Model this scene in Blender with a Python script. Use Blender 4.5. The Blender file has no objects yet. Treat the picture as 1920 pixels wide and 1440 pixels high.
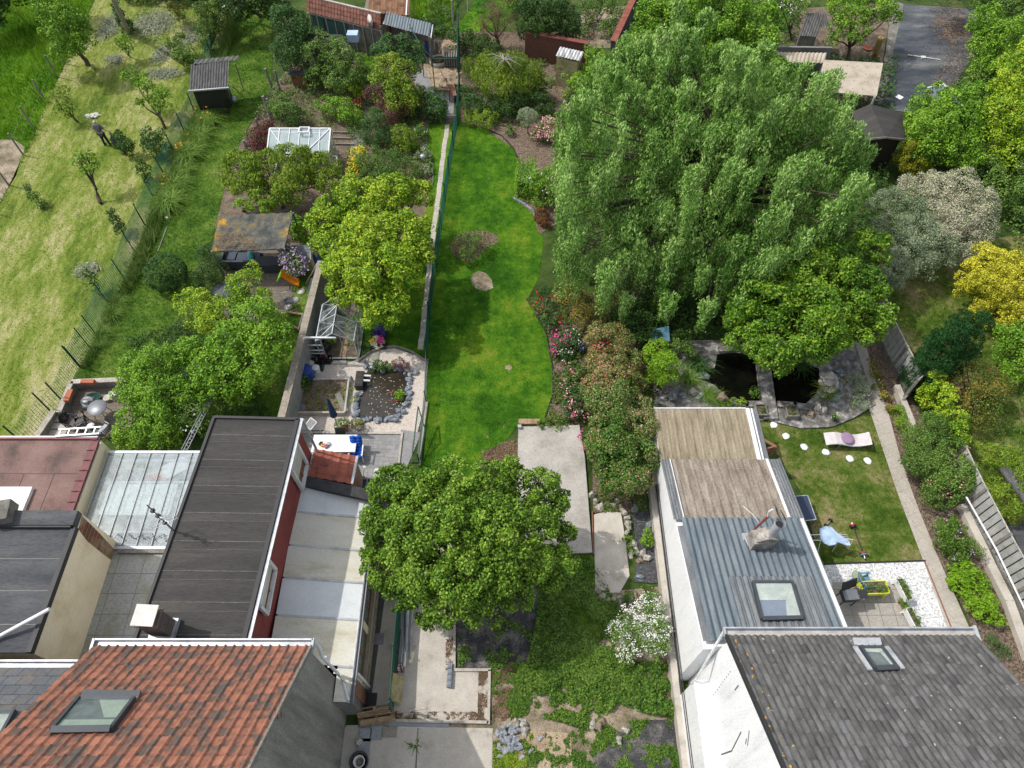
import bpy, math, random
import numpy as np
from mathutils import Vector, Matrix, noise as mnoise
random.seed(7); RNG=np.random.default_rng(7)
R=math.radians
sc=bpy.context.scene
# ---------------- camera, world, sun, exposure ----------------
CAMH=28.0; TILT=math.atan(900/1340.)
cam=bpy.data.cameras.new('camera'); camo=bpy.data.objects.new('camera',cam); sc.collection.objects.link(camo)
camo.location=(0,0,CAMH); camo.rotation_euler=(TILT,0,0)
cam.sensor_width=36; cam.lens=36*1340/1920.; cam.clip_end=600; cam.clip_start=.1
sc.camera=camo
SUN_EL=54; SUN_AZ=-18      # light travels towards this azimuth (from +X)
w=bpy.data.worlds.new("World"); sc.world=w; w.use_nodes=True
nt=w.node_tree; sky=nt.nodes.new('ShaderNodeTexSky'); sky.sky_type='NISHITA'; sky.sun_disc=False
sky.sun_elevation=R(SUN_EL); sky.sun_rotation=R(90-(SUN_AZ+180)); sky.air_density=1.3; sky.dust_density=2.5
bg=nt.nodes['Background']; bg.inputs[1].default_value=.15
hs=nt.nodes.new('ShaderNodeHueSaturation'); hs.inputs['Saturation'].default_value=.38; hs.inputs['Value'].default_value=1.12   # bright broken cloud whitens the sky
nt.links.new(sky.outputs[0],hs.inputs['Color']); nt.links.new(hs.outputs[0],bg.inputs[0])
sl=bpy.data.lights.new('sun','SUN'); sl.energy=2.75; sl.angle=R(.6); sl.color=(1,.955,.88)
so=bpy.data.objects.new('sun',sl); sc.collection.objects.link(so)
d=Vector((math.cos(R(SUN_AZ))*math.cos(R(SUN_EL)),math.sin(R(SUN_AZ))*math.cos(R(SUN_EL)),-math.sin(R(SUN_EL))))
so.rotation_euler=d.to_track_quat('-Z','Y').to_euler()
vs=sc.view_settings; vs.view_transform='Standard'; vs.look='None'; vs.exposure=.17; vs.gamma=1

def A(u,v,z=0.0):
    "real place of something seen at photo pixel (u,v) and standing at height z"
    x=(u-960)/1340.; y=-(v-720)/1340.; c,s=math.cos(TILT),math.sin(TILT)
    Y=y*c+s; Z=y*s-c; t=(z-CAMH)/Z
    return Vector((x*t,Y*t,z))
def PXM(p):
    "metres per photo pixel at point p"
    return (p.y*math.sin(TILT)+(CAMH-p.z)*math.cos(TILT))/1340.

# ---------------- materials ----------------
def N(nt,t,**k):
    n=nt.nodes.new('ShaderNode'+t)
    for a,b in k.items(): setattr(n,a,b)
    return n
def ramp(nt,fac,cols,pos=None,const=False):
    r=N(nt,'ValToRGB'); e=r.color_ramp.elements
    if const: r.color_ramp.interpolation='CONSTANT'
    pos=pos or [i/(len(cols)-1) for i in range(len(cols))]
    while len(e)<len(cols): e.new(.5)
    for i,(p,c) in enumerate(zip(pos,cols)): e[i].position=p; e[i].color=(*c[:3],1)
    nt.links.new(fac,r.inputs[0]); return r.outputs[0]
def mixc(nt,a,b,f,mode='MIX'):
    m=N(nt,'Mix',data_type='RGBA',blend_type=mode); m.clamp_result=True
    for s,x in ((0,f),(6,a),(7,b)):
        if hasattr(x,'is_output'): nt.links.new(x,m.inputs[s])
        else: m.inputs[s].default_value=x if s==0 else (*x[:3],1)
    return m.outputs[2]
def newmat(name):
    m=bpy.data.materials.new(name); m.use_nodes=True; t=m.node_tree
    return m,t,t.nodes['Principled BSDF']
def pos(t,scale=(1,1,1),rot=(0,0,0),obj=False):
    g=N(t,'TexCoord') if obj else N(t,'NewGeometry')
    mp=N(t,'Mapping'); t.links.new(g.outputs['Object' if obj else 'Position'],mp.inputs[0])
    mp.inputs['Scale'].default_value=scale; mp.inputs['Rotation'].default_value=rot
    return mp.outputs[0]
def noise(t,vec,scale,detail=4,rough=.6,dist=0):
    n=N(t,'TexNoise'); n.inputs['Scale'].default_value=scale; n.inputs['Detail'].default_value=detail
    n.inputs['Roughness'].default_value=rough; n.inputs['Distortion'].default_value=dist
    t.links.new(vec,n.inputs[0]); return n.outputs[0]
def bump(t,b,h,strength=.4,dist=.02):
    n=N(t,'Bump'); n.inputs['Strength'].default_value=strength; n.inputs['Distance'].default_value=dist
    t.links.new(h,n.inputs['Height']); t.links.new(n.outputs[0],b.inputs['Normal'])
def mk(name,cols,scale=1.5,rough=.8,bmp=.3,bs=25,fine=.25,metal=0,stretch=(1,1,1),rot=(0,0,0),pos_=None,spec=.3,fs=18,dist=.01,obj=False):
    m,t,b=newmat(name); v=pos(t,stretch,rot,obj)
    n=noise(t,v,scale,6,.62); c=ramp(t,n,cols,pos_ or [.3+.4*i/(max(1,len(cols)-1)) for i in range(len(cols))])
    if fine:
        f=noise(t,v,fs,5,.7); g=ramp(t,f,[(1-fine*1.6,)*3,(1,)*3,(1+0*fine,)*3],[.3,.55,.8])
        c=mixc(t,c,g,1.0,'MULTIPLY')
    t.links.new(c,b.inputs['Base Color']); b.inputs['Roughness'].default_value=rough
    b.inputs['Metallic'].default_value=metal; b.inputs['Specular IOR Level'].default_value=spec
    if bmp: bump(t,b,noise(t,pos(t,obj=obj),bs,4,.7),bmp,dist)
    return m
def plain(name,c,rough=.6,metal=0,spec=.4,var=.12):
    k=lambda f:tuple(min(1,x*f) for x in c)
    return mk(name,[k(1-var*1.5),k(1),k(1+var)],3,rough,.12,30,var,metal,spec=spec,obj=True)
def leafm(name,cols,trans=.22,rough=.5,ns=.5):
    m,t,b=newmat(name); g=N(t,'NewGeometry'); v=pos(t)
    n=noise(t,v,ns,3,.6)
    a=N(t,'Math',operation='MULTIPLY_ADD'); t.links.new(n,a.inputs[0]); a.inputs[1].default_value=1.3; a.inputs[2].default_value=-.65
    s=N(t,'Math',operation='ADD'); t.links.new(g.outputs['Random Per Island'],s.inputs[0]); t.links.new(a.outputs[0],s.inputs[1]); s.use_clamp=True
    c=ramp(t,s.outputs[0],cols,[.0+.95*i/(len(cols)-1) for i in range(len(cols))])
    t.links.new(c,b.inputs['Base Color']); b.inputs['Roughness'].default_value=rough; b.inputs['Specular IOR Level'].default_value=.18
    tr=N(t,'BsdfTranslucent'); mx=N(t,'MixShader'); mx.inputs[0].default_value=trans*.65
    t.links.new(mixc(t,c,(.9,1,.45),.12),tr.inputs[0]); t.links.new(b.outputs[0],mx.inputs[1]); t.links.new(tr.outputs[0],mx.inputs[2])
    t.links.new(mx.outputs[0],t.nodes['Material Output'].inputs[0]); return m
def lawnm(name,cols,p=None,s1=.35,stretch=(1,1,1),rot=(0,0,0),blade=False,worn=None):
    m,t,b=newmat(name); v=pos(t,stretch,rot); v2=pos(t)
    n=noise(t,v,s1,5,.62); n2=noise(t,v,s1*7,5,.68)
    a=N(t,'Math',operation='MULTIPLY_ADD'); t.links.new(n2,a.inputs[0]); a.inputs[1].default_value=.6; t.links.new(n,a.inputs[2])
    a2=N(t,'Math',operation='SUBTRACT'); t.links.new(a.outputs[0],a2.inputs[0]); a2.inputs[1].default_value=.3
    k=a2.outputs[0]
    if blade:
        g=N(t,'NewGeometry'); q=N(t,'Math',operation='MULTIPLY_ADD'); t.links.new(g.outputs['Random Per Island'],q.inputs[0]); q.inputs[1].default_value=.3; t.links.new(k,q.inputs[2])
        q2=N(t,'Math',operation='SUBTRACT'); t.links.new(q.outputs[0],q2.inputs[0]); q2.inputs[1].default_value=.15; k=q2.outputs[0]
    c=ramp(t,k,cols,p or [.3+.4*i/(len(cols)-1) for i in range(len(cols))])
    if worn:
        n3=noise(t,v2,worn[1],4,.6,.5); c=mixc(t,c,worn[0],ramp(t,n3,[(0,)*3,(1,)*3],[worn[2],worn[2]+.08]))
    f=noise(t,v2,30,4,.75); c=mixc(t,c,ramp(t,f,[(.55,)*3,(1,)*3],[.32,.58]),1,'MULTIPLY') if not blade else c
    t.links.new(c,b.inputs['Base Color']); b.inputs['Roughness'].default_value=.85; b.inputs['Specular IOR Level'].default_value=.1
    if not blade: bump(t,b,noise(t,v2,22,6,.8),.9,.05)
    else:
        tr=N(t,'BsdfTranslucent'); mx=N(t,'MixShader'); mx.inputs[0].default_value=.35
        t.links.new(c,tr.inputs[0]); t.links.new(b.outputs[0],mx.inputs[1]); t.links.new(tr.outputs[0],mx.inputs[2])
        t.links.new(mx.outputs[0],t.nodes['Material Output'].inputs[0])
    return m
def brickm(name,c1,c2,mortar,sc_=1,bw=.5,bh=.25,ms=.02,rot=(0,0,0),rough=.85,stain=None,bias=0,off=.5,bm=.5,obj=False):
    m,t,b=newmat(name); v=pos(t,(1,1,1),rot,obj)
    k=N(t,'TexBrick'); t.links.new(v,k.inputs[0]); k.inputs['Color1'].default_value=(*c1,1); k.inputs['Color2'].default_value=(*c2,1)
    k.inputs['Mortar'].default_value=(*mortar,1); k.inputs['Scale'].default_value=sc_; k.inputs['Brick Width'].default_value=bw
    k.inputs['Row Height'].default_value=bh; k.inputs['Mortar Size'].default_value=ms; k.inputs['Bias'].default_value=bias; k.offset=off
    c=k.outputs[0]; n=noise(t,pos(t,obj=obj),14,6,.75)
    c=mixc(t,c,ramp(t,n,[(.6,)*3,(1,)*3],[.3,.62]),1,'MULTIPLY')
    n=noise(t,pos(t,obj=obj),1.1,5,.7)
    if stain: c=mixc(t,c,stain,ramp(t,n,[(0,)*3,(.75,)*3],[.48,.7]))
    t.links.new(c,b.inputs['Base Color']); b.inputs['Roughness'].default_value=rough; b.inputs['Specular IOR Level'].default_value=.2
    bump(t,b,k.outputs[1],-bm,.01); return m
def tilem(name,cols,pos_,tw,th,ps=(1,1,1),smudge=None,nsc=3.0,off=0,spots=None):
    "per-tile colour: white noise on the tile's cell, plus smoky patches shifted per tile"
    m,t,b=newmat(name); g=N(t,'TexCoord'); sx=N(t,'SeparateXYZ'); t.links.new(g.outputs['UV'],sx.inputs[0])
    fx=N(t,'Math',operation='FLOOR'); fy=N(t,'Math',operation='FLOOR'); t.links.new(sx.outputs[0],fx.inputs[0]); t.links.new(sx.outputs[1],fy.inputs[0])
    cb=N(t,'CombineXYZ'); t.links.new(fx.outputs[0],cb.inputs[0]); t.links.new(fy.outputs[0],cb.inputs[1])
    wn=N(t,'TexWhiteNoise',noise_dimensions='3D'); t.links.new(cb.outputs[0],wn.inputs[0])
    ad=N(t,'VectorMath',operation='MULTIPLY_ADD'); t.links.new(wn.outputs[1],ad.inputs[0]); ad.inputs[1].default_value=(.9,.9,5); t.links.new(g.outputs['UV'],ad.inputs[2])
    n=noise(t,ad.outputs[0],nsc*.55,4,.62)
    mx=N(t,'Math',operation='MULTIPLY_ADD'); t.links.new(wn.outputs[0],mx.inputs[0]); mx.inputs[1].default_value=.22; t.links.new(n,mx.inputs[2])
    c=ramp(t,mx.outputs[0],cols,pos_)
    f=noise(t,pos(t),30,5,.7); c=mixc(t,c,ramp(t,f,[(.7,)*3,(1,)*3],[.3,.6]),1,'MULTIPLY')
    if spots: 
        q=noise(t,pos(t),spots[1],3,.5); c=mixc(t,c,spots[0],ramp(t,q,[(0,)*3,(1,)*3],[spots[2],spots[2]+.03]))
    t.links.new(c,b.inputs['Base Color']); b.inputs['Roughness'].default_value=.75; b.inputs['Specular IOR Level'].default_value=.25
    bump(t,b,f,.25,.01); return m
def glassm(name,col,alpha=.35,rough=.06):
    m,t,b=newmat(name); b.inputs['Base Color'].default_value=(*col,1); b.inputs['Roughness'].default_value=rough
    b.inputs['Specular IOR Level'].default_value=.8
    tr=N(t,'BsdfTransparent'); mx=N(t,'MixShader'); tr.inputs[0].default_value=(.93,.97,.96,1)
    n=noise(t,pos(t),2.2,5,.65); r=ramp(t,n,[(max(0,alpha-.12),)*3,(min(1,alpha+.14),)*3],[.35,.65])
    t.links.new(r,mx.inputs[0]); t.links.new(tr.outputs[0],mx.inputs[1]); t.links.new(b.outputs[0],mx.inputs[2])
    t.links.new(mx.outputs[0],t.nodes['Material Output'].inputs[0]); return m

# ---------------- mesh builder ----------------
class MB:
    def __init__(s): s.v=[]; s.f=[]; s.sm=[]; s.uv=None
    def add(s,vs,fs,smooth=False):
        o=len(s.v); s.v+= [tuple(p) for p in vs]; s.f+=[tuple(i+o for i in f) for f in fs]; s.sm+=[smooth]*len(fs); return s
    def box(s,c,sz,rz=0,rx=0,ry=0):
        M=Matrix.Translation(Vector(c))@Matrix.Rotation(rz,4,'Z')@Matrix.Rotation(ry,4,'Y')@Matrix.Rotation(rx,4,'X')
        h=[x/2 for x in sz]; vs=[M@Vector((a*h[0],b*h[1],e*h[2])) for a in(-1,1) for b in(-1,1) for e in(-1,1)]
        return s.add(vs,[(0,1,3,2),(4,6,7,5),(0,4,5,1),(2,3,7,6),(0,2,6,4),(1,5,7,3)])
    def bb(s,x0,x1,y0,y1,z0,z1): return s.box(((x0+x1)/2,(y0+y1)/2,(z0+z1)/2),(abs(x1-x0),abs(y1-y0),abs(z1-z0)))
    def beam(s,a,b,w,h=None,up=(0,0,1)):
        a=Vector(a);b=Vector(b); h=h or w; dd=(b-a); L=dd.length; dd/=max(L,1e-6); up=Vector(up)
        if abs(dd.dot(up))>.98: up=Vector((0,1,0)) if abs(dd.y)<.9 else Vector((1,0,0))
        x=dd.cross(up).normalized(); y=x.cross(dd)
        vs=[p+x*(i*w/2)+y*(j*h/2) for p in(a,b) for i,j in((-1,-1),(1,-1),(1,1),(-1,1))]
        return s.add(vs,[(3,2,1,0),(4,5,6,7),(0,1,5,4),(1,2,6,5),(2,3,7,6),(3,0,4,7)])
    def tube(s,pts,r,n=8,cap=True):
        pts=[Vector(p) for p in pts]; rs=r if isinstance(r,(list,tuple)) else [r]*len(pts); vs=[];fs=[]
        for i,p in enumerate(pts):
            dd=(pts[min(i+1,len(pts)-1)]-pts[max(i-1,0)]).normalized(); up=Vector((0,0,1)) if abs(dd.z)<.9 else Vector((0,1,0))
            x=dd.cross(up).normalized(); y=x.cross(dd)
            vs+=[p+(x*math.cos(2*math.pi*k/n)+y*math.sin(2*math.pi*k/n))*rs[i] for k in range(n)]
        for i in range(len(pts)-1):
            for k in range(n): fs.append((i*n+k,i*n+(k+1)%n,(i+1)*n+(k+1)%n,(i+1)*n+k))
        s.add(vs,fs,n>4)
        if cap: s.add(vs[:n],[tuple(range(n))[::-1]]); s.add(vs[-n:],[tuple(range(n))])
        return s
    def lathe(s,c,prof,n=20,sx=1,sy=1):
        c=Vector(c); vs=[];fs=[]
        for r,z in prof: vs+=[c+Vector((sx*r*math.cos(2*math.pi*k/n),sy*r*math.sin(2*math.pi*k/n),z)) for k in range(n)]
        for i in range(len(prof)-1):
            for k in range(n): fs.append((i*n+k,i*n+(k+1)%n,(i+1)*n+(k+1)%n,(i+1)*n+k))
        if prof[0][0]>1e-4: fs.append(tuple(range(n))[::-1])
        if prof[-1][0]>1e-4: fs.append(tuple(range((len(prof)-1)*n,len(prof)*n)))
        return s.add(vs,fs,True)
    def poly(s,pts,ext):
        n=len(pts); ext=Vector(ext); pts=[Vector(p) for p in pts]
        nr=sum(((pts[i]-pts[0]).cross(pts[(i+1)%n]-pts[0]) for i in range(n)),Vector())
        if nr.dot(ext)>0: pts=pts[::-1]
        return s.add(pts+[p+ext for p in pts],[tuple(range(n)),tuple(range(2*n-1,n-1,-1))]+[((i+1)%n,i,n+i,n+(i+1)%n) for i in range(n)])
    def flat(s,pts,z=None):
        pts=[Vector(p) for p in pts]
        if z is not None: pts=[Vector((p.x,p.y,z)) for p in pts]
        n=len(pts); a=sum(pts[i].x*pts[(i+1)%n].y-pts[(i+1)%n].x*pts[i].y for i in range(n))
        if a<0: pts=pts[::-1]
        return s.add(pts,[tuple(range(n))])
    def blob(s,c,r,seed=0,amp=.25,n=8,m=6,freq=1.3):
        c=Vector(c); r=Vector(r) if hasattr(r,'__len__') else Vector((r,r,r)); vs=[];fs=[]
        for j in range(m+1):
            th=math.pi*j/m
            for i in range(n):
                ph=2*math.pi*(i+.5*(j%2))/n; q=Vector((math.sin(th)*math.cos(ph),math.sin(th)*math.sin(ph),math.cos(th)))
                k=1+amp*mnoise.noise(q*freq+Vector((seed*3.7,seed*1.3,seed)))*2
                vs.append(c+Vector((q.x*r.x,q.y*r.y,q.z*r.z))*k)
        for j in range(m):
            for i in range(n): fs.append((j*n+i,(j+1)*n+i,(j+1)*n+(i+1)%n,j*n+(i+1)%n))
        return s.add(vs,fs,amp<.18)
    def sheet(s,o,U,V,nu,nv,hf,uvs=None,thick=None):
        "o origin, U,V edge vectors; hf(a,b)->(height along normal, shift along V) with a,b in metres"
        o=Vector(o);U=Vector(U);V=Vector(V); nrm=U.cross(V).normalized()
        if nrm.z<0: nrm=-nrm
        lu,lv=U.length,V.length; vs=[];fs=[];uv=[]
        for j in range(nv+1):
            for i in range(nu+1):
                a=lu*i/nu; b=lv*j/nv; h=hf(a,b)
                vs.append(o+U*(i/nu)+V*(j/nv)+nrm*h)
                if uvs: uv.append((a/uvs[0],b/uvs[1]))
        for j in range(nv):
            for i in range(nu): q=j*(nu+1)+i; fs.append((q,q+1,q+nu+2,q+nu+1))
        o_=len(s.v); s.add(vs,fs,True)
        if uvs: s.uv=(s.uv or {}); s.uv.update({o_+k:uv[k] for k in range(len(uv))})
        return s
    def mesh(s,name,M=None):
        me=bpy.data.meshes.new(name); vs=[M@Vector(p) for p in s.v] if M else s.v
        me.from_pydata([tuple(p) for p in vs],[],s.f); me.polygons.foreach_set('use_smooth',s.sm)
        if s.uv:
            l=me.uv_layers.new(name='UVMap')
            for lp in me.loops: l.data[lp.index].uv=s.uv.get(lp.vertex_index,(0,0))
        me.update(); return me
def cplx(name,arr,quads=4):
    "numpy array (n,quads,3) of loose polygons -> mesh"
    n=len(arr); me=bpy.data.meshes.new(name); me.vertices.add(n*quads); me.vertices.foreach_set('co',arr.astype(np.float32).ravel())
    me.loops.add(n*quads); me.loops.foreach_set('vertex_index',np.arange(n*quads,dtype=np.int32))
    me.polygons.add(n); me.polygons.foreach_set('loop_start',np.arange(0,n*quads,quads,dtype=np.int32))
    me.update(calc_edges=True); me.validate(); return me
COL=sc.collection
def tagp(o,label=None,cat=None,group=None,kind=None):
    if label: o['label']=label
    if cat: o['category']=cat
    if group: o['group']=group
    if kind: o['kind']=kind
class T:
    def __init__(s,name,label,cat,loc=(0,0,0),rz=0,group=None,local=False):
        s.o=bpy.data.objects.new(name,None); COL.objects.link(s.o); s.o.location=loc; s.o.rotation_euler=(0,0,rz); s.o.empty_display_size=.2
        tagp(s.o,label,cat,group); s.M=Matrix.Translation(Vector(loc))@Matrix.Rotation(rz,4,'Z'); s.inv=None if local else s.M.inverted()
    def part(s,name,mb,mat,parent=None,label=None):
        me=mb.mesh(name,s.inv) if isinstance(mb,MB) else mb
        if not isinstance(mb,MB) and s.inv: me.transform(s.inv)
        me.materials.append(mat); o=bpy.data.objects.new(name,me); COL.objects.link(o); o.parent=parent or s.o
        if label: o['label']=label
        return o
def one(name,label,cat,mb,mat,loc=(0,0,0),rz=0,group=None,kind=None,local=False):
    M=Matrix.Translation(Vector(loc))@Matrix.Rotation(rz,4,'Z')
    if isinstance(mb,MB): me=mb.mesh(name,None if local else M.inverted())
    else:
        me=mb
        if not local: me.transform(M.inverted())
    me.materials.append(mat); o=bpy.data.objects.new(name,me); COL.objects.link(o); o.location=loc; o.rotation_euler=(0,0,rz)
    tagp(o,label,cat,group,kind); return o
def struct(name,mb,mat,kind='structure'): return one(name,None,None,mb,mat,kind=kind)
def dup(o,loc,rz=None,label=None,group=None,scale=None):
    o=getattr(o,'o',o)
    def cp(x,p):
        c=x.copy(); COL.objects.link(c)
        if p: c.parent=p
        for ch in list(x.children): cp(ch,c)
        return c
    r=cp(o,None); r.location=loc
    if rz is not None: r.rotation_euler=(0,0,rz)
    if label: r['label']=label
    if group: r['group']=group
    if scale: r.scale=(scale,)*3 if not hasattr(scale,'__len__') else scale
    return r
def ell(u0,v0,u1,v1,z=0): return (A(u0,v0,z),A(u1,v1,z))
def pp(L,z=0): return [A(u,v,z) for u,v in L]
def inpoly(x,y,poly):
    px=[p.x for p in poly]; py=[p.y for p in poly]; ins=np.zeros(len(x),bool); j=len(px)-1
    for i in range(len(px)):
        c=((py[i]>y)!=(py[j]>y))&(x<(px[j]-px[i])*(y-py[i])/((py[j]-py[i])+1e-9)+px[i]); ins^=c; j=i
    return ins
def blades(name,poly,dens,h,wd,mat,z=0,lean=.5,excl=(),label=None):
    xs=[p.x for p in poly]; ys=[p.y for p in poly]; x0,x1,y0,y1=min(xs),max(xs),min(ys),max(ys)
    n=int((x1-x0)*(y1-y0)*dens); x=RNG.uniform(x0,x1,n); y=RNG.uniform(y0,y1,n); k=inpoly(x,y,poly)
    for e in excl: k&=~inpoly(x,y,e)
    x=x[k];y=y[k]; n=len(x); a=RNG.uniform(0,2*np.pi,n); hh=h*RNG.uniform(.4,1.3,n); ww=wd*RNG.uniform(.7,1.3,n)
    # clumpiness
    hh*= .65+.6*(np.sin(x*2.1+np.sin(y*1.7)*2)*np.sin(y*2.3+np.sin(x*1.3)*2)*.5+.5)
    la=RNG.uniform(0,2*np.pi,n); ll=hh*lean*RNG.uniform(.2,1.6,n)
    q=np.zeros((n,3,3)); q[:,0,0]=x-np.cos(a)*ww/2; q[:,0,1]=y-np.sin(a)*ww/2; q[:,1,0]=x+np.cos(a)*ww/2; q[:,1,1]=y+np.sin(a)*ww/2
    q[:,0,2]=q[:,1,2]=z; q[:,2,0]=x+np.cos(la)*ll; q[:,2,1]=y+np.sin(la)*ll; q[:,2,2]=z+hh
    o=one(name,None,None,cplx(name,q,3),mat,kind='stuff'); return o
# ---------------- foliage ----------------
def unit(n):
    v=RNG.normal(size=(n,3)); return v/np.linalg.norm(v,axis=1)[:,None]
def leafquads(P,Nr,L,W,droop=0):
    n=len(P); t=np.cross(Nr,unit(n)); t/=np.linalg.norm(t,axis=1)[:,None]+1e-9
    if droop: t=t+np.array([0,0,-droop]); t/=np.linalg.norm(t,axis=1)[:,None]
    b=np.cross(Nr,t); b/=np.linalg.norm(b,axis=1)[:,None]+1e-9
    l=(L*RNG.uniform(.65,1.25,n))[:,None]; wv=(W*RNG.uniform(.65,1.25,n))[:,None]
    q=np.stack([P-t*l*.5,P+b*wv*.5,P+t*l*.5,P-b*wv*.5],1); return q
def foliage(blobs,L=.16,W=.085,dens=110,up=.5,sub=.42,droop=.2,fill=.25,flat=1.0,lump=.8,jit=.22):
    sub*=.92; dens*=1.1; L*=.85; W*=.9
    out=[]; B=[(np.array(c[:3],float),np.array(c[3:6],float)) for c in blobs]
    for bi,(c,r) in enumerate(B):
        rm=float(np.cbrt(r[0]*r[1]*r[2])); rs=max(.12,min(sub,rm*.5)); ar=4*np.pi*rm*rm
        ns=max(6,int(ar/(rs*rs*np.pi)*1.35)); D=unit(ns); D[:,2]=np.where((D[:,2]<-.2)&(RNG.random(ns)<.5),-D[:,2],D[:,2])
        S=c+D*(r*(lump+RNG.uniform(-jit,jit,ns)[:,None])); RS=rs*RNG.uniform(.4,1.25,ns)
        for k in range(ns):
            n=int(dens*4*np.pi*RS[k]**2*.55); d_=unit(n); d_=d_+D[k]*.7+np.array([0,0,.35]); d_/=np.linalg.norm(d_,axis=1)[:,None]
            rad=RS[k]*RNG.uniform(.55,1.12,n)**.6
            p=S[k]+d_*rad[:,None]*np.array([1,1,flat])*(1+.07*RNG.normal(size=(n,1))); nr=d_*.8+unit(n)*.85+np.array([0,0,up]); nr/=np.linalg.norm(nr,axis=1)[:,None]
            keep=np.ones(n,bool)
            for bj,(c2,r2) in enumerate(B):
                if bj!=bi: keep&=(((p-c2)/(r2*.68))**2).sum(1)>1
            keep&=p[:,2]>.03
            out.append(leafquads(p[keep],nr[keep],L,W,droop))
        n=int(dens*ar*fill); d_=unit(n); p=c+d_*r*RNG.uniform(.35,.85,n)[:,None]; keep=p[:,2]>.03
        for bj,(c2,r2) in enumerate(B):
            if bj!=bi: keep&=(((p-c2)/(r2*.6))**2).sum(1)>1
        nr=unit(n)+np.array([0,0,up]); nr/=np.linalg.norm(nr,axis=1)[:,None]; out.append(leafquads(p[keep],nr[keep],L*1.1,W*1.1,droop))
    return np.concatenate(out)
def px_blobs(L,sq=.85):
    out=[]
    for b in L:
        u,v,z,r=b[:4]; k=b[4] if len(b)>4 else sq; c=A(u,v,z); m=PXM(c)*r; rz=min(m*k,max(.15,z*1.02)) ; out.append((c.x,c.y,c.z,m,m,rz))
    return out
def limbs(mb,base,blobs,r0=.12,bend=.1,n=6):
    base=Vector(base); cx=sum(b[0] for b in blobs)/len(blobs); cy=sum(b[1] for b in blobs)/len(blobs); zs=min(b[2] for b in blobs)
    fork=Vector((base.x*.6+cx*.4,base.y*.6+cy*.4,max(.25,zs*.45)))
    mid=(base+fork)/2+Vector((random.uniform(-1,1),random.uniform(-1,1),0))*bend
    mb.tube([base-Vector((0,0,.1)),base+(mid-base)*.3,mid,fork],[r0*1.5,r0*1.1,r0,r0*.85],9)
    for b in blobs:
        e=Vector(b[:3]); m1=fork.lerp(e,.5)+Vector((random.uniform(-1,1),random.uniform(-1,1),random.uniform(0,1)))*.12*(e-fork).length
        mb.tube([fork,m1,e],[r0*.6,r0*.4,r0*.15],n)
        for q in range(3):
            dd=Vector((random.uniform(-1,1)*b[3],random.uniform(-1,1)*b[4],random.uniform(-.2,1)*b[5]))*.8
            mb.tube([m1.lerp(e,.5),e+dd*.5+Vector((0,0,.08)),e+dd],[r0*.25,r0*.15,r0*.06],5)
def plant(name,label,cat,base,BL,mat,sq=.85,r0=None,bark=None,group=None,flower=None,stemless=False,**k):
    B=px_blobs(BL,sq); b=A(*base,0) if base else Vector((sum(x[0] for x in B)/len(B),sum(x[1] for x in B)/len(B),0))
    t=T(name,label,cat,b,group=group); q=foliage(B,**k)
    t.part('crown' if 'tree' in name or 'conifer' in name else 'foliage',cplx('crown',q),mat)
    if not stemless:
        mb=MB(); limbs(mb,b,B,r0 or .03*max(x[2]+x[5] for x in B)); t.part('trunk' if 'tree' in name or 'conifer' in name else 'stem',mb,bark or MAT['bark'])
    if flower:
        fm,cnt,sz=flower[:3]; per=max(1,cnt//len(B)); out=[]
        for x in B:
            m=int(cnt*(x[3]**2)/sum(y[3]**2 for y in B))+1; cl=max(1,m//5)
            d_=unit(cl); d_[:,2]=abs(d_[:,2])*.9+.1; c0=np.array(x[:3])+d_*np.array(x[3:6])*1.06
            P=np.repeat(c0,5,0)+RNG.normal(size=(cl*5,3))*sz*.9; nr=unit(cl*5)*.7+np.array([0,0,1]); nr/=np.linalg.norm(nr,axis=1)[:,None]
            out.append(leafquads(P,nr,sz,sz*.9))
        t.part('blossom',cplx('blossom',np.concatenate(out)),fm)
    return t
def tuftmesh(n,h,rad,wd=.03,seg=4,up=1.0):
    out=[]
    for i in range(n):
        a=random.uniform(0,6.283); l=h*random.uniform(.6,1.15); b=Vector((random.uniform(-1,1),random.uniform(-1,1),0))*rad*.25
        d_=Vector((math.cos(a),math.sin(a),0)); s_=Vector((-d_.y,d_.x,0)); pr=None; sp=rad*random.uniform(.3,1.2)
        for k in range(seg+1):
            f=k/seg; p=b+d_*sp*f**1.6+Vector((0,0,l*up*(f-.55*f*f*f*(1.2 if up>.8 else .3)))); ww=wd*(1-f*.85)
            if pr: out.append([pr[0],pr[1],p+s_*ww/2,p-s_*ww/2])
            pr=(p-s_*ww/2,p+s_*ww/2)
    return cplx('blades',np.array([[list(v) for v in q] for q in out]))
MAT={}
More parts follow.
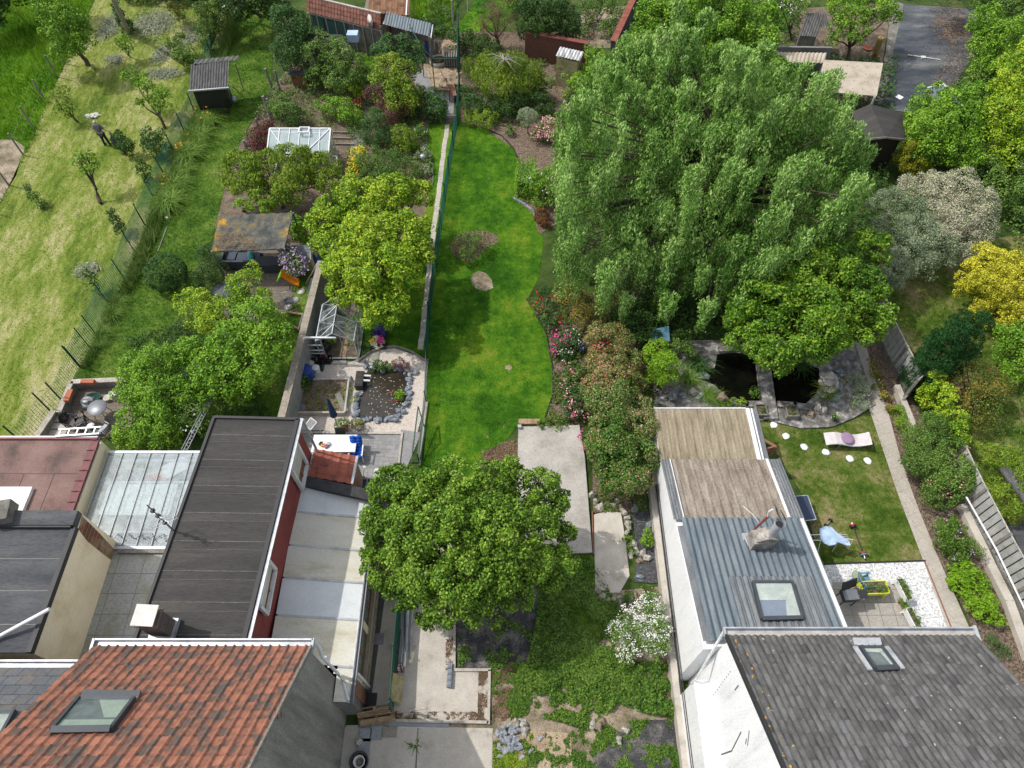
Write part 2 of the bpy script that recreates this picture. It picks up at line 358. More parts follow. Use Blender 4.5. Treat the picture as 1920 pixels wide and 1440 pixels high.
# ---------------- material library ----------------
MAT.update(
 bark=mk('bark',[(.07,.05,.035),(.16,.13,.1)],6,.9,.6,20,.4,stretch=(3,3,.6)),
 palebark=mk('pale_bark',[(.28,.26,.22),(.42,.39,.34)],6,.85,.4,20,.4),
 ground=lawnm('ground_green',[(.02,.04,.012),(.05,.085,.02),(.07,.12,.025),(.12,.13,.05)],s1=.5),
 lawn=lawnm('lawn_green',[(.024,.085,.005),(.046,.145,.008),(.088,.215,.012),(.18,.275,.02),(.29,.29,.08)],[.28,.42,.54,.68,.8],s1=.33,worn=((.30,.27,.13),1.9,.665)),
 lawnb=lawnm('lawn_blade',[(.03,.11,.007),(.057,.185,.01),(.11,.265,.014),(.21,.325,.03),(.33,.33,.11)],[.28,.42,.54,.68,.8],s1=.33,blade=True),
 orch=lawnm('mown_lawn',[(.09,.15,.02),(.16,.23,.03),(.26,.31,.07),(.41,.40,.17),(.52,.47,.26)],[.30,.42,.52,.63,.74],s1=.35,stretch=(1.5,.5,1),rot=(0,0,R(28))),
 orchb=lawnm('mown_blade',[(.11,.18,.025),(.19,.28,.045),(.32,.37,.10),(.48,.46,.21),(.58,.53,.31)],[.28,.42,.54,.66,.78],s1=.4,stretch=(1.5,.5,1),rot=(0,0,R(28)),blade=True),
 side=lawnm('side_grass',[(.03,.085,.01),(.065,.145,.016),(.11,.20,.025),(.18,.25,.05),(.30,.25,.13)],[.28,.42,.55,.68,.8],s1=.6),
 sideb=lawnm('side_blade',[(.045,.11,.012),(.085,.18,.02),(.14,.24,.03),(.21,.29,.06),(.31,.28,.13)],[.28,.42,.55,.68,.85],s1=.6,blade=True),
 meadow=lawnm('meadow_green',[(.03,.10,.006),(.07,.19,.01),(.13,.28,.015),(.20,.33,.03)],s1=.25),
 meadowb=lawnm('meadow_blade',[(.05,.15,.008),(.10,.25,.012),(.19,.37,.02),(.32,.45,.06)],s1=.3,blade=True),
 dry=lawnm('dry_lawn',[(.05,.10,.012),(.09,.15,.02),(.16,.20,.045),(.29,.26,.12),(.38,.30,.17)],[.30,.43,.53,.64,.76],s1=.55),
 dryb=lawnm('dry_blade',[(.06,.13,.012),(.12,.19,.025),(.21,.25,.06),(.37,.32,.15)],s1=.55,blade=True),
 soil=mk('soil',[(.09,.065,.045),(.19,.145,.105),(.28,.22,.165)],2.5,.95,.9,30,.5,dist=.03),
 mulch=mk('bark_mulch',[(.09,.065,.045),(.20,.145,.105),(.32,.25,.19)],9,.95,1,45,.6,dist=.03),
 sand=mk('sandy_soil',[(.24,.17,.11),(.42,.32,.22),(.52,.42,.30)],1.4,.95,.9,18,.35,dist=.04),
 rough=mk('rough_soil',[(.10,.10,.05),(.22,.18,.12),(.38,.31,.23),(.45,.38,.3)],1.1,.95,.9,25,.4,dist=.03),
 cinder=mk('dark_cinder',[(.035,.037,.045),(.07,.07,.075),(.16,.15,.14),(.30,.29,.28)],1.3,.9,1,40,.5,dist=.02,pos_=[.3,.47,.58,.72]),
 gravel=mk('pink_gravel',[(.42,.36,.31),(.60,.53,.47),(.72,.66,.60)],30,.9,.8,60,.3,dist=.015),
 wgravel=mk('white_gravel',[(.28,.28,.27),(.66,.66,.66),(.92,.92,.93)],16,.8,1,40,.4,dist=.02,pos_=[.3,.45,.58]),
 conc=mk('concrete',[(.30,.28,.25),(.42,.395,.36),(.50,.475,.44)],.9,.85,.25,30,.22),
 conc2=mk('stained_concrete',[(.24,.22,.19),(.46,.425,.37),(.58,.54,.48)],1.2,.85,.3,22,.14,pos_=[.25,.42,.7]),
 concd=mk('mossy_concrete',[(.10,.10,.085),(.20,.19,.17),(.30,.285,.25)],2,.9,.4,25,.35),
 slab=mk('path_slab',[(.34,.30,.26),(.48,.44,.39),(.56,.52,.47)],2.5,.85,.3,30,.25),
 render=mk('grey_render',[(.13,.135,.13),(.24,.235,.22),(.36,.35,.32)],.9,.9,.35,14,.3,stretch=(.7,2.2,.25)),
 cream=mk('cream_render',[(.72,.60,.40),(.88,.77,.56),(.90,.81,.62)],.8,.85,.15,25,.1),
 white=mk('white_paint',[(.66,.67,.68),(.82,.83,.85),(.88,.88,.89)],1.6,.65,.2,12,.12,stretch=(1.6,1.6,.22),pos_=[.25,.42,.6]),
 whitep=plain('white_plastic',(.78,.79,.8),.4), offw=plain('off_white',(.62,.6,.55),.6),
 redw=mk('red_cladding',[(.24,.055,.05),(.31,.075,.07),(.34,.09,.08)],1.2,.8,.15,60,.15),
 felt=mk('dark_felt',[(.042,.040,.039),(.062,.059,.056),(.10,.092,.08)],.8,.88,.35,40,.3,stretch=(.25,2.4,1),pos_=[.3,.55,.78]),
 felt2=mk('grey_felt',[(.055,.06,.068),(.085,.09,.098),(.12,.125,.13)],1.2,.85,.35,40,.3,stretch=(.3,1.5,1)),
 redfelt=mk('red_felt',[(.10,.072,.066),(.20,.125,.11),(.27,.18,.16)],.9,.9,.3,45,.25,pos_=[.3,.47,.7]),
 zinc=mk('zinc',[(.32,.34,.37),(.48,.5,.53),(.60,.62,.64)],3,.45,.1,20,.1,metal=.25),
 alu=plain('aluminium',(.55,.57,.6),.35,.6), alud=plain('grey_metal',(.22,.23,.25),.45,.4),
 black=plain('black_plastic',(.022,.022,.025),.45), blackm=plain('black_trim',(.03,.03,.033),.6),
 anthr=plain('anthracite_frame',(.06,.07,.082),.55,0,.25), blue=plain('blue_plastic',(.02,.06,.30),.4),
 blue2=mk('blue_cushion',[(.01,.09,.50),(.02,.16,.75)],9,.75,.6,14,.25,dist=.03,obj=True), navy=plain('navy_cloth',(.01,.03,.10),.8),
 skyblue=plain('pale_blue_cloth',(.42,.56,.74),.85), teal=plain('teal_plastic',(.02,.25,.25),.5),
 bluegrey=plain('blue_grey_resin',(.13,.28,.38),.6), sage=plain('sage_cushion',(.30,.34,.24),.85), mauve=plain('mauve_cushion',(.30,.20,.31),.85),
 greige=plain('greige_fabric',(.60,.55,.55),.8), yellow=plain('yellow_plastic',(.62,.66,.02),.45), orange=plain('orange_plastic',(.95,.33,.01),.35),
 lime=plain('lime_plastic',(.22,.5,.03),.5), red=plain('red_paint',(.38,.03,.03),.5), rust=plain('rusty_iron',(.24,.07,.05),.8),
 terra=plain('terracotta',(.40,.13,.07),.8), wood=mk('weathered_wood',[(.16,.12,.08),(.28,.22,.15),(.38,.31,.22)],3,.85,.4,20,.35,stretch=(1,1,4)),
 woodp=mk('pallet_wood',[(.22,.14,.08),(.36,.25,.15),(.46,.34,.22)],4,.85,.4,25,.35), woodb=plain('brown_wood',(.25,.12,.07),.7),
 woody=mk('yellow_boards',[(.24,.2,.1),(.42,.36,.2),(.5,.44,.28)],3,.85,.4,20,.35), greyw=mk('grey_wood',[(.18,.17,.15),(.30,.28,.25)],4,.9,.4,25,.4),
 gpost=plain('green_post',(.012,.07,.045),.5), gwire=plain('green_wire',(.02,.16,.10),.5), gwire2=plain('grey_wire',(.18,.22,.2),.6),
 rock=mk('slate_rock',[(.12,.14,.17),(.24,.27,.31),(.40,.42,.45)],4,.75,.6,20,.3,obj=True),
 rockw=mk('pale_rock',[(.26,.23,.19),(.46,.43,.38),(.60,.57,.53)],4,.85,.6,20,.35,obj=True),
 rockb=mk('brown_rock',[(.17,.13,.09),(.32,.26,.19)],4,.85,.6,20,.35,obj=True),
 mort=mk('mottled_stonework',[(.09,.085,.08),(.18,.172,.16),(.30,.285,.265),(.55,.54,.52)],3.2,.85,.7,20,.3,pos_=[.3,.48,.58,.66],dist=.03),
 brick=brickm('red_brick',(.28,.08,.05),(.18,.06,.045),(.25,.2,.17),1,.22,.075,.008,rot=(R(90),0,0)),
 brickx=brickm('old_brick',(.24,.10,.06),(.15,.075,.05),(.3,.25,.2),1,.22,.08,.012,rot=(R(90),0,R(90)),stain=(.4,.33,.22)),
 blockw=brickm('grey_block_chimney',(.26,.2,.17),(.18,.15,.13),(.12,.115,.11),1,.20,.075,.012,rot=(R(90),0,R(45))),
 paver=brickm('grey_paver',(.28,.28,.28),(.36,.36,.355),(.2,.2,.195),1,.4,.2,.006,rot=(0,0,R(3)),bias=-.1),
 paver2=brickm('side_paver',(.32,.32,.32),(.30,.30,.30),(.22,.22,.22),1,.5,.5,.008,rot=(0,0,R(3))),
 paverb=brickm('patio_paver',(.28,.22,.17),(.20,.18,.16),(.13,.12,.1),1,.3,.2,.012,stain=(.14,.12,.09)),
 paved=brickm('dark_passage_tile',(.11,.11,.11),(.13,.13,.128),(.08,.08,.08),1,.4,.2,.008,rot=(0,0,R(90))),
 tile50=brickm('patio_slab',(.40,.375,.34),(.44,.41,.37),(.20,.19,.17),1,.55,.5,.012,off=0,stain=(.30,.27,.23)),
 path=brickm('garden_path',(.47,.43,.375),(.52,.475,.42),(.36,.33,.28),1,.55,.52,.009,rot=(0,0,R(-20)),off=0,stain=(.40,.37,.32),bm=.25),
 roofslab=brickm('mossy_roof_panel',(.40,.41,.39),(.45,.455,.43),(.22,.225,.19),1,.95,.72,.012,off=0,stain=(.24,.23,.13)),
 slate=brickm('slate_roof',(.12,.13,.145),(.155,.165,.18),(.06,.06,.065),1,.42,.30,.012,stain=(.2,.16,.12)),
 tar=mk('black_sheeting',[(.03,.036,.045),(.06,.07,.085),(.12,.13,.145),(.30,.28,.25)],.5,.6,.5,12,.35,stretch=(.5,1.4,1),pos_=[.3,.46,.58,.74],dist=.03),
 film=mk('black_film',[(.012,.013,.016),(.035,.038,.045),(.16,.17,.19)],6,.38,1,9,.3,stretch=(1,2.2,1),pos_=[.35,.55,.72],dist=.06,spec=.7),
 litter=mk('leaf_litter',[(.10,.06,.035),(.24,.15,.08)],8,.95,1,40,.6,dist=.03),
 panel=mk('louvre_concrete',[(.30,.30,.30),(.42,.42,.41),(.50,.50,.49)],2,.8,.25,25,.25),
 camo=mk('shade_net',[(.06,.065,.06),(.13,.13,.115),(.22,.17,.07),(.48,.28,.05)],1.3,.9,.4,30,.5,pos_=[.35,.5,.58,.66],dist=.03),
 fibre=mk('fibre_sheet',[(.34,.29,.22),(.46,.40,.32),(.52,.46,.38)],1.6,.85,.2,20,.2),
 tanc=mk('lichened_sheet',[(.19,.155,.11),(.31,.26,.18),(.38,.33,.24)],1.6,.9,.4,30,.35,stretch=(3,.5,1)),
 tanc2=mk('tan_corrugated',[(.17,.14,.115),(.29,.245,.20),(.40,.35,.29)],1.8,.9,.5,30,.4,stretch=(3,.5,1)),
 steel=mk('blue_steel_sheet',[(.10,.13,.155),(.155,.19,.22),(.22,.24,.25)],1.2,.5,.15,25,.25,stretch=(4,.4,1),metal=.15),
 greyc=mk('grey_corrugated',[(.11,.12,.13),(.17,.18,.19),(.24,.25,.26)],1.6,.6,.2,25,.25,stretch=(3,.5,1)),
 whitec=mk('weathered_white_sheet',[(.16,.16,.16),(.55,.55,.56),(.72,.72,.74)],2.4,.75,.2,25,.3,stretch=(2,.5,1),pos_=[.33,.5,.65]),
 blackc=mk('black_corrugated',[(.05,.05,.05),(.10,.10,.098),(.17,.165,.16)],2.5,.8,.3,25,.3,stretch=(2,.6,1)),
 panelb=mk('milky_panel_blue',[(.60,.64,.66),(.70,.735,.75),(.76,.79,.80)],.9,.45,.05,10,.08),
 panely=mk('milky_panel_yellow',[(.50,.45,.31),(.69,.665,.56),(.76,.75,.68)],.8,.45,.05,10,.12,stretch=(.5,1.6,1),pos_=[.32,.48,.7]),
 glass=glassm('clear_glass',(.32,.38,.40),.3), glassw=glassm('dirty_glass',(.50,.56,.60),.34,.18), glassg=glassm('greenhouse_glass',(.45,.55,.58),.6,.15),
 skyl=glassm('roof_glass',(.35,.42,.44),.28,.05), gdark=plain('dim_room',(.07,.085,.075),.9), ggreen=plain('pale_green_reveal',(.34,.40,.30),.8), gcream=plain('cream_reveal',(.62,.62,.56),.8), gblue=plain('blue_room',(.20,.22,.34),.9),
 glassd=mk('window_glass',[(.10,.14,.12),(.22,.28,.24)],1.2,.08,0,1,0,spec=.8), glassb=mk('roof_window_glass',[(.16,.18,.24),(.42,.45,.45)],1.1,.1,0,1,0,spec=.8),
 water=mk('pond_water',[(.002,.003,.002),(.008,.008,.005)],1.2,.12,.1,5,0,spec=.15,dist=.02), waterb=mk('koi_pond_water',[(.018,.017,.014),(.05,.04,.028)],1.5,.06,.5,7,0,spec=.6,dist=.02),
 skin=plain('skin',(.50,.30,.22),.6), hair=plain('grey_hair',(.45,.43,.4),.9), shirt=plain('grey_shirt',(.10,.12,.14),.9), trous=plain('dark_trousers',(.02,.025,.04),.9),
 shingle=mk('purple_ridge_tile',[(.11,.03,.035),(.20,.055,.06)],3,.55,.2,20,.2),
)
LF=dict(
 mid=leafm('mid_leaf',[(0.025,0.062,0.009),(0.064,0.136,0.02),(0.121,0.223,0.037),(0.2,0.31,0.06)]),
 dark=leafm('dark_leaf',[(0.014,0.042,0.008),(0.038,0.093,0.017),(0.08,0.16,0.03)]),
 bright=leafm('bright_leaf',[(.04,.115,.008),(.095,.23,.012),(.175,.35,.025),(.29,.46,.045)]),
 yel=leafm('yellow_green_leaf',[(.05,.13,.008),(.13,.26,.01),(.27,.43,.02),(.47,.56,.05)],.25),
 olive=leafm('olive_leaf',[(.04,.10,.008),(.11,.21,.012),(.22,.34,.025),(.34,.40,.05)]),
 willow=leafm('willow_leaf',[(.05,.14,.015),(.13,.29,.04),(.28,.49,.10),(.50,.66,.24)],.35,.5,.35),
 maple=leafm('maple_leaf',[(0.028,0.068,0.006),(0.068,0.152,0.011),(0.13,0.26,0.02),(0.27,0.4,0.05)],.22),
 magn=leafm('broad_leaf',[(.025,.075,.006),(.06,.16,.01),(.13,.27,.018),(.27,.40,.04)],.25,.4),
 photo=leafm('photinia_leaf',[(.02,.07,.008),(.04,.12,.015),(.07,.17,.022),(.10,.21,.03),(.14,.24,.04),(.22,.19,.06),(.45,.30,.2)],.15,.35,.4),
 photo2=leafm('red_photinia_leaf',[(.03,.08,.012),(.055,.14,.02),(.09,.18,.03),(.15,.19,.045),(.30,.16,.07),(.44,.26,.15)],.15,.35,.4),
 purple=leafm('purple_leaf',[(.06,.015,.02),(.11,.03,.035),(.20,.06,.06)],.2),
 smoke=leafm('smokebush_leaf',[(.05,.03,.03),(.15,.07,.06),(.26,.12,.09)],.2), russet=leafm('russet_leaf',[(.10,.05,.02),(.22,.09,.03)],.2),
 gold=leafm('golden_leaf',[(.13,.15,.008),(.34,.35,.012),(.60,.56,.03),(.75,.70,.10)],.15), goldd=leafm('gold_tip_leaf',[(.10,.13,.01),(.22,.24,.01),(.35,.33,.02)],.15),
 cyp=leafm('cypress_leaf',[(.008,.04,.01),(.018,.075,.018),(.04,.13,.03)],.1),
 ever=leafm('evergreen_leaf',[(0.018,0.051,0.012),(0.044,0.112,0.024),(0.095,0.199,0.048)],.2),
 varieg=leafm('variegated_leaf',[(.08,.13,.05),(.24,.30,.14),(.50,.48,.34),(.70,.60,.50)],.2,.6,.3),
 greyg=leafm('grey_green_leaf',[(0.062,0.099,0.043),(0.152,0.216,0.104),(0.288,0.363,0.205),(0.42,0.46,0.32)],.25,.6,.3),
 lime=leafm('lime_leaf',[(.09,.19,.008),(.16,.32,.012),(.26,.44,.03)],.3), lily=leafm('lily_blade',[(.09,.19,.02),(.16,.29,.04),(.26,.40,.08)],.4),
 weed=leafm('weed_leaf',[(.03,.08,.012),(.06,.14,.018),(.11,.21,.025),(.17,.26,.04)],.3), autumn=leafm('rusty_tinged_leaf',[(0.037,0.081,0.012),(0.104,0.168,0.024),(0.205,0.242,0.037),(0.45,0.25,0.07)],.3),
 fw=leafm('white_petal',[(.75,.75,.72),(.9,.9,.86)],.2), fp=leafm('pink_petal',[(.6,.12,.2),(.75,.3,.36),(.85,.6,.58)],.2), fm=leafm('magenta_petal',[(.6,.04,.25),(.8,.1,.4)],.2),
 fr=leafm('red_petal',[(.5,.02,.02),(.65,.05,.03)],.2), fo=leafm('orange_petal',[(.7,.25,.02),(.8,.42,.05)],.2), fy=leafm('yellow_petal',[(.75,.48,.02),(.85,.65,.05)],.2),
 fl=leafm('lilac_petal',[(.30,.20,.38),(.46,.34,.52),(.6,.5,.62)],.2), fc=leafm('cream_petal',[(.6,.55,.4),(.8,.75,.6)],.2), fv=leafm('violet_petal',[(.06,.03,.25),(.12,.06,.4)],.2), fs=leafm('salmon_petal',[(.7,.35,.25),(.8,.5,.38)],.2),
 clip=leafm('dry_clippings',[(.16,.19,.11),(.24,.27,.17),(.34,.36,.25)],.1), ivy=leafm('ivy_leaf',[(.02,.06,.012),(.05,.12,.02),(.12,.22,.04)],.2),
 dead=leafm('dead_leaf',[(.09,.06,.04),(.17,.11,.07),(.28,.19,.12)],.1), twig=leafm('brown_twig',[(.12,.09,.06),(.22,.17,.12)],0),
)
LF_LILY=leafm('tall_grass',[(.05,.13,.015),(.10,.22,.03),(.18,.31,.06),(.30,.33,.12)],.35)
# ---------------- ground ----------------
def grd(name,L,mat,lv,h=None):
    P=pp(L) if not isinstance(L[0],Vector) else L; mb=MB()
    if h: mb.poly([Vector((p.x,p.y,-.02)) for p in P],(0,0,.02+h))
    else: mb.flat(P,.004*lv)
    return struct(name,mb,mat)
mb=MB(); mb.flat([(-160,-40,0),(160,-40,0),(160,220,0),(-160,220,0)]); struct('ground',mb,MAT['ground'])
ORCH=[(178,0),(440,-40),(430,60),(395,120),(365,215),(292,378),(234,525),(170,652),(120,740),(70,850),(-80,850),(-80,520),(0,385)]
grd('orchard_lawn',ORCH,MAT['orch'],2)
MEAD=[(-120,-60),(200,-60),(176,0),(125,110),(60,270),(0,385),(-120,560)]
grd('meadow',MEAD,MAT['meadow'],1)
grd('bare_soil',[(-90,262),(25,262),(48,275),(30,330),(0,380),(-90,540)],MAT['rough'],2)
SIDE=[(450,-40),(560,-40),(512,40),(508,170),(440,280),(410,400),(365,560),(240,720),(120,740),(171,653),(236,525),(294,378),(367,215),(397,120),(432,60)]
grd('side_lawn',SIDE,MAT['side'],3)
LAWN=[(862,230),(905,240),(962,278),(985,330),(962,372),(1000,400),(1020,450),(1010,520),(990,560),(1005,590),(1024,625),(1036,690),(1036,740),(1018,795),(970,798),(945,830),(905,870),(905,960),(748,960),(795,850),(800,668),(820,480),(848,240)]
grd('garden_lawn',LAWN,MAT['lawn'],3)
STRIP=[(803,232),(850,232),(822,480),(800,668),(750,655),(700,650),(660,600),(700,560),(790,430),(812,330),(800,290)]
grd('strip_lawn',STRIP,MAT['lawn'],4)
GARDEN=[(505,170),(600,60),(860,60),(850,240),(803,232),(812,330),(790,430),(700,520),(660,600),(600,560),(545,480),(410,470),(400,400),(440,290)]
grd('kitchen_garden_soil',GARDEN,MAT['soil'],2)
grd('play_garden_lawn',[(545,480),(610,480),(545,790),(360,800),(360,600)],MAT['side'],4)
grd('play_garden_paving',[(420,470),(560,470),(548,560),(530,600),(420,640)],MAT['paverb'],5)
grd('far_lawn',[(890,0),(990,0),(950,40),(900,85),(840,80)],MAT['lawn'],3)
grd('far_lawn',[(790,-40),(870,-40),(840,60),(800,70),(780,20)],MAT['meadow'],2)
grd('far_soil',[(1090,20),(1180,10),(1150,90),(1080,90)],MAT['rough'],3)
grd('top_bed',[(862,60),(1100,60),(1050,330),(1045,420),(1010,440),(1000,400),(962,372),(985,330),(962,278),(905,240),(865,228)],MAT['mulch'],4)
BORDER=[(985,560),(1240,540),(1240,960),(1112,962),(1110,800),(1018,797),(1036,740),(1036,690),(1024,625),(1005,590)]
grd('border_bed',BORDER,MAT['mulch'],4)
grd('lawn_rose_bed',[(843,462),(850,446),(868,437),(890,433),(915,434),(932,441),(935,452),(922,462),(906,468),(898,482),(884,492),(866,488),(850,478)],MAT['mulch'],5)
grd('bare_patch',[(884,516),(898,508),(912,513),(922,526),(925,540),(910,546),(893,542),(884,530)],MAT['rough'],5)
grd('bare_patch',[(948,686),(956,684),(961,690),(955,695),(947,692)],MAT['sand'],5)
grd('pond_gravel',[(560,700),(585,680),(662,678),(680,668),(705,656),(735,652),(760,660),(803,676),(796,760),(782,815),(556,815)],MAT['gravel'],6)
grd('garden_terrace',[(556,806),(754,815),(742,925),(700,945),(560,930)],MAT['paver'],7)
grd('side_paving',[(752,806),(790,812),(762,880),(730,960),(700,960),(742,920)],MAT['paver2'],8)
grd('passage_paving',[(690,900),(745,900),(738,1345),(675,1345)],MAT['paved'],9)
grd('concrete_drive',[(738,1000),(850,1000),(850,1258),(918,1258),(916,1355),(690,1360)],MAT['conc2'],10)
grd('lower_concrete',[(690,1360),(924,1366),(922,1470),(600,1470),(650,1360)],MAT['conc2'],11)
struct('concrete_joint',MB().flat(pp([(783,1366),(785,1366),(780,1470),(777,1470)]),.05),MAT['concd'])
grd('cinder_bed',[(855,1050),(1020,1080),(1015,1190),(1000,1250),(855,1255)],MAT['cinder'],9)
ROUGH=[(915,1040),(1110,1040),(1115,1112),(1240,1100),(1300,1470),(922,1470),(924,1366),(918,1258),(985,1250)]
grd('rough_garden',ROUGH,MAT['rough'],8)
grd('rough_lawn',[(1020,1040),(1110,1040),(1150,1120),(1130,1200),(1060,1250),(1000,1230),(1005,1150)],MAT['side'],12)
grd('sand_patch',[(950,1385),(1000,1370),(1070,1375),(1075,1470),(925,1470),(930,1420)],MAT['sand'],12)
grd('asphalt_patch',[(1120,1400),(1195,1350),(1270,1350),(1290,1470),(1100,1470)],MAT['cinder'],12)
# long concrete slab, small slab, film
grd('concrete_slab',[(972,803),(1086,800),(1096,860),(1110,1038),(1000,1043),(968,960)],MAT['conc'],0,.14)
grd('small_slab',[(1113,966),(1135,960),(1164,962),(1172,1010),(1180,1080),(1162,1112),(1116,1112)],MAT['conc2'],0,.06)
grd('ground_film',[(1183,935),(1232,930),(1242,1040),(1240,1095),(1188,1092),(1195,1040),(1188,990)],MAT['film'],13)
RL=[(1400,760),(1450,790),(1500,805),(1550,805),(1592,790),(1640,772),(1662,850),(1702,950),(1733,1052),(1640,1060),(1540,1058),(1500,920)]
grd('right_lawn',RL,MAT['dry'],3)
grd('pale_gravel',[(1535,1060),(1733,1053),(1800,1250),(1535,1250)],MAT['wgravel'],6)
grd('patio',[(1560,1092),(1688,1092),(1730,1260),(1560,1260)],MAT['tile50'],7)
grd('garden_path',[(1585,640),(1622,640),(1636,700),(1664,770),(1688,860),(1716,940),(1756,1040),(1840,1230),(1800,1240),(1776,1180),(1728,1045),(1684,930),(1652,835),(1630,770),(1607,705)],MAT['path'],8)
grd('border_soil',[(1622,640),(1660,640),(1730,790),(1800,930),(1920,1200),(1960,1320),(1850,1230),(1756,1040),(1716,940),(1688,860),(1664,770),(1636,700)],MAT['mulch'],5)
grd('pond_surround',[(1225,640),(1600,640),(1640,760),(1600,785),(1560,802),(1500,805),(1440,790),(1225,790)],MAT['mort'],0,.10)
FR=[(1640,480),(1980,430),(2100,900),(2050,1200),(1930,1130),(1860,960),(1800,850),(1720,700),(1660,560)]
grd('neighbour_lawn',FR,MAT['dry'],2)
grd('black_sheeting',[(1692,8),(1832,18),(1822,110),(1795,150),(1760,190),(1735,215),(1650,205),(1672,100)],MAT['tar'],6)
grd('sheeting_margin',[(1672,0),(1694,8),(1674,100),(1650,212),(1635,212),(1660,100)],MAT['concd'],7)
grd('yard',[(1440,20),(1672,5),(1640,215),(1440,215)],MAT['soil'],3)
grd('yard_lawn',[(1400,5),(1480,5),(1478,60),(1400,62)],MAT['lawn'],5)
grd('aviary_sand',[(800,75),(862,75),(852,172),(812,172),(800,150),(790,110)],MAT['sand'],5)
grd('aviary_path',[(772,140),(795,130),(815,172),(852,170),(850,222),(832,222),(790,190)],MAT['paver2'],6)
grd('bed_path',[(662,235),(675,190),(690,190),(688,260),(672,300),(655,380),(640,380),(655,300)],MAT['concd'],6)
grd('aviary_lawn',[(675,80),(705,80),(700,150),(670,165)],MAT['lawn'],5)
grd('kerb_strip_soil',[(680,1350),(928,1350),(928,1372),(672,1370)],MAT['rough'],7)
# blades of grass
LV=pp(LAWN)
blades('grass',LV,420,.055,.022,MAT['lawnb'],.01)
blades('grass',pp(STRIP),300,.06,.022,MAT['lawnb'],.01,excl=[pp([(832,220),(846,220),(800,670),(782,670)])])
blades('grass',pp(ORCH),85,.08,.035,MAT['orchb'],.006,1.6)
FB=[(440,-5),(418,70),(404,115),(388,150),(369,215),(334,295),(296,378),(256,471),(238,525),(208,569),(173,652),(153,690),(165,692),(185,655),(225,580),(262,525),(285,471),(320,385),(362,300),(398,215),(408,150),(425,110),(438,70),(455,10)]
blades('grass',pp(FB),260,.55,.05,LF_LILY,.01,.5)
blades('grass',pp(SIDE),220,.11,.03,MAT['sideb'],.01)
blades('grass',pp(MEAD),130,.42,.045,MAT['meadowb'],.004,.45,excl=[pp([(-90,262),(25,262),(48,275),(30,330),(0,380),(-90,540)])])
blades('grass',pp(RL),340,.06,.025,MAT['dryb'],.01)
blades('grass',pp(FR),60,.14,.04,MAT['dryb'],.006)
blades('grass',pp([(1020,1040),(1110,1040),(1150,1120),(1130,1200),(1060,1250),(1000,1230),(1005,1150)]),500,.13,.03,MAT['sideb'],.03)
blades('grass',pp([(890,0),(990,0),(950,40),(900,85),(840,80)]),60,.1,.05,MAT['lawnb'],.01)
blades('grass',pp([(770,-40),(870,-40),(845,60),(800,72),(770,30)]),90,.5,.06,MAT['meadowb'],.01)
# ---------------- buildings ----------------
def ray(u,v):
    x=(u-960)/1340.; y=-(v-720)/1340.; c,s=math.cos(TILT),math.sin(TILT); return Vector((x,y*c+s,y*s-c))
def Apl(u,v,z0,y0,s):
    r=ray(u,v); t=(z0+y0*s-CAMH)/(r.z+r.y*s); return Vector((0,0,CAMH))+r*t
def Ax(u,v,x):
    r=ray(u,v); return Vector((0,0,CAMH))+r*(x/r.x)
def wave(p,h,phase=0): return lambda a,b: h*(.5-.5*math.cos(2*math.pi*(a/p+phase)))
def tileprof(tw,tl,h=.045,st=.03):
    def f(a,b):
        k=(a/tw)%1.0; j=(b/tl)%1.0
        w_=h*math.exp(-((k-.8)/.12)**2)
        return w_+st*(1-j)
    return f
def frame4(P,wd,th,mb):
    for i in range(4): mb.beam(P[i],P[(i+1)%4],wd,th)
def skylight(t,P,nrm,mglass,wd=.09,name='roof_window'):
    up=Vector(nrm).normalized()*.09; f=MB(); frame4([p+up*.5 for p in P],wd,.16,f)
    e=(P[3]-P[2]).normalized(); f.beam(P[3]+up*1.3,P[2]+up*1.3,.12,.05)
    o=t.part(name,f,MAT['anthr']); g=MB(); g.add([p+up*.9 for p in P],[(0,1,2,3)]); t.part('pane',g,MAT['skyl'],parent=o)
    back,painted_reveal,fl=mglass; g=MB(); g.add([p+up*.45 for p in P],[(0,1,2,3)]); t.part('painted_room',g,MAT[back],parent=o)  # flat sheets under the pane: dim room and lighter reveals painted as colour
    B=lambda a,b: (P[0].lerp(P[1],a)).lerp(P[3].lerp(P[2],a),b)+up*.6
    for q in fl: g=MB(); g.add([B(*c) for c in q],[(0,1,2,3)]); t.part('painted_reveal',g,MAT[painted_reveal],parent=o)
    return o
# tiled house, bottom left
S1=1.03; yE,zE=5.33,6.15
t=T('tiled_house','grey rendered house with orange and charcoal clay tile roof in the front corner','house',(-9,2,0))
mb=MB(); yr=.3; zr=zE+(yE-yr)*S1-.12
mb.poly([(-12.25,yE-.12,0),(-12.25,yE-.12,zE-.15),(-12.25,yr,zr-.15),(-12.25,yr*2-yE+.12,zE-.15),(-12.25,yr*2-yE+.12,0)],(6.3,0,0)); t.part('wall',mb,MAT['render'])
mb=MB(); lv=(yE-yr)*math.hypot(1,S1)
tm=tilem('clay_tile',[(.105,.092,.084),(.15,.10,.082),(.29,.125,.085),(.36,.155,.10),(.41,.195,.125)],[.42,.53,.63,.74,.92],.265,.335,smudge=1,nsc=1.7)
mb.sheet((-12.38,yE,zE),(6.46,0,0),(0,-(yE-yr),(yE-yr)*S1),220,int(lv/.335)*7,tileprof(.265,.335,.065,.022),uvs=(.265,.335))
mb2=MB(); mb2.sheet((-12.38,yr*2-yE,zE),(6.46,0,0),(0,(yE-yr),(yE-yr)*S1),110,40,tileprof(.265,.335),uvs=(.265,.335))
rf=t.part('roof',mb,tm); t.part('roof',mb2,tm)
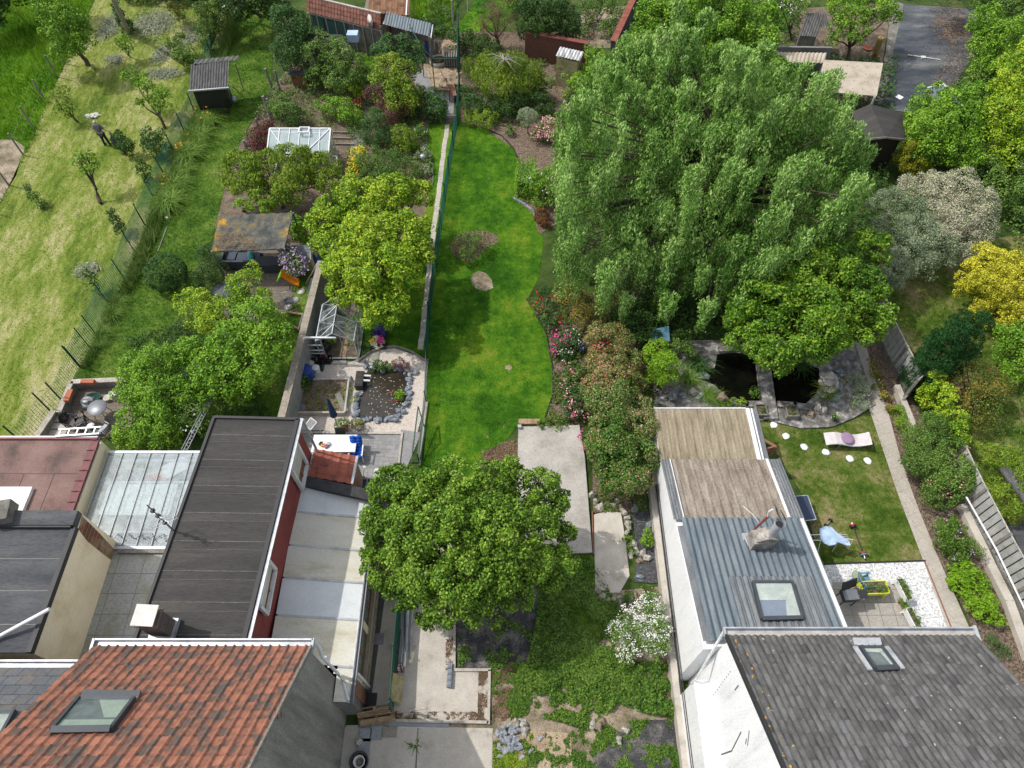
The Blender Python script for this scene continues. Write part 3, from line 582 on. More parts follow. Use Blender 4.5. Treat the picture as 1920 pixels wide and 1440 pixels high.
mb=MB(); mb.beam((-5.93,yE,zE-.02),(-5.93,yr,zr+.06),.06,.16); t.part('verge',mb,MAT['greyw'])
mb=MB(); mb.tube([(-9.15,yr,zr+.1),(-12.4,yr,zr+.1)],.13,8); mb.tube([(-5.9,yr,zr+.1),(-9.15,yr,zr+.1)],.13,8); t.part('ridge_cap',mb,tm)
g=MB(); 
for dy,dz,w_,h_ in((.20,-.02,.045,.15),(.04,-.08,.36,.03)): g.box((-9.15,yE+dy,zE+dz),(6.5,w_,h_))
g.box((-5.9,yE+.02,zE-.03),(.07,.42,.17)); g.box((-12.4,yE+.02,zE-.03),(.07,.42,.17)); t.part('gutter',g,MAT['zinc'])
n1=(0,S1,1); P=[Apl(u,v,zE+.06,yE,S1) for u,v in((150,1311),(252,1313),(208,1372),(97,1374))]; skylight(t,P,n1,('gdark','ggreen',[((0,.68),(1,.68),(1,1),(0,1)),((.35,.0),(1,0),(1,.62),(.72,.62))]),.085)
g=MB(); g.beam(P[0]+Vector((-.05,.16,-.1)),P[1]+Vector((.05,.16,-.1)),.2,.05); t.part('flashing',g,MAT['anthr'])
g=MB(); g.tube([(-5.86,yE+.15,zE-.1),(-5.82,yE+.1,zE-.5),(-5.82,yE-.05,zE-1.0),(-5.82,yE-.05,2.7),(-5.6,yE-.35,2.55),(-5.42,4.5,2.5)],.055,10)
for zz in(4.9,4.0,3.1): g.box((-5.82,yE-.05,zz),(.14,.14,.035))
t.part('downpipe',g,MAT['whitep'])
g=MB(); g.tube([Ax(519,1348,-5.93)+Vector((.02,0,0)),Ax(520,1338,-5.8),Ax(526,1334,-5.75),Ax(528,1345,-5.85)],.015,6); t.part('cable_hook',g,MAT['rust'])
# slate neighbour
q=A(80,1252,5.9); yS=q.y
t=T('slate_house','neighbouring house with grey slate roof beside the orange tiled roof','house',(-16,2,0))
mb=MB(); mb.poly([(-20,yS-.1,0),(-20,yS-.1,5.75),(-20,.3,5.75+(yS-.4)*.9),(-20,-4.5,5.75),(-20,-4.5,0)],(7.55,0,0)); t.part('wall',mb,MAT['render'])
mb=MB(); mb.poly([(-20,yS,5.85),(-20,.2,5.85+(yS-.2)*.9),(-20,.2,5.95+(yS-.2)*.9),(-20,yS,5.95)],(7.55,0,0)); t.part('roof',mb,MAT['slate'])
mb=MB(); mb.box((-16.2,yS+.2,5.85),(7.5,.05,.14)); mb.box((-16.2,yS+.02,5.76),(7.5,.36,.03)); t.part('gutter',mb,MAT['zinc'])
P=[Apl(u,v,5.95,yS,.9) for u,v in((-60,1340),(28,1337),(-6,1402),(-100,1408))]; skylight(t,P,(0,.9,1),('gcream','gcream',[]))
# flat roofed extension with red cladding
t=T('flat_roof_extension','two storey extension with long dark felt roof and dark red cladding','building',(-9.6,9.5,0))
rl,rr,fr,fl=A(402,783,5.3),A(561,787,5.3),Vector((-8.22,5.38,5.3)),Vector((-11.65,5.38,5.3))
ins=lambda p,dx,dy,z: Vector((p.x+dx,p.y+dy,z))
mb=MB(); mb.poly([ins(rl,.1,-.1,0),ins(rr,-.16,-.1,0),ins(fr,-.16,0,0),ins(fl,.1,0,0)],(0,0,5.12)); t.part('wall',mb,MAT['offw'])
mb=MB(); mb.poly([ins(rr,-.15,-.1,0),ins(rr,-.1,-.1,0),ins(fr,-.1,0,0),ins(fr,-.15,0,0)],(0,0,5.12)); t.part('cladding',mb,MAT['redw'])
mb=MB(); mb.poly([ins(rl,0,0,5.12),ins(rr,0,0,5.12),ins(fr,0,0,5.12),ins(fl,0,0,5.12)],(0,0,.18)); rp=t.part('roof',mb,MAT['felt'])
mb=MB(); L=[ins(p,0,0,5.34) for p in(rl,rr,fr)]; mb.beam(ins(rl,0,0,5.33),ins(fl,0,0,5.33),.10,.09); mb.beam(L[0],L[1],.1,.08); mb.beam(ins(rr,-.05,0,5.33),ins(fr,-.05,0,5.33),.14,.1); t.part('edge_trim',mb,MAT['blackm'])
mb=MB(); mb.beam(ins(rr,.06,.06,5.22),ins(fr,.06,0,5.22),.05,.2); mb.beam(ins(rr,.12,.05,5.3),ins(fr,.12,0,5.3),.06,.05)
mb.tube([ins(rr,.1,.05,5.2),ins(rr,.1,.03,2.7)],.05,8); t.part('fascia',mb,MAT['zinc'])
mb=MB()
for k in range(8):
    f=(k+.7)/8.2; a=ins(rl.lerp(fl,f),.1,0,5.303); b=ins(rr.lerp(fr,f),-.12,0,5.303); mb.beam(a,b,.022,.008)
    a=ins(rl.lerp(fl,f+.035),.1,0,5.303); b=ins(rr.lerp(fr,f+.035),-.12,0,5.303); mb.beam(a,b,.01,.006)
t.part('seam',mb,mk('felt_seam',[(.10,.10,.10),(.2,.2,.2)],8,.9,.2,30,.4),parent=rp)
xw=-7.98
for pts in (((557,841),(545,885),(562,917),(573,874)),((505,1046),(482,1125),(505,1155),(524,1075))):
    P=[Ax(u,v,xw) for u,v in pts]; y0,y1=P[0].y,P[1].y; zt=5.05; zb=(P[2].z+P[3].z)/2; zm=zt-(zt-zb)*.62; xx=rr.x+(fr.x-rr.x)*(rr.y-(y0+y1)/2)/(rr.y-fr.y)
    mb=MB(); 
    for a,b in(((y0,zt),(y1,zt)),((y1,zt),(y1,zb)),((y1,zb),(y0,zb)),((y0,zb),(y0,zt))): mb.beam((xx+.03,a[0],a[1]),(xx+.03,b[0],b[1]),.12,.12)
    fo=t.part('window',mb,MAT['whitep']); mb=MB(); mb.bb(xx-.1,xx+.02,y1,y0,zm,zt); t.part('shutter',mb,MAT['offw'],parent=fo)
    mb=MB(); mb.bb(xx-.09,xx-.04,y1,y0,zb,zm); 
    for yy in(y0-.04,(y0+y1)/2,y1+.04): mb.bb(xx-.04,xx+.0,yy-.04,yy+.04,zb,zm)
    t.part('pane_frame',mb,MAT['woodb'],parent=fo)
# chimney
c=A(312,1188,5.3); rzc=R(-3)
mb=MB(); mb.box((c.x-.05,c.y+.12,5.3+.62),(.62,.5,1.24),rzc); mb.box((c.x-.05,c.y+.12,6.58),(.7,.58,.08),rzc)
ch=t.part('chimney',mb,MAT['blockw']); mb=MB(); mb.box((c.x-.05,c.y+.12,5.4),(.76,.64,.18),rzc); t.part('flashing',mb,MAT['zinc'],parent=ch)
mb=MB(); mb.box((c.x-.05,c.y+.12,6.69),(.5,.4,.16),rzc); t.part('flue',mb,MAT['black'],parent=ch); mb=MB(); mb.box((c.x-.05,c.y+.12,6.84),(.66,.62,.04),rzc,R(2)); t.part('chimney_cap',mb,MAT['offw'],parent=ch)
# TV antenna
c=A(330,995,5.3); t=T('television_antenna','thin television aerial mast leaning over the glass roof at the felt roof edge','antenna',c)
mb=MB(); mb.tube([c-Vector((.08,0,.9)),c+Vector((-.08,0,0)),c+Vector((-.1,0,2.1))],[.03,.03,.02],8); t.part('mast',mb,MAT['alud'])
mb=MB(); b=c+Vector((-.1,0,1.25)); d1=Vector((.8,-.45,.02)); mb.tube([b-d1*.25,b+d1*.55],.014,6)
for k in range(7):
    p=b+d1*(-.2+.12*k); mb.tube([p-Vector((.14,.24,0)),p+Vector((.14,.24,0))],.007,5)
for zz in(.62,.8): mb.tube([c+Vector((-.4,-.2,zz)),c+Vector((.25,.2,zz))],.01,5)
t.part('aerial',mb,MAT['alu']); mb=MB()
for zz in(.7,1.25,1.65): mb.box(c+Vector((-.1,0,zz)),(.1,.12,.12))
t.part('clamp',mb,MAT['black'])
# veranda annex
xl,xr_,z1,z2=-8.0,-5.36,3.05,2.45; ya,yb=4.42,12.15
t=T('veranda','lean-to veranda with milky blue and yellowed roof panels beside the red wall','veranda',(-6.7,8.3,0))
ys=[12.2]+[Vector(A(u,v,2.95)).y for u,v in((560,962),(546,1024),(529,1085),(515,1155))]+[5.55,ya]
cols=['panelb','panely','panely','panelb','panely','panely']
def vz(x): return z1+(z2-z1)*(x-xl)/(xr_-xl)
for i in range(6):
    a,b=ys[i],ys[i+1]; x0=xl-.15 if i<5 else -5.9; mb=MB(); sk=.0
    mb.poly([(x0,a-.03,vz(x0)),(xr_,a-.03,z2),(xr_,a-.03,z2-.03),(x0,a-.03,vz(x0)-.03)],(0,b-a+.06,0)); t.part('roof_panel',mb,MAT[cols[i]])
mb=MB()
for i in range(1,6): mb.beam((xl-.1 if i<5 else -5.9,ys[i],vz(xl if i<5 else -5.9)+.0),(xr_,ys[i],z2+.01),.07,.07)
mb.beam((xr_-.03,12.2,z2),(xr_-.03,ya,z2),.06,.08); t.part('glazing_bar',mb,MAT['zinc'])
mb=MB(); mb.box(((xr_+.05),(ya+12.3)/2,z2-.06),(.1,12.3-ya,.03)); mb.box((xr_+.10,(ya+12.3)/2,z2-.01),(.03,12.3-ya,.12)); mb.box((xr_+.0,(ya+12.3)/2,z2-.01),(.03,12.3-ya,.1)); t.part('gutter',mb,MAT['alud'])
mb=MB(); mb.bb(xr_-.14,xr_+.02,5.3,12.2,0,.75); mb.bb(xr_-.14,xr_,5.3,12.2,2.1,2.4); mb.bb(-8,xr_,12.1,12.2,0,2.4)
for yy in(5.35,7.2,8.9,10.6,12.1): mb.bb(xr_-.14,xr_+.01,yy-.12,yy+.12,.75,2.1)
t.part('wall',mb,MAT['cream'])
mb=MB(); mb.bb(xr_-.02,xr_+.13,5.3,12.2,0,.18); mb.bb(xr_-.02,xr_+.10,5.35,12.1,.72,.80); t.part('plinth',mb,mk('plinth',[(.30,.27,.2),(.40,.36,.27)],2,.9))
for a,b in((5.47,7.08),(7.32,8.78),(9.02,10.48),(10.72,11.98)):
    mb=MB(); x=xr_-.07
    for p,q in(((a,.8),(b,.8)),((b,.8),(b,2.1)),((b,2.1),(a,2.1)),((a,2.1),(a,.8)),(((a+b)/2,.8),((a+b)/2,2.1))): mb.beam((x,p[0],p[1]),(x,q[0],q[1]),.08,.08)
    w_=t.part('window',mb,MAT['woodb']); mb=MB(); mb.bb(x-.01,x+.01,a,b,.8,2.1); t.part('pane',mb,MAT['glassd'],parent=w_)
mb=MB(); p=A(668,1262,2.3); mb.tube([(xr_+.08,p.y,2.35),(xr_+.1,p.y,2.0),(xr_+.13,p.y,1.0),(xr_+.13,p.y,.05)],.05,10); t.part('downpipe',mb,MAT['whitep'])
mb=MB(); mb.bb(xr_-.6,xr_+.02,4.45,5.3,0,2.3); t.part('side_wall',mb,MAT['render']); mb=MB(); mb.bb(xr_+.03,xr_+.06,4.75,5.15,.1,2.0); t.part('door',mb,MAT['woodb'])
# tiled porch
t=T('tiled_porch','small porch roof of red clay tiles between terrace and veranda','porch',(-7,13.1,0))
o=A(577,893,3.1); u_=A(660,908,3.0)-o; v_=A(590,842,2.75)-o; mb=MB(); mb.sheet(o,u_,v_,60,42,lambda a,b:.04*(.5+.5*math.cos(2*math.pi*a/.36))**3+.03*((b/.3)%1),uvs=(.36,.3))
t.part('roof',mb,tilem('red_clay_tile',[(.16,.055,.045),(.30,.09,.06),(.37,.13,.085)],[.4,.6,.85],.36,.3,nsc=1.5))
t.part('verge',MB().beam(o+u_,o+u_+v_,.09,.1),MAT['zinc']); t.part('verge',MB().beam(o,o+v_,.07,.08),MAT['zinc'])
mb=MB(); a,b,c2,d2=[o+Vector((0,0,-.06)),o+u_+Vector((-.05,0,-.06)),o+u_+v_+Vector((-.05,-.1,-.06)),o+v_+Vector((0,-.1,-.06))]; mb.add([Vector((p.x,p.y,0)) for p in(a,b,c2,d2)]+[a,b,c2,d2],[(0,1,5,4),(1,2,6,5),(2,3,7,6),(3,0,4,7)]); t.part('wall',mb,MAT['woodb'])
mb=MB(); a=A(571,903,3.08);b=A(714,934,2.75); mb.beam(a,b,.42,.2); t2=T('slate_parapet','dark slate covered parapet between porch tiles and milky veranda roof','parapet',(-6.5,12.4,0)); t2.part('coping',mb,mk('dark_slate_coping',[(.035,.035,.037),(.07,.07,.072)],5,.7,.5,12,.3)); mb=MB(); mb.beam(a-Vector((0,0,1.5)),b-Vector((0,0,1.3)),.2,2.5); t2.part('wall',mb,MAT['render'])
# glass canopy + mossy panel roof + cream wall + red felt building + dark felt building
zc=3.0; g0,g1=A(203,850,zc),A(376,850,zc); yb2=A(260,1023,zc).y; XL=g0.x; XR=-11.45
t=T('glass_canopy','patio canopy of clear panes on dark bars over white blinds','canopy',(-13.5,11,0))
mb=MB(); mb.bb(XL-.05,XR,yb2,g0.y,zc-.02,zc); t.part('glazing',mb,MAT['glassw'])
mb=MB(); n=9
for i in range(n): x=XL+.05+(XR-XL-.15)*i/(n-1); mb.bb(x-.015,x+.015,yb2,g0.y,zc+.003,zc+.045)
for yy in(yb2+.02,yb2+.55,g0.y-.03): mb.bb(XL,XR,yy-.03,yy+.03,zc-.08,zc-.025)
t.part('glazing_bar',mb,MAT['alud'])
mb=MB(); mb.bb(XL-.02,XR,yb2-.14,yb2-.03,zc-.12,zc+.03); mb.bb(XL-.05,XR,g0.y+.01,g0.y+.12,zc-.12,zc+.01); t.part('gutter',mb,MAT['zinc'])
ym1,ym2=A(280,908,2.83).y,A(280,966,2.83).y
mb=MB(); mb.bb(XL+.35,XR-1.5,ym2,ym1,2.82,2.85); t.part('blind',mb,MAT['white']); t.part('blind',MB().bb(XR-1.25,XR-.15,ym2,ym1,2.82,2.85),MAT['white'])
mb=MB(); yw=A(280,866,2.5).y; mb.bb(XL+.3,XR,yw,yw+.09,2.45,2.55); mb.bb(XL+.3,XR,yw+.25,yw+.3,2.45,2.55); mb.bb(XL+.1,XR,ym1+.2,ym1+.3,2.3,2.5); t.part('beam',mb,MAT['whitep'])
mb=MB(); mb.bb(XL,XR,yb2,g0.y,.0,.03); t.part('floor',mb,brickm('canopy_floor',(.17,.14,.13),(.22,.21,.21),(.13,.12,.12),1,.5,.5,.01))
for i,(u,v,w_,h_,m_) in enumerate(((235,900,1.1,.9,'woodb'),(300,905,.8,.7,'terra'),(340,890,.9,1.0,'alud'))):
    p=A(u,v,.4); mb=MB(); mb.box((p.x,p.y,h_/2+.03),(w_,.6,h_),.3*i); mb.box((p.x,p.y,h_+.06),(w_+.1,.7,.05),.3*i); one(['garden_cupboard','crate','work_bench'][i],['brown cupboard seen dimly under the patio glass at left','reddish crate seen dimly under the patio glass','grey bench seen dimly under the patio glass at right'][i],['cupboard','crate','bench'][i],mb,MAT[m_],(p.x,p.y,0))
# fairy light string
mb=MB(); pr=None
for i in range(26):
    p=Vector((XL+.9+(XR-XL-1)*i/25,yb2+.1+.32*abs(math.sin(i*1.1)),zc+.06)); 
    if pr: mb.tube([pr,p],.008,4,False)
    mb.box(p,(.035,.035,.035)); pr=p
one('light_string','dark string of small bulbs laid along the near edge of the patio glass','light string',mb,MAT['black'],(XL+2,yb2+.2,zc))
zm=2.95; a=A(150,1225,zm)
t=T('courtyard_roof','low flat roof of mossy grey panels between cream wall and felt roof','roof',(-13,7,0))
xm0=A(215,1045,zm).x; mb=MB(); mb.bb(xm0-.1,-11.3,5.1,yb2-.16,0,zm); t.part('roof',mb,MAT['roofslab'])
mb=MB(); mb.bb(xm0+.1,-11.4,yb2-.3,yb2-.17,zm,zm+.12); t.part('edge_trim',mb,MAT['greyw'])
# dark felt building
xB=xm0-.1; pT=Ax(100,1105,xB); zB=pT.z; 
t=T('felt_roof_building','taller building with dark grey felt roof and cream wall','building',(-17,8,0))
yN=Ax(152,960,xB).y; yN=A(150,962,zB).y; y0f=5.3
mb=MB(); mb.bb(-26,xB,y0f,yN,0,zB-.12); t.part('wall',mb,MAT['cream'])
mb=MB(); mb.bb(-26,xB-.12,y0f,yN-.5,zB-.12,zB-.02); mb.bb(-26,xB-.02,yN-.5,yN+.02,zB-.12,zB+.18); rp=t.part('roof',mb,MAT['felt2'])
mb=MB(); mb.bb(xB-.12,xB+.03,y0f,yN-.5,zB-.16,zB+.05); mb.bb(-26,xB-.1,yN-.56,yN-.5,zB-.02,zB+.14); t.part('edge_trim',mb,MAT['blackm'])
mb=MB()
for k in range(5): mb.bb(-26,xB-.14,yN-1.6-1.05*k,yN-1.57-1.05*k,zB-.02,zB-.012)
t.part('seam',mb,MAT['black'],parent=rp)
mb=MB(); mb.poly([Vector((xB+.004,q_.y,q_.z)) for q_ in [Ax(u,v,xB) for u,v in((154,968),(186,1000),(221,1038),(214,1054),(190,1036),(163,1014),(147,992))]],(.012,0,0)); t.part('bare_brick',mb,MAT['brickx'])
mb=MB(); p=A(93,1142,zB+.5); mb.tube([p,A(-5,1195,zB+.12),A(-80,1230,zB+.1)],.06,10); t.part('vent_pipe',mb,MAT['whitep'])
mb=MB(); p=A(3,962,zB+.3); mb.box(p,(.7,.7,.5),R(10)); t.part('parapet_block',mb,MAT['concd'])
# red felt building
zR=3.5; yT=A(90,822,zR).y; xR2=A(187,830,zR).x
t=T('red_roof_building','low building with stained red felt roof above the orchard patio','building',(-19,12.5,0))
mb=MB(); mb.bb(-28,xR2-.02,yN+.03,yT-.05,0,zR-.1); t.part('wall',mb,MAT['cream'])
mb=MB(); mb.bb(-28,xR2-.15,yN+.04,yT-.02,zR-.1,zR); rp=t.part('roof',mb,MAT['redfelt'])
mb=MB(); yl=yT-1.55; mb.bb(-28,xR2-.3,yl,yl+.02,zR,zR+.008)
for k in range(7): mb.bb(xR2-1.3-1.15*k,xR2-1.28-1.15*k,yN+.1,yl,zR,zR+.008)
t.part('seam',mb,MAT['blackm'],parent=rp)
mb=MB(); mb.bb(-28,xR2-.1,yT-.08,yT+.0,zR,zR+.09); t.part('edge_trim',mb,MAT['shingle']); mb=MB(); mb.bb(-28,xR2-.15,yT+.0,yT+.1,zR-.15,zR+.03); t.part('gutter',mb,MAT['zinc'])
L=yT-yN-.15; mb=MB(); nt_=9
for k in range(nt_):
    y=yT-.15-(k+.5)*L/nt_; mb.box((xR2-.15,y,zR+.05),(.3,L/nt_*.96,.1),0,R(2)); mb.tube([(xR2-.33,y+L/nt_/2,zR+.1),(xR2-.15,y+L/nt_/2,zR+.14),(xR2+.02,y+L/nt_/2,zR+.08)],.025,6)
t.part('verge_tiles',mb,MAT['shingle'])
mb=MB(); p1=A(62,914,zR+.1); x0=p1.x; mb.bb(-24,x0,p1.y-2.2,p1.y,zR,zR+.16); mb2=MB(); mb2.sheet((-24,p1.y-2.1,zR+.17),(x0+23.9,0,0),(0,2.0,0),14,8,lambda a,b:.3*math.sin(min(1,max(0,b/2.0))*math.pi)**.5*math.sin(min(1,max(0,a/(x0+23.9)))*math.pi)**.4)
rl_=t.part('roof_light',mb,MAT['whitep']); t.part('dome',mb2,MAT['white'],parent=rl_)
t3=T('ladder','aluminium ladder lying behind the gutter of the red felt roof','ladder',(xR2-2,yT+.3,zR)); mb=MB(); a=A(105,818,zR+.1); b=A(186,813,zR+.1)
mb.beam(a,b,.06,.06); mb.beam(a+Vector((0,.3,0)),b+Vector((0,.3,0)),.06,.06); t3.part('rail',mb,MAT['alu']); mb=MB()
for k in range(5): p=a.lerp(b,(k+.3)/5); mb.beam(p,p+Vector((0,.3,0)),.05,.04)
t3.part('rungs',mb,MAT['alu'])
# right white house
S2=.77; y2,z2_=5.72,5.8; X0=6.5; X1=14.0
t=T('white_house','white painted house with large grey corrugated slate roof in the front right corner','house',(10,2,0))
mb=MB(); yr=.0; zr=z2_+(y2-yr)*S2; mb.poly([(X0,y2-.15,0),(X0,y2-.15,z2_-.15),(X0,yr,zr-.15),(X0,-y2,z2_-.15),(X0,-y2,0)],(X1-X0-.1,0,0)); t.part('wall',mb,MAT['white'])
gm=tilem('grey_roof_sheet',[(.06,.06,.065),(.10,.098,.097),(.145,.14,.138),(.17,.185,.205)],[.35,.55,.72,.92],.19,.42,nsc=1.6,spots=((.42,.40,.36),5.5,.705))
def gp(a,b): j=(b/.42)%1; return .045*(.5-.5*math.cos(2*math.pi*a/.19))+.025*(1-j)
Ls=(y2-yr)*math.hypot(1,S2); mb=MB(); mb.sheet((X0-.02,y2,z2_),(X1-X0+.05,0,0),(0,-(y2-yr),(y2-yr)*S2),int((X1-X0)/.19*8),int(Ls/.42)*6,gp,uvs=(.19,.42)); t.part('roof',mb,gm)
mb=MB(); mb.sheet((X0-.02,-y2,z2_),(X1-X0+.05,0,0),(0,(y2-yr),(y2-yr)*S2),120,30,gp,uvs=(.19,.42)); t.part('roof',mb,gm)
mb=MB(); mb.beam((X0-.03,y2,z2_+.03),(X0-.03,yr,zr+.03),.08,.14); t.part('verge',mb,MAT['blackm'])
mb=MB()
for k in range(16): 
    p=Vector((X0+.12+random.uniform(-.1,.4),y2-.2-k*.24,0)); p.z=z2_+(y2-p.y)*S2+.05; mb.blob(p,(.03,.05,.006),k,.6,6,3)
t.part('lichen_patch',mb,plain('orange_lichen',(.5,.30,.03),.9))
mb=MB(); xm=(X0+X1)/2; mb.box((xm,y2+.22,z2_+.0),(X1-X0+.1,.04,.12)); mb.box((xm,y2+.12,z2_-.06),(X1-X0+.1,.24,.03)); mb.tube([(X0-.05,y2+.23,z2_+.07),(X1+.05,y2+.23,z2_+.07)],.03,8)
mb.box((X0-.05,y2+.12,z2_),(.06,.26,.14)); mb.box((X1+.05,y2+.05,z2_+.02),(.09,.5,.16)); t.part('gutter',mb,MAT['zinc'])
mb=MB(); mb.box((xm,y2+.02,z2_-.01),(X1-X0,.14,.03)); t.part('eaves_board',mb,MAT['fibre'])
mb=MB(); mb.tube([(X0-.05,y2+.15,z2_-.1),(X0-.1,y2-.0,z2_-.9),(6.02,y2-.7,z2_-2.5),(6.0,y2-.7,2.6)],.045,8); t.part('downpipe',mb,MAT['whitep'])
P=[Apl(u,v,z2_+.05,y2,S2) for u,v in((1613,1216),(1652,1216),(1682,1256),(1642,1258))]; skylight(t,P,(0,S2,1),('gdark','gcream',[((0,0),(1,0),(1,.28),(0,.2)),((.75,.2),(1,.2),(1,1),(.85,1))]),.07)
mb=MB(); up=Vector((0,.35,.5)).normalized()*.04
mb.beam(P[0]+Vector((-.16,.02,.0))+up,P[3]+Vector((-.16,0,0))+up,.13,.05); mb.beam(P[1]+Vector((.16,.02,.0))+up,P[2]+Vector((.16,0,0))+up,.13,.05); mb.beam(P[0]+Vector((-.1,.2,-.13))+up,P[1]+Vector((.1,.2,-.13))+up,.22,.05); t.part('flashing',mb,MAT['zinc'])
mb=MB()  # weep holes and cracks in the gable
for k in range(14): p=Ax(1325+3.4*k,1322-4.8*k,X0); mb.box((X0-.004,p.y,p.z),(.006,.035,.05))
for (a,b,c_,d_) in((1318,1328,1327,1315),(1378,1294,1385,1285),(1320,1369,1336,1352),(1352,1415,1372,1408),(1372,1408,1390,1372),(1402,1398,1405,1370),(1400,1385,1398,1395)):
    p,q=Ax(a,b,X0),Ax(c_,d_,X0); p.x=q.x=X0-.004; mb.beam(p,q,.04,.008,(1,0,0))
t.part('wall_marks',mb,plain('dark_hole',(.09,.09,.11),.9))
mb=MB(); P=[Ax(u,v,6.02) for u,v in((1330,1345),(1290,1440))]; mb.bb(6.02,X0-.005,-5,y2-.7,0,2.9); t.part('side_wall',mb,MAT['white'])
mb=MB(); mb.bb(6.0,X0-.002,-5,y2-.68,2.9,2.95); t.part('edge_trim',mb,MAT['white'])
# long shed
Z0,Y0,SS=2.45,13.5,.30
def zs(y): return Z0+(Y0-y)*SS
t=T('long_shed','long white walled outbuilding with tan and blue grey corrugated roof','outbuilding',(8.3,10,0))
xa,xb=6.04,10.62
mb=MB(); mb.add([(xa,y2-.1,0),(xb,y2-.1,0),(xb,Y0-.05,0),(xa,Y0-.05,0),(xa,y2-.1,zs(y2)-.12),(xb,y2-.1,zs(y2)-.12),(xb,Y0-.05,Z0-.12),(xa,Y0-.05,Z0-.12)],[(0,3,2,1),(4,5,6,7),(0,1,5,4),(1,2,6,5),(2,3,7,6),(3,0,4,7)]); t.part('wall',mb,MAT['white'])
ysp=Apl(1290,975,Z0,Y0,SS).y
def csheet(x0,x1,ya_,yb_,p,h,dz,nm,m_,fn=None):
    mb=MB(); o=Vector((x0,ya_,zs(ya_)+dz)); mb.sheet(o,(x1-x0,0,0),(0,yb_-ya_,zs(yb_)-zs(ya_)),int((x1-x0)/p*8),6,fn or wave(p,h)); return t.part(nm,mb,m_)
rib=lambda a,b:.045*math.exp(-(((a/.33)%1-.5)/.09)**2)
csheet(xa+.32,xb-.42,Y0,ysp-.12,.33,.04,.0,'roof',MAT['tanc2'],rib)
csheet(xa-.08,xa+.36,Y0,ysp,.11,.03,.02,'roof_edge',MAT['greyc']); csheet(xb-.34,xb+.08,Y0,ysp,.11,.03,.02,'roof_edge',MAT['greyc'])
csheet(xa+.2,xb-.02,ysp+.05,y2+.1,.24,.085,.05,'roof',MAT['steel']); csheet(xa-.02,xa+.22,ysp-.3,y2+.1,.3,.02,.06,'roof_edge',MAT['greyc'])
for a_,b_,w_,h_ in(((xb-.40,Y0,zs(Y0)+.05),(xb-.40,ysp,zs(ysp)+.05),.1,.05),((xb+.02,ysp,zs(ysp)+.1),(xb+.02,y2+.1,zs(y2)+.1),.11,.06),((xa+.3,Y0,zs(Y0)+.05),(xa+.3,ysp,zs(ysp)+.05),.03,.04)): t.part('trim_strip',MB().beam(a_,b_,w_,h_),MAT['whitep'])
mb=MB(); mb.beam((xb+.1,Y0,zs(Y0)+.02),(xb+.1,y2,zs(y2)+.02),.06,.14); t.part('gutter',mb,MAT['alud'])
P=[Apl(u,v,Z0+.1,Y0,SS) for u,v in((1410,1094),(1483,1094),(1503,1162),(1427,1164))]; 
mb=MB(); a0=P[0].y+.25; mb.sheet((P[0].x-.75,a0,zs(a0)+.1),(2.9,0,0),(0,y2+.1-a0,zs(y2+.1)-zs(a0)),96,6,wave(.24,.07)); t.part('flashing',mb,MAT['greyc'])
skylight(t,[p+Vector((0,0,.06)) for p in P],(0,SS,1),('gblue','gcream',[((0,0),(1,0),(.72,.5),(0,.5)),((1,0),(1,1),(.62,1),(.72,.45))]),.085)
# bolts
mb=MB()
for i in range(13):
    for j in range(9): y=Y0-.15-j*.37; mb.box((xa+.12+i*.35,y,zs(y)+.05),(.025,.025,.02))
t.part('bolts',mb,MAT['zinc'])
c=Apl(1421,1020,Z0,Y0,SS); mb=MB(); mb.box((c.x,c.y,c.z+.35),(.78,.52,.75),R(4)); mb.poly([(c.x-.36,c.y-.24,c.z+.72),(c.x+.4,c.y-.24,c.z+.72),(c.x+.4,c.y-.24,c.z+.95),(c.x+.05,c.y-.24,c.z+1.05)],(0,.46,0))
ch=t.part('chimney',mb,mk('old_chimney_stone',[(.16,.145,.13),(.34,.31,.28),(.55,.53,.5)],3,.9,.6,16,.4)); mb=MB(); mb.tube([c+Vector((.2,0,.85)),c+Vector((.22,0,1.75))],.15,14); mb.tube([c+Vector((.22,0,1.72)),c+Vector((.22,0,1.9))],.18,14,False); t.part('flue',mb,MAT['zinc'],parent=ch); t.part('flue_dark_plug',MB().tube([c+Vector((.22,0,1.74)),c+Vector((.22,0,1.8))],.12,14),MAT['black'],parent=ch)  # black plug in the flue mouth stands for the dark inside
mb=MB(); mb.box((c.x-.02,c.y,c.z+.06),(1.02,.76,.06)); t.part('flashing',mb,MAT['zinc'],parent=ch)
mb=MB(); mb.tube([c+Vector((-.3,.3,.3)),c+Vector((-.05,.4,1.2)),c+Vector((.0,.4,1.5))],[.03,.045,.05],8); t.part('stove_pipe',mb,MAT['rust'])
mb=MB(); mb.tube([c+Vector((0,.4,1.45)),c+Vector((-.05,.45,1.75)),c+Vector((-.1,.4,1.9)),c+Vector((-.02,.4,2.1))],.03,6); mb.tube([c+Vector((-.12,.4,.9)),c+Vector((-.4,.6,1.2)),c+Vector((-.7,.9,1.25))],.02,6); t.part('wire',mb,MAT['whitep'])
mb=MB(); p=Apl(1465,965,Z0+.08,Y0,SS); mb.tube([p+Vector((-.1,.35,-.1)),p+Vector((-.14,.1,0)),p+Vector((-.08,-.2,.06)),p+Vector((.1,-.2,.06)),p+Vector((.05,.05,0)),p+Vector((0,.2,0))],.02,6); t.part('hook',mb,MAT['black'])
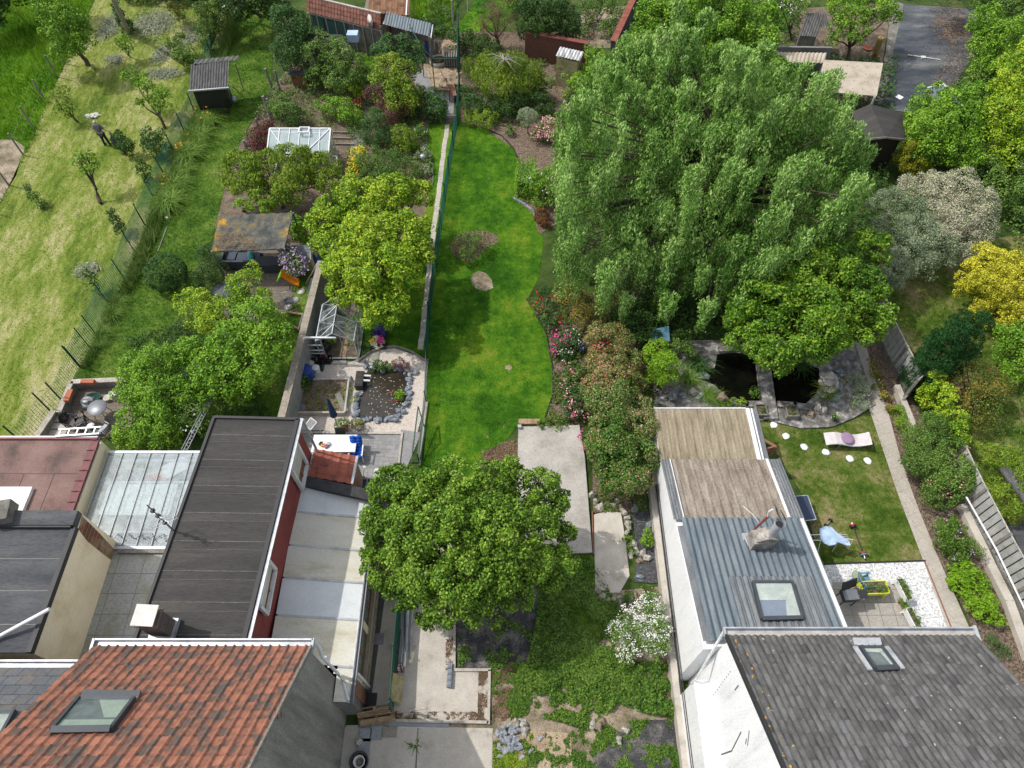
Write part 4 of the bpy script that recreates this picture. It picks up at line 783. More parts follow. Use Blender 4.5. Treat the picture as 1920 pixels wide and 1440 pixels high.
# rear lower roof
t=T('rear_shed','lower rear outbuilding with lichened tan ribbed roof','outbuilding',(8,14.7,0))
a=A(1236,767,2.1); yq=a.y; zb_=Z0-.25; xe=A(1397,767,2.15).x+.05
mb=MB(); mb.bb(xa,xe+.35,Y0,yq-.05,0,2.0); t.part('wall',mb,MAT['white'])
mb=MB(); mb.sheet((xa-.02,yq,2.12),(xe-xa,0,0),(0,Y0+.1-yq,zb_-2.12),110,6,lambda a,b:.04*math.exp(-(((a/.33)%1-.5)/.08)**2)); t.part('roof',mb,MAT['tanc'])
t.part('trim_strip',MB().beam((xe+.05,yq,2.16),(xe+.05,Y0,zb_+.04),.16,.05),MAT['whitep']); t.part('trim_strip',MB().beam((xe+.22,yq,2.15),(xe+.22,Y0,zb_+.03),.06,.05),MAT['whitep']); t.part('trim_strip',MB().box(((xa+xe)/2,yq+.02,2.13),(xe-xa,.05,.06)),MAT['whitep'])
mb=MB(); mb.beam((xe+.36,yq,2.12),(xe+.36,Y0,zb_),.2,.04); t.part('roof_edge',mb,MAT['greyc'])
mb=MB(); p=A(1438,838,2.0); q=A(1455,838,2.0); mb.beam(A(1429,823,2.1),q,.12,.06); mb.beam(q,Vector((q.x-.15,q.y-.1,.4)),.08,.08); mb.beam(q+Vector((0,0,-.1)),q+Vector((-.9,-.1,-.5)),.05,.4); t.part('awning',mb,MAT['woodb'])
# plinth wall along white wall + cables
t=T('plinth_wall','low weathered concrete wall running along the foot of the white outbuilding','wall',(5.9,8,0))
mb=MB(); mb.bb(5.8,6.035,-3,13.3,0,.55); t.part('wall',mb,MAT['conc2'])
mb=MB(); mb.tube([(6.0,-3,1.3),(6.0,13.0,1.25)],.018,5); mb.tube([(5.99,-3,1.05),(5.99,13.0,1.0)],.014,5); mb.bb(5.97,6.03,5.0,13.1,.9,.94); t.part('cable',mb,MAT['black'])
# ---------------- vegetation ----------------
def hedgebox(name,label,cat,L,h,mat,dens=160,Lf=.09,group=None,flower=None):
    "clipped hedge: leaves on the faces of a prism over ground polygon L"
    P=pp(L); xs=[p.x for p in P]; ys=[p.y for p in P]; cx,cy=sum(xs)/len(P),sum(ys)/len(P); out=[]
    ar=(max(xs)-min(xs))*(max(ys)-min(ys)); n=int(ar*dens*1.3); x=RNG.uniform(min(xs),max(xs),n); y=RNG.uniform(min(ys),max(ys),n); k=inpoly(x,y,P); x=x[k];y=y[k]; n=len(x)
    z=h*(.93+.09*np.sin(x*3)*np.sin(y*2.3))+RNG.normal(size=n)*.04; nr=unit(n)*.6+np.array([0,0,1]); out.append(leafquads(np.stack([x,y,z],1),nr/np.linalg.norm(nr,axis=1)[:,None],Lf,Lf*.6))
    for i in range(len(P)):
        a,b=P[i],P[(i+1)%len(P)]; e=b-a; n=int(e.length*h*dens*1.2); f=RNG.random(n); z=RNG.uniform(0.02,h,n); nx,ny=e.y,-e.x
        if (a.x+e.x/2+nx*.01-cx)**2+(a.y+e.y/2+ny*.01-cy)**2<(a.x+e.x/2-cx)**2+(a.y+e.y/2-cy)**2: nx,ny=-nx,-ny
        nn=np.array([nx,ny,0])/(math.hypot(nx,ny)+1e-6); q=np.stack([a.x+e.x*f,a.y+e.y*f,z],1)+nn*(RNG.normal(size=n)*.05+.03*np.sin(z*9))[:,None]
        nr=unit(n)*.6+nn+np.array([0,0,.4]); out.append(leafquads(q,nr/np.linalg.norm(nr,axis=1)[:,None],Lf,Lf*.6))
    c=Vector((cx,cy,0)); t=T(name,label,cat,c,group=group); t.part('foliage',cplx('foliage',np.concatenate(out)),mat)
    mb=MB(); mb.poly([Vector((cx+(p.x-cx)*.8,cy+(p.y-cy)*.8,0)) for p in P],(0,0,h*.8)); t.part('stem',mb,LF['dark']); return t
def orch(label,base,BL,m='bright',**k):
    k={**dict(L=.17,W=.08,dens=55,sub=.3,fill=.5,up=.3),**k}; return plant('fruit_tree',label,'tree',base,BL,LF[m],group='trees dotted about the mown orchard',**k)
BG='trees and shrubs massed along the edges'
# orchard
orch('tallest leafy tree at the orchard edge beside the tall meadow',(165,122),[(122,48,3.2,40),(138,80,2.5,32),(100,15,3.8,34),(150,62,2.3,24),(118,95,1.7,20)],L=.2,dens=60)
t=T('ivy_trunk_tree','leaning pale trunk wrapped in dark ivy at the top of the orchard','tree',A(240,60)); a,b=A(240,62),A(192,-40,5); mb=MB(); mb.tube([a,a.lerp(b,.3)+Vector((.1,0,0)),b],[.22,.17,.1],9); t.part('trunk',mb,MAT['palebark'])
t.part('ivy',cplx('ivy',foliage(px_blobs([(236,50,.5,12),(230,38,1.1,10),(224,25,1.7,10),(218,12,2.2,9),(243,52,.25,10)]),L=.16,W=.1,dens=90)),LF['ivy'])
orch('tiny round tree on the cut grass near the hay heaps',(243,105),[(234,80,1.3,15),(240,92,.9,9)])
orch('thin pale green sapling near the white object on the grass',(145,228),[(104,185,1.6,13),(122,176,1.9,14),(132,200,1.3,13),(114,205,1.2,11),(126,215,.8,8)],'olive',dens=34)
orch('two tiered young fruit tree in the middle of the orchard',(310,243),[(252,146,2.3,20),(274,163,2.0,15),(306,172,1.9,13),(300,196,1.4,16),(264,193,1.6,9),(285,185,1.5,10)],dens=60)
orch('dark bushy little evergreen beside the man with the sack',(236,290),[(225,255,1.3,11),(232,268,.9,14),(238,280,.45,12)],'ever',L=.13,dens=90)
orch('round dark bush between the evergreen and the green fence',(297,300),[(288,258,1.1,18),(296,278,.7,19),(280,272,.7,12)],'ever',L=.14,dens=80)
orch('narrow spindle shaped shrub leaning by the green fence',(281,345),[(260,304,1.4,10),(268,318,1.0,11),(276,333,.5,9)],'mid',L=.12,dens=100)
t=orch('old pollarded apple tree with bare crooked trunk',(190,384),[(150,300,2.2,13),(168,296,2.1,13),(178,310,1.9,9),(160,318,1.8,9)],'bright',dens=45,r0=.11)
orch('small dark spindle bush near the left side of the orchard',(84,390),[(52,352,.9,8),(63,368,.6,10),(76,384,.25,10)],'mid',L=.12,dens=90)
orch('slim dark bush leaning against the green fence above the hay',(236,445),[(208,400,1.1,8),(218,412,.9,11),(228,430,.5,11)],'dark',L=.12,dens=100)
orch('wispy sapling by the fence next to the pale hay heap',(188,552),[(165,515,1.1,10),(176,530,.8,9),(182,545,.3,7)],'mid',dens=50)
orch('dense two part shrub next to the corrugated shelter',(345,125),[(326,82,1.0,13),(338,68,1.3,8),(345,106,.8,21),(362,112,.7,13)],'mid',dens=80)
orch('tall feathery shrub by the upper fence',(395,95),[(388,75,.8,17),(388,45,1.6,20),(402,25,2.2,20),(375,20,2.4,15),(410,50,1.4,14)],'mid',dens=70)
orch('small orange leaved bush at the top of the orchard',(335,40),[(328,15,1.0,10),(338,30,.6,12)],'autumn',L=.13,dens=80)
# background masses top left
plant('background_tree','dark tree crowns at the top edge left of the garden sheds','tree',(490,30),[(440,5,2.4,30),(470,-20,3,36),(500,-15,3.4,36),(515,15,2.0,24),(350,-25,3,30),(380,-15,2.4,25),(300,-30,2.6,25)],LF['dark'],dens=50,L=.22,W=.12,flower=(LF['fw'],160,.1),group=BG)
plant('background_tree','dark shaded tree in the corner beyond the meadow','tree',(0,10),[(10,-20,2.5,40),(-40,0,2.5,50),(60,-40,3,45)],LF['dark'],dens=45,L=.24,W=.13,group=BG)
# day lilies along the fence
tm_=[tuftmesh(420,.95,1.15,.035),tuftmesh(300,.8,.95,.035)]
first=None
for i,(u,v,s,k,lb) in enumerate([(398,208,1,0,'nearest the corrugated shelter'),(388,232,1.1,0,'second from the shelter along the fence'),(372,262,1.1,0,'beside the round dark orchard bush'),(355,292,1.15,0,'opposite the spindle shrub'),(350,320,.9,1,'at the bend of the fence'),(322,352,1.1,0,'above the bare strip of soil'),(318,385,1.15,0,'beside the fallen white post'),(300,372,.8,1,'tight against the green mesh'),(222,572,.7,1,'near the clipped bush, upper clump'),(212,590,.75,1,'near the clipped bush, middle clump'),(196,628,.75,1,'near the clipped bush, lower clump'),(375,215,.8,1,'squeezed between fence and shelter'),(372,246,.8,1,'against the mesh by the fruit tree'),(345,345,.8,1,'on the grass side of the row'),(188,642,.6,1,'lowest of the row near the patio')]):
    p=A(u,v); lb='arching day lily clump '+lb
    t=T('day_lily',lb,'plant',p,random.uniform(0,6),group='day lilies along the green fence',local=True); o=t.part('leaves',tm_[k] if tm_[k].users==0 else tm_[k],LF['lily']) if tm_[k].users==0 else None
    if o is None: o=bpy.data.objects.new('leaves',tm_[k]); COL.objects.link(o); o.parent=t.o
    t.o.scale=(s,s,s)
    if i in (0,1,3,5): 
        P=np.array([[random.uniform(-.5,.5),random.uniform(-.5,.5),random.uniform(.7,.95)] for _ in range(7)]); P=np.repeat(P,4,0)+RNG.normal(size=(28,3))*.03; t.part('blossom',cplx('blossom',leafquads(P,unit(28),.11,.1)),LF['fo'])
def gp_(name,label,cat,base,BL,m,**k): return plant(name,label,cat,base,BL,LF[m],**k)
S=dict(L=.12,W=.065,dens=130,sub=.35)
gp_('clipped_bush','large round clipped bush on the narrow grass strip','bush',(318,545),[(310,512,.8,37,.95)],'ever',L=.08,W=.05,dens=420,sub=.12,lump=.95,jit=.03,stemless=True)
gp_('laurel_shrub','dense glossy green laurel mass beside the left patio','shrub',(280,790),[(300,690,2.0,40),(262,705,1.6,34),(258,745,1.4,38),(300,740,1.7,42),(255,790,1.2,36),(295,790,1.5,40),(245,822,.9,26),(330,740,1.7,36),(330,670,2,30),(250,680,1.3,20),(320,815,1.2,30)],'bright',L=.13,W=.07,dens=135,sub=.42)
gp_('rose_bush','loose rose bush with a few white blooms beside the felt roof','shrub',(365,810),[(352,775,1.4,24),(375,800,1.2,20),(335,790,1.4,22),(380,770,1.6,14)],'mid',L=.1,W=.06,dens=90,flower=(LF['fw'],20,.12))
gp_('ash_tree','bright green spreading tree over the left garden','tree',(440,720),[(480,600,2.8,42),(515,632,2.8,30),(440,640,2.7,42),(392,690,2.3,34),(470,680,2.6,42),(380,722,2.0,26),(420,715,2.2,34),(515,660,2.5,24),(450,735,1.7,24),(360,660,2.2,26)],'bright',L=.15,W=.085,dens=115,sub=.4)
gp_('vine_shrub','tangled climbing shrub with yellow green tips below the net roof','shrub',(430,620),[(372,585,1.6,26),(355,562,1.4,20),(382,555,1.6,16),(462,545,2,34),(432,570,2,28),(488,572,1.9,24),(470,508,1.9,16),(512,598,1.9,20),(400,600,1.8,26)],'yel',L=.11,W=.07,dens=120,sub=.35)
gp_('dark_shrub','brownish dark shrub left of the net roofed shelter','shrub',(392,525),[(392,480,1.1,20),(398,505,.9,22),(380,525,.7,18)],'dark',L=.1,W=.05,dens=150)
gp_('palm_plant','spiky dark plant among the climbing shrub','plant',(376,615),[(370,600,1.1,14)],'dark',L=.5,W=.03,dens=60)
gp_('peach_tree','low broad peach tree with drooping yellow green leaves','tree',(530,390),[(455,315,2,32),(498,318,2.2,36),(555,308,2.3,40),(602,318,2,34),(545,348,2.1,38),(470,350,1.7,32),(618,345,1.8,24),(505,365,1.6,28),(440,340,1.6,18)],'olive',L=.2,W=.055,dens=125,sub=.38,droop=.7)
gp_('magnolia_tree','large yellow green magnolia between greenhouse and path','tree',(690,600),[(622,412,3,42),(670,380,3.3,42),(728,372,3.3,44),(782,365,3.0,28),(635,462,3.2,42),(700,440,3.8,54),(762,445,3.5,46),(660,512,3.4,46),(722,508,3.7,54),(770,490,3.2,34),(700,562,3.0,44),(735,582,2.7,34),(645,545,2.9,26),(595,428,2.8,18)],'yel',L=.19,W=.085,dens=115,sub=.42)
# kitchen garden
gp_('evergreen_tree','dense dark tree left of the tiled garden sheds','tree',(555,140),[(545,55,2.8,32),(545,95,2.2,30),(560,122,1.2,24),(530,38,3.2,24),(580,70,2.4,20)],'ever',L=.17,dens=80)
gp_('fruit_tree','leafy fruit tree in front of the dark tiled hut, left one','tree',(610,165),[(605,80,2.6,20),(596,105,2,24),(608,130,1.5,22),(595,150,.9,20)],'mid',L=.14,dens=90)
gp_('fruit_tree','leafy fruit tree in front of the dark tiled hut, right one','tree',(655,175),[(635,85,2.8,15),(642,108,2.4,22),(660,130,1.8,28),(640,155,1.2,26),(672,150,1.2,20)],'mid',L=.14,dens=90)
gp_('bay_tree','blue green round topped tree near the wire enclosure','tree',(745,150),[(735,92,2.8,26),(762,100,2.6,26),(775,120,2.2,20),(715,100,2.4,18)],'ever',L=.13,dens=110)
gp_('fruit_tree','yellow green fruit tree in the middle of the kitchen garden','tree',(745,215),[(730,130,2.5,26),(752,140,2.3,26),(725,160,2,26),(760,175,1.5,26),(782,180,1.1,18),(745,195,1.2,26),(715,150,1.8,18)],'olive',L=.14,dens=110)
gp_('smokebush','purple brown smokebush spreading over the bed edge','shrub',(720,220),[(694,180,1.4,14),(712,172,1.8,14),(720,190,1.3,18),(738,210,1.0,22),(755,200,1.1,14),(724,205,.9,16)],'smoke',L=.09,W=.05,dens=190)
gp_('smokebush','dark red bushy shrub beside the white greenhouse','shrub',(492,285),[(495,238,1.2,16),(486,256,1.0,19),(482,278,.6,18)],'purple',L=.1,W=.06,dens=150)
gp_('currant_shrub','loose leafy shrub left of the wooden hutch','shrub',(540,230),[(520,200,.9,16),(540,215,.9,24),(555,225,.6,20),(530,185,.9,14)],'mid',**S)
gp_('raspberry_shrub','leafy raspberry row in front of the greenhouse','shrub',(650,230),[(612,200,.7,18),(635,205,.8,20),(655,212,.7,20),(668,222,.4,14)],'bright',**S)
gp_('gold_shrub','small golden shrub with red leaved neighbour','shrub',(668,190),[(663,165,1.1,9),(672,175,.7,9)],'yel',L=.1,dens=130)
gp_('red_shrub','small crimson leaved plant below the golden shrub','shrub',(672,205),[(670,190,.6,7),(673,202,.3,6)],'purple',flower=(LF['fr'],25,.1),L=.1,dens=100)
gp_('round_bush','dark round clipped bush beside the soil path','bush',(708,270),[(706,232,1.4,22),(708,256,.8,27),(702,215,1.6,12)],'ever',L=.09,W=.045,dens=230,sub=.28)
gp_('euonymus_bush','lime edged round bush next to the dark round bush','bush',(745,280),[(745,252,.9,21),(752,275,.5,19)],'olive',L=.09,W=.05,dens=200,sub=.25)
gp_('lupin_clump','bright clump of narrow leaves by the lawn edge','plant',(772,272),[(770,264,.5,16)],'lime',L=.3,W=.035,dens=90)
gp_('azalea_bush','bright orange and yellow azalea along the soil path','bush',(668,330),[(672,288,.9,12),(668,308,.7,13),(662,328,.5,12)],'yel',flower=(LF['fy'],420,.09),L=.1,dens=110)
gp_('lavender_shrub','wide airy shrub in the bed above the magnolia','shrub',(730,340),[(700,305,.9,28),(738,312,.9,30),(765,325,.6,24),(720,340,.8,30),(690,335,.6,18)],'mid',L=.11,W=.05,dens=95)
gp_('camellia_bush','upright dark bush by the end of the slab path','bush',(820,225),[(818,185,1.2,16),(818,205,.8,20),(820,220,.3,16)],'ever',L=.12,dens=130)
gp_('small_bush','low dark bush in the bed behind the smokebush','bush',(795,200),[(795,192,.5,16),(770,210,.4,16)],'dark',**S)
gp_('small_bush','low flowering bush with white blooms near the lawn edge','bush',(785,255),[(785,250,.4,12)],'mid',flower=(LF['fw'],30,.07),**S)
gp_('small_bush','tiny yellow cushion plant in the kitchen garden','plant',(789,237),[(789,236,.2,5)],'gold',L=.07,dens=200)
gp_('small_bush','grey leaved bush in the soil by the round edging','bush',(795,300),[(795,290,.3,14),(800,320,.2,10)],'greyg',**S)
gp_('leek_plant','large leaved plant beside the raised vegetable bed','plant',(570,735),[(573,716,.6,11)],'weed',L=.18,W=.08,dens=90)
gp_('fig_shrub','big leaved shrub hanging behind the net roof','shrub',(560,445),[(560,425,1.2,16),(552,410,1.4,10),(566,445,.7,14)],'bright',L=.22,W=.12,dens=70)
gp_('vine_shrub','pale green creeper on top of the net roof edge','shrub',(455,395),[(455,385,2.1,13),(470,390,2.0,8),(500,388,1.8,12)],'lime',**S)
gp_('lilac_clematis','lilac flowering climber in front of the playhouse','shrub',(550,520),[(540,482,1.5,16),(552,496,1.2,18),(562,505,1.0,14),(535,470,1.6,9)],'mid',flower=(LF['fl'],900,.1),L=.1,dens=80)
# between top and lawn
def weep(name,label,cat,base,tips,mat,R0,ns=26,leaf=(.13,.03),nl=34,spread=.5,trunkz=2.5,seed=1,r0=.2,limbm='bark',limb_drop=0,taper=.0,cat_='tree',hollow=None,curl=.25,group=None):
    "tips: list of (u,v,z_top,r_px,drop_m) weeping lobes"
    b=A(*base); t=T(name,label,cat,b,group=group); out=[]; mb=MB(); hub=Vector((b.x,b.y,trunkz)); mb.tube([b-Vector((0,0,.2)),b+Vector((.05,0,trunkz*.5)),hub],[r0*1.4,r0,r0*.85],10)
    for (u,v,z,r,drop) in tips:
        c=A(u,v,z); rr=r*PXM(c); h=(hub+c)/2+Vector((0,0,.12*(c-hub).length)); h.z-=.35*limb_drop; mb.tube([hub,h,c-Vector((0,0,.5*limb_drop))],[r0*.3,r0*.12,r0*.04],5)
        n=int(ns*rr*rr*8)+6
        a=RNG.uniform(0,2*np.pi,n); f=np.sqrt(RNG.random(n)); ox=np.cos(a)*f*rr; oy=np.sin(a)*f*rr; top=c.z+ (1-f**2)*rr*.55+RNG.normal(size=n)*.06
        dl=drop*RNG.uniform(.45,1.15,n)*(1-.35*f); m=nl
        s=np.linspace(0,1,m)[None,:]+RNG.uniform(-.5/m,.5/m,(n,m)); s=np.clip(s,0,1)
        k=spread*rr
        tp=(1-taper*s); X=c.x+ox[:,None]*tp*(1+.3*np.sin(s*1.5))+RNG.normal(size=(n,m))*.05; Y=c.y+oy[:,None]*tp*(1+.3*np.sin(s*1.5))+RNG.normal(size=(n,m))*.05
        X+=np.sin(s*7+a[:,None]*3)*.06; Z=top[:,None]-dl[:,None]*s**1.25+np.where(s<.2,.1*np.sin(s*15),0)
        P=np.stack([X,Y,Z],-1).reshape(-1,3); P=P[P[:,2]>.25]; q=len(P)
        K=P-np.array([c.x,c.y,c.z-drop*.5]); K/=np.linalg.norm(K,axis=1)[:,None]+1e-6; nr=unit(q)*.5+K*.95+np.array([0,0,.3]); nr/=np.linalg.norm(nr,axis=1)[:,None]
        out.append(leafquads(P,nr,leaf[0],leaf[1],.8+curl))
    if hollow: out.append(foliage(hollow,L=.24,W=.07,dens=60,sub=.6,fill=.2,droop=1.2))
    t.part('crown',cplx('crown',np.concatenate(out)),mat); t.part('trunk',mb,MAT[limbm]); return t
weep('weeping_birch_tree','small weeping tree with bare pale twigs beside the green fence','tree',(950,165),[(915,110,2.3,20,1.3),(940,118,2.4,24,1.6),(965,110,2.6,22,1.3),(990,125,2.2,20,1.2),(900,135,1.7,16,1.1),(925,145,1.9,22,1.4),(955,150,1.9,24,1.4),(985,150,1.7,20,1.2),(1005,140,1.8,14,1.0),(880,120,1.6,12,.8)],LF['olive'],1,ns=20,leaf=(.13,.04),nl=26,trunkz=2.0,r0=.13,limbm='palebark')
mb=MB(); c=A(945,112,2.95)
for k in range(16):
    a=k*.4+random.random()*.3; e=c+Vector((math.cos(a)*random.uniform(.6,1.7),math.sin(a)*random.uniform(.5,1.2),random.uniform(-.4,.15))); mb.tube([c,c.lerp(e,.5)+Vector((random.uniform(-.15,.15),0,.22)),e],[.035,.024,.008],5,False)
bpy.data.objects['weeping_birch_tree']; o=bpy.data.objects.new('bare_twigs',mb.mesh('bare_twigs',Matrix.Translation(-Vector(bpy.data.objects['weeping_birch_tree'].location)))); o.data.materials.append(MAT['palebark']); COL.objects.link(o); o.parent=bpy.data.objects['weeping_birch_tree']
gp_('prunus_tree','bare looking dark purple shrub tree at the top of the lawn','tree',(935,85),[(918,30,2.2,20),(940,20,2.6,24),(950,48,1.8,24),(925,58,1.4,20),(905,45,1.8,12)],'smoke',L=.12,W=.025,dens=110,droop=-.4)
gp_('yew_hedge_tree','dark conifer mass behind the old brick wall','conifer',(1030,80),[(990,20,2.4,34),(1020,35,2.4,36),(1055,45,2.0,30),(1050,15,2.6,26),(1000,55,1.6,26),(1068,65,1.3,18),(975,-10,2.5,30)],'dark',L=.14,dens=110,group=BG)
gp_('ivy_hedge','ivy covered wall top left of the weeping tree','hedge',(900,95),[(825,62,1.0,12),(850,65,1.1,13),(875,72,1.1,14),(900,78,1.1,14),(925,90,1.0,14),(860,88,.5,16),(900,100,.4,18),(925,112,.4,14)],'ivy',L=.12,dens=110)
gp_('ground_cover_shrub','low golden ground cover at the top of the lawn','shrub',None,[(885,222,.3,16),(905,228,.35,20),(920,222,.3,15),(905,213,.3,14)],'olive',L=.08,W=.05,dens=190,stemless=True)
gp_('small_bush','dark leafy perennials under the weeping tree, left part','bush',None,[(880,195,.5,16),(900,200,.4,16),(870,180,.5,12)],'ever',**S,stemless=True)
gp_('small_bush','dark leafy perennials under the weeping tree, right part','bush',None,[(950,205,.5,20),(970,190,.6,20),(1000,185,.7,20),(1020,200,.7,18),(930,195,.4,16),(1010,165,.6,18)],'dark',**S,stemless=True)
gp_('small_bush','tiny round bush in the bark bed by the topiary','bush',(956,250),[(956,245,.3,8)],'mid',L=.07,dens=230)
t=T('topiary_tree','ball topiary on a thin stem in the bark bed','tree',A(990,252)); c=A(989,220,1.15); m=PXM(c)*18; t.part('crown',cplx('crown',foliage([(c.x,c.y,c.z,m,m,m*.85)],L=.06,W=.035,dens=520,sub=.1,lump=.93,jit=.03)),LF['greyg']); mb=MB(); mb.tube([A(990,252),c],[.035,.03],7); t.part('trunk',mb,MAT['bark'])
gp_('azalea_bush','pink flowering azalea beside the topiary ball','bush',(1020,265),[(1012,250,.5,16),(1028,240,.6,18),(1035,255,.5,16)],'mid',flower=(LF['fp'],1100,.09),L=.09,dens=90)
hedgebox('box_hedge','rectangular clipped hedge at the lawn edge before the willow','hedge',[(970,335),(1002,330),(1004,385),(966,375)],1.5,LF['bright'],200,.08)
gp_('viburnum_shrub','rounded green shrub between clipped hedge and willow','shrub',(1020,390),[(1015,340,1.2,22),(1035,350,1.2,24),(1022,368,.8,24),(1040,325,1.4,18)],'bright',flower=(LF['fw'],60,.09),**S)
gp_('small_bush','russet leaved low bush at the lawn edge under the willow','bush',(1018,412),[(1016,402,.4,13),(1020,418,.25,10)],'russet',L=.07,dens=240)
gp_('rose_bush','loose rose bush growing in the middle of the lawn','shrub',(882,488),[(870,462,.5,20),(892,458,.6,20),(880,478,.4,22)],'mid',flower=(LF['fr'],50,.05),L=.08,W=.05,dens=120)
gp_('rose_bush','rose bush with red blooms on the lawn edge','shrub',(1020,610),[(1020,580,.6,16),(1030,600,.6,18),(1020,555,.6,14)],'ever',flower=(LF['fr'],70,.1),**S)
gp_('rose_bush','rose bush with magenta blooms below the red one','shrub',(1048,655),[(1050,638,.6,15),(1045,655,.3,12)],'ever',flower=(LF['fm'],150,.09),**S)
gp_('rose_bush','white and violet flowering perennials under the shrubs','shrub',(1070,655),[(1070,632,.5,13),(1080,648,.4,12),(1060,668,.4,12)],'ever',flower=(LF['fw'],110,.08),**S)
gp_('rose_bush','violet flowering perennial next to the reddish hedge','shrub',(1085,655),[(1088,650,.35,8)],'ever',flower=(LF['fv'],90,.07),**S)
gp_('rose_bush','green rose bush half way down the bark bed','shrub',(1080,715),[(1075,690,.5,13),(1090,705,.5,16),(1068,712,.3,12)],'mid',flower=(LF['fp'],50,.08),**S)
gp_('rose_bush','rose bush with pink blooms in the lower bark bed','shrub',(1075,770),[(1062,730,.6,14),(1080,745,.7,18),(1075,765,.5,18),(1090,770,.4,14)],'ever',flower=(LF['fp'],210,.08),**S)
gp_('rose_bush','magenta rose leaning over the long concrete slab','shrub',(1100,820),[(1095,820,.3,9),(1102,835,.3,8)],'mid',flower=(LF['fm'],70,.08),**S)
gp_('mixed_shrub','mottled shrubs under the left edge of the willow','shrub',(1100,620),[(1075,560,.9,26),(1100,580,1.0,28),(1120,600,1.0,26),(1060,540,.8,22),(1140,575,1.0,24)],'autumn',L=.1,W=.06,dens=120)
gp_('mixed_shrub','dark green shrub between photinia and the pond','shrub',(1190,640),[(1170,600,1.2,28),(1195,615,1.3,30),(1215,600,1.2,26),(1190,580,1.2,28),(1225,635,.9,20)],'dark',L=.12,W=.07,dens=120)
gp_('mixed_shrub','leafy shrub squeezed between pond and willow','shrub',(1280,660),[(1275,640,1.0,20),(1290,660,.8,16)],'mid',**S)
gp_('photinia_hedge','upper end of the long hedge, flushed red brown next to the pond acer','hedge',(1150,725),[(1130,640,1.6,30),(1165,645,1.6,28),(1145,680,1.7,34),(1180,680,1.6,24),(1140,720,1.8,36),(1178,722,1.7,30)],'photo2',L=.12,W=.06,dens=210,sub=.42,r0=.06,fill=.5)
gp_('photinia_hedge','lower green end of the long hedge with a few cream tips beside the white outbuilding','hedge',(1160,900),[(1150,765,2.0,44),(1190,765,1.8,32),(1150,810,2.0,46),(1195,805,1.9,34),(1155,855,1.9,46),(1195,850,1.8,34),(1165,895,1.5,42),(1198,890,1.4,26),(1120,760,1.4,22),(1118,830,1.4,22)],'photo',L=.12,W=.06,dens=210,sub=.42,r0=.06,fill=.5)
gp_('maple_bush','small dark red maple among the photinia','bush',(1128,655),[(1126,652,1.9,11),(1135,645,1.9,8)],'purple',L=.09,dens=200,flower=(LF['fr'],60,.08))
gp_('acer_tree','small vivid green tree beside the black pond','tree',(1232,730),[(1232,660,1.8,22),(1250,680,1.7,24),(1228,690,1.5,24),(1245,705,1.2,22),(1218,672,1.6,14)],'lime',L=.1,W=.06,dens=170,sub=.3)
# willow
wt=[]
_r=random.Random(3)
rows=[(110,[(1290,62),(1255,90),(1320,82),(1355,105),(1220,112),(1390,118),(1430,135),(1180,128),(1145,150)],10.6,1.8),
 (160,[(1120,170),(1150,160),(1190,145),(1240,150),(1290,140),(1340,150),(1390,150),(1430,160),(1475,155),(1515,165),(1550,190),(1090,195)],10.0,2.2),
 (220,[(1075,235),(1110,215),(1150,205),(1200,200),(1250,205),(1300,200),(1350,205),(1400,205),(1450,215),(1500,205),(1540,215),(1575,240)],9.6,2.6),
 (280,[(1062,300),(1090,280),(1130,270),(1180,265),(1230,270),(1285,262),(1340,268),(1395,262),(1450,270),(1500,262),(1550,275),(1590,285),(1620,310)],8.8,3.0),
 (345,[(1075,350),(1115,345),(1160,340),(1210,345),(1262,338),(1320,345),(1375,340),(1430,348),(1485,345),(1540,350),(1590,358),(1625,370)],8.2,3.2),
 (415,[(1062,415),(1100,412),(1150,405),(1200,415),(1255,408),(1310,415),(1365,410),(1425,420),(1480,418),(1535,425),(1585,425)],6.8,3.3),
 (480,[(1068,478),(1105,475),(1150,480),(1200,478),(1250,485),(1300,478),(1350,485),(1400,490),(1450,488),(1500,480)],5.3,3.3),
 (535,[(1085,530),(1130,528),(1170,520),(1230,540),(1280,530),(1330,545),(1385,540),(1430,525)],4.3,3.2)]
for _,L_,z,dr in rows:
    for (u,v) in L_:
        for e_ in range(2): wt.append((u+_r.uniform(-20,20),v-34+_r.uniform(-22,22),z+_r.uniform(-1.1,.9),_r.uniform(11,20),dr*_r.uniform(.65,1.35)))
wt+=[(1330,570,3.6,17,2.6),(1255,560,3.4,18,2.4),(1390,555,3.8,18,2.2),(1140,540,3.4,16,2.4),(1175,560,3.4,14,2.2)]
weep('weeping_willow_tree','huge weeping willow with curly trailing grey green branches','tree',(1330,470),wt,LF['willow'],1,ns=17,taper=.5,leaf=(.16,.045),nl=46,trunkz=3.6,r0=.42,limb_drop=2.0,hollow=[(*A(1300,240,6.8),5.0,4.2,2.9),(*A(1420,320,5.5),4.6,4.2,2.6),(*A(1190,340,5.2),3.6,4.2,2.5),(*A(1310,430,3.9),5.2,3.0,2.2)])
gp_('walnut_tree','broad green tree rising behind the willow','tree',(1290,90),[(1230,40,4.5,40),(1285,20,5,50),(1340,30,5,50),(1390,50,4.5,44),(1420,90,3.8,36),(1440,130,3.0,30),(1210,75,3.6,30),(1180,95,3,20),(1430,40,4,30),(1350,80,4.2,40),(1260,-30,5,50),(1330,-30,5,50),(1180,110,2.4,18)],'bright',L=.2,W=.1,dens=80,sub=.5,group=BG)
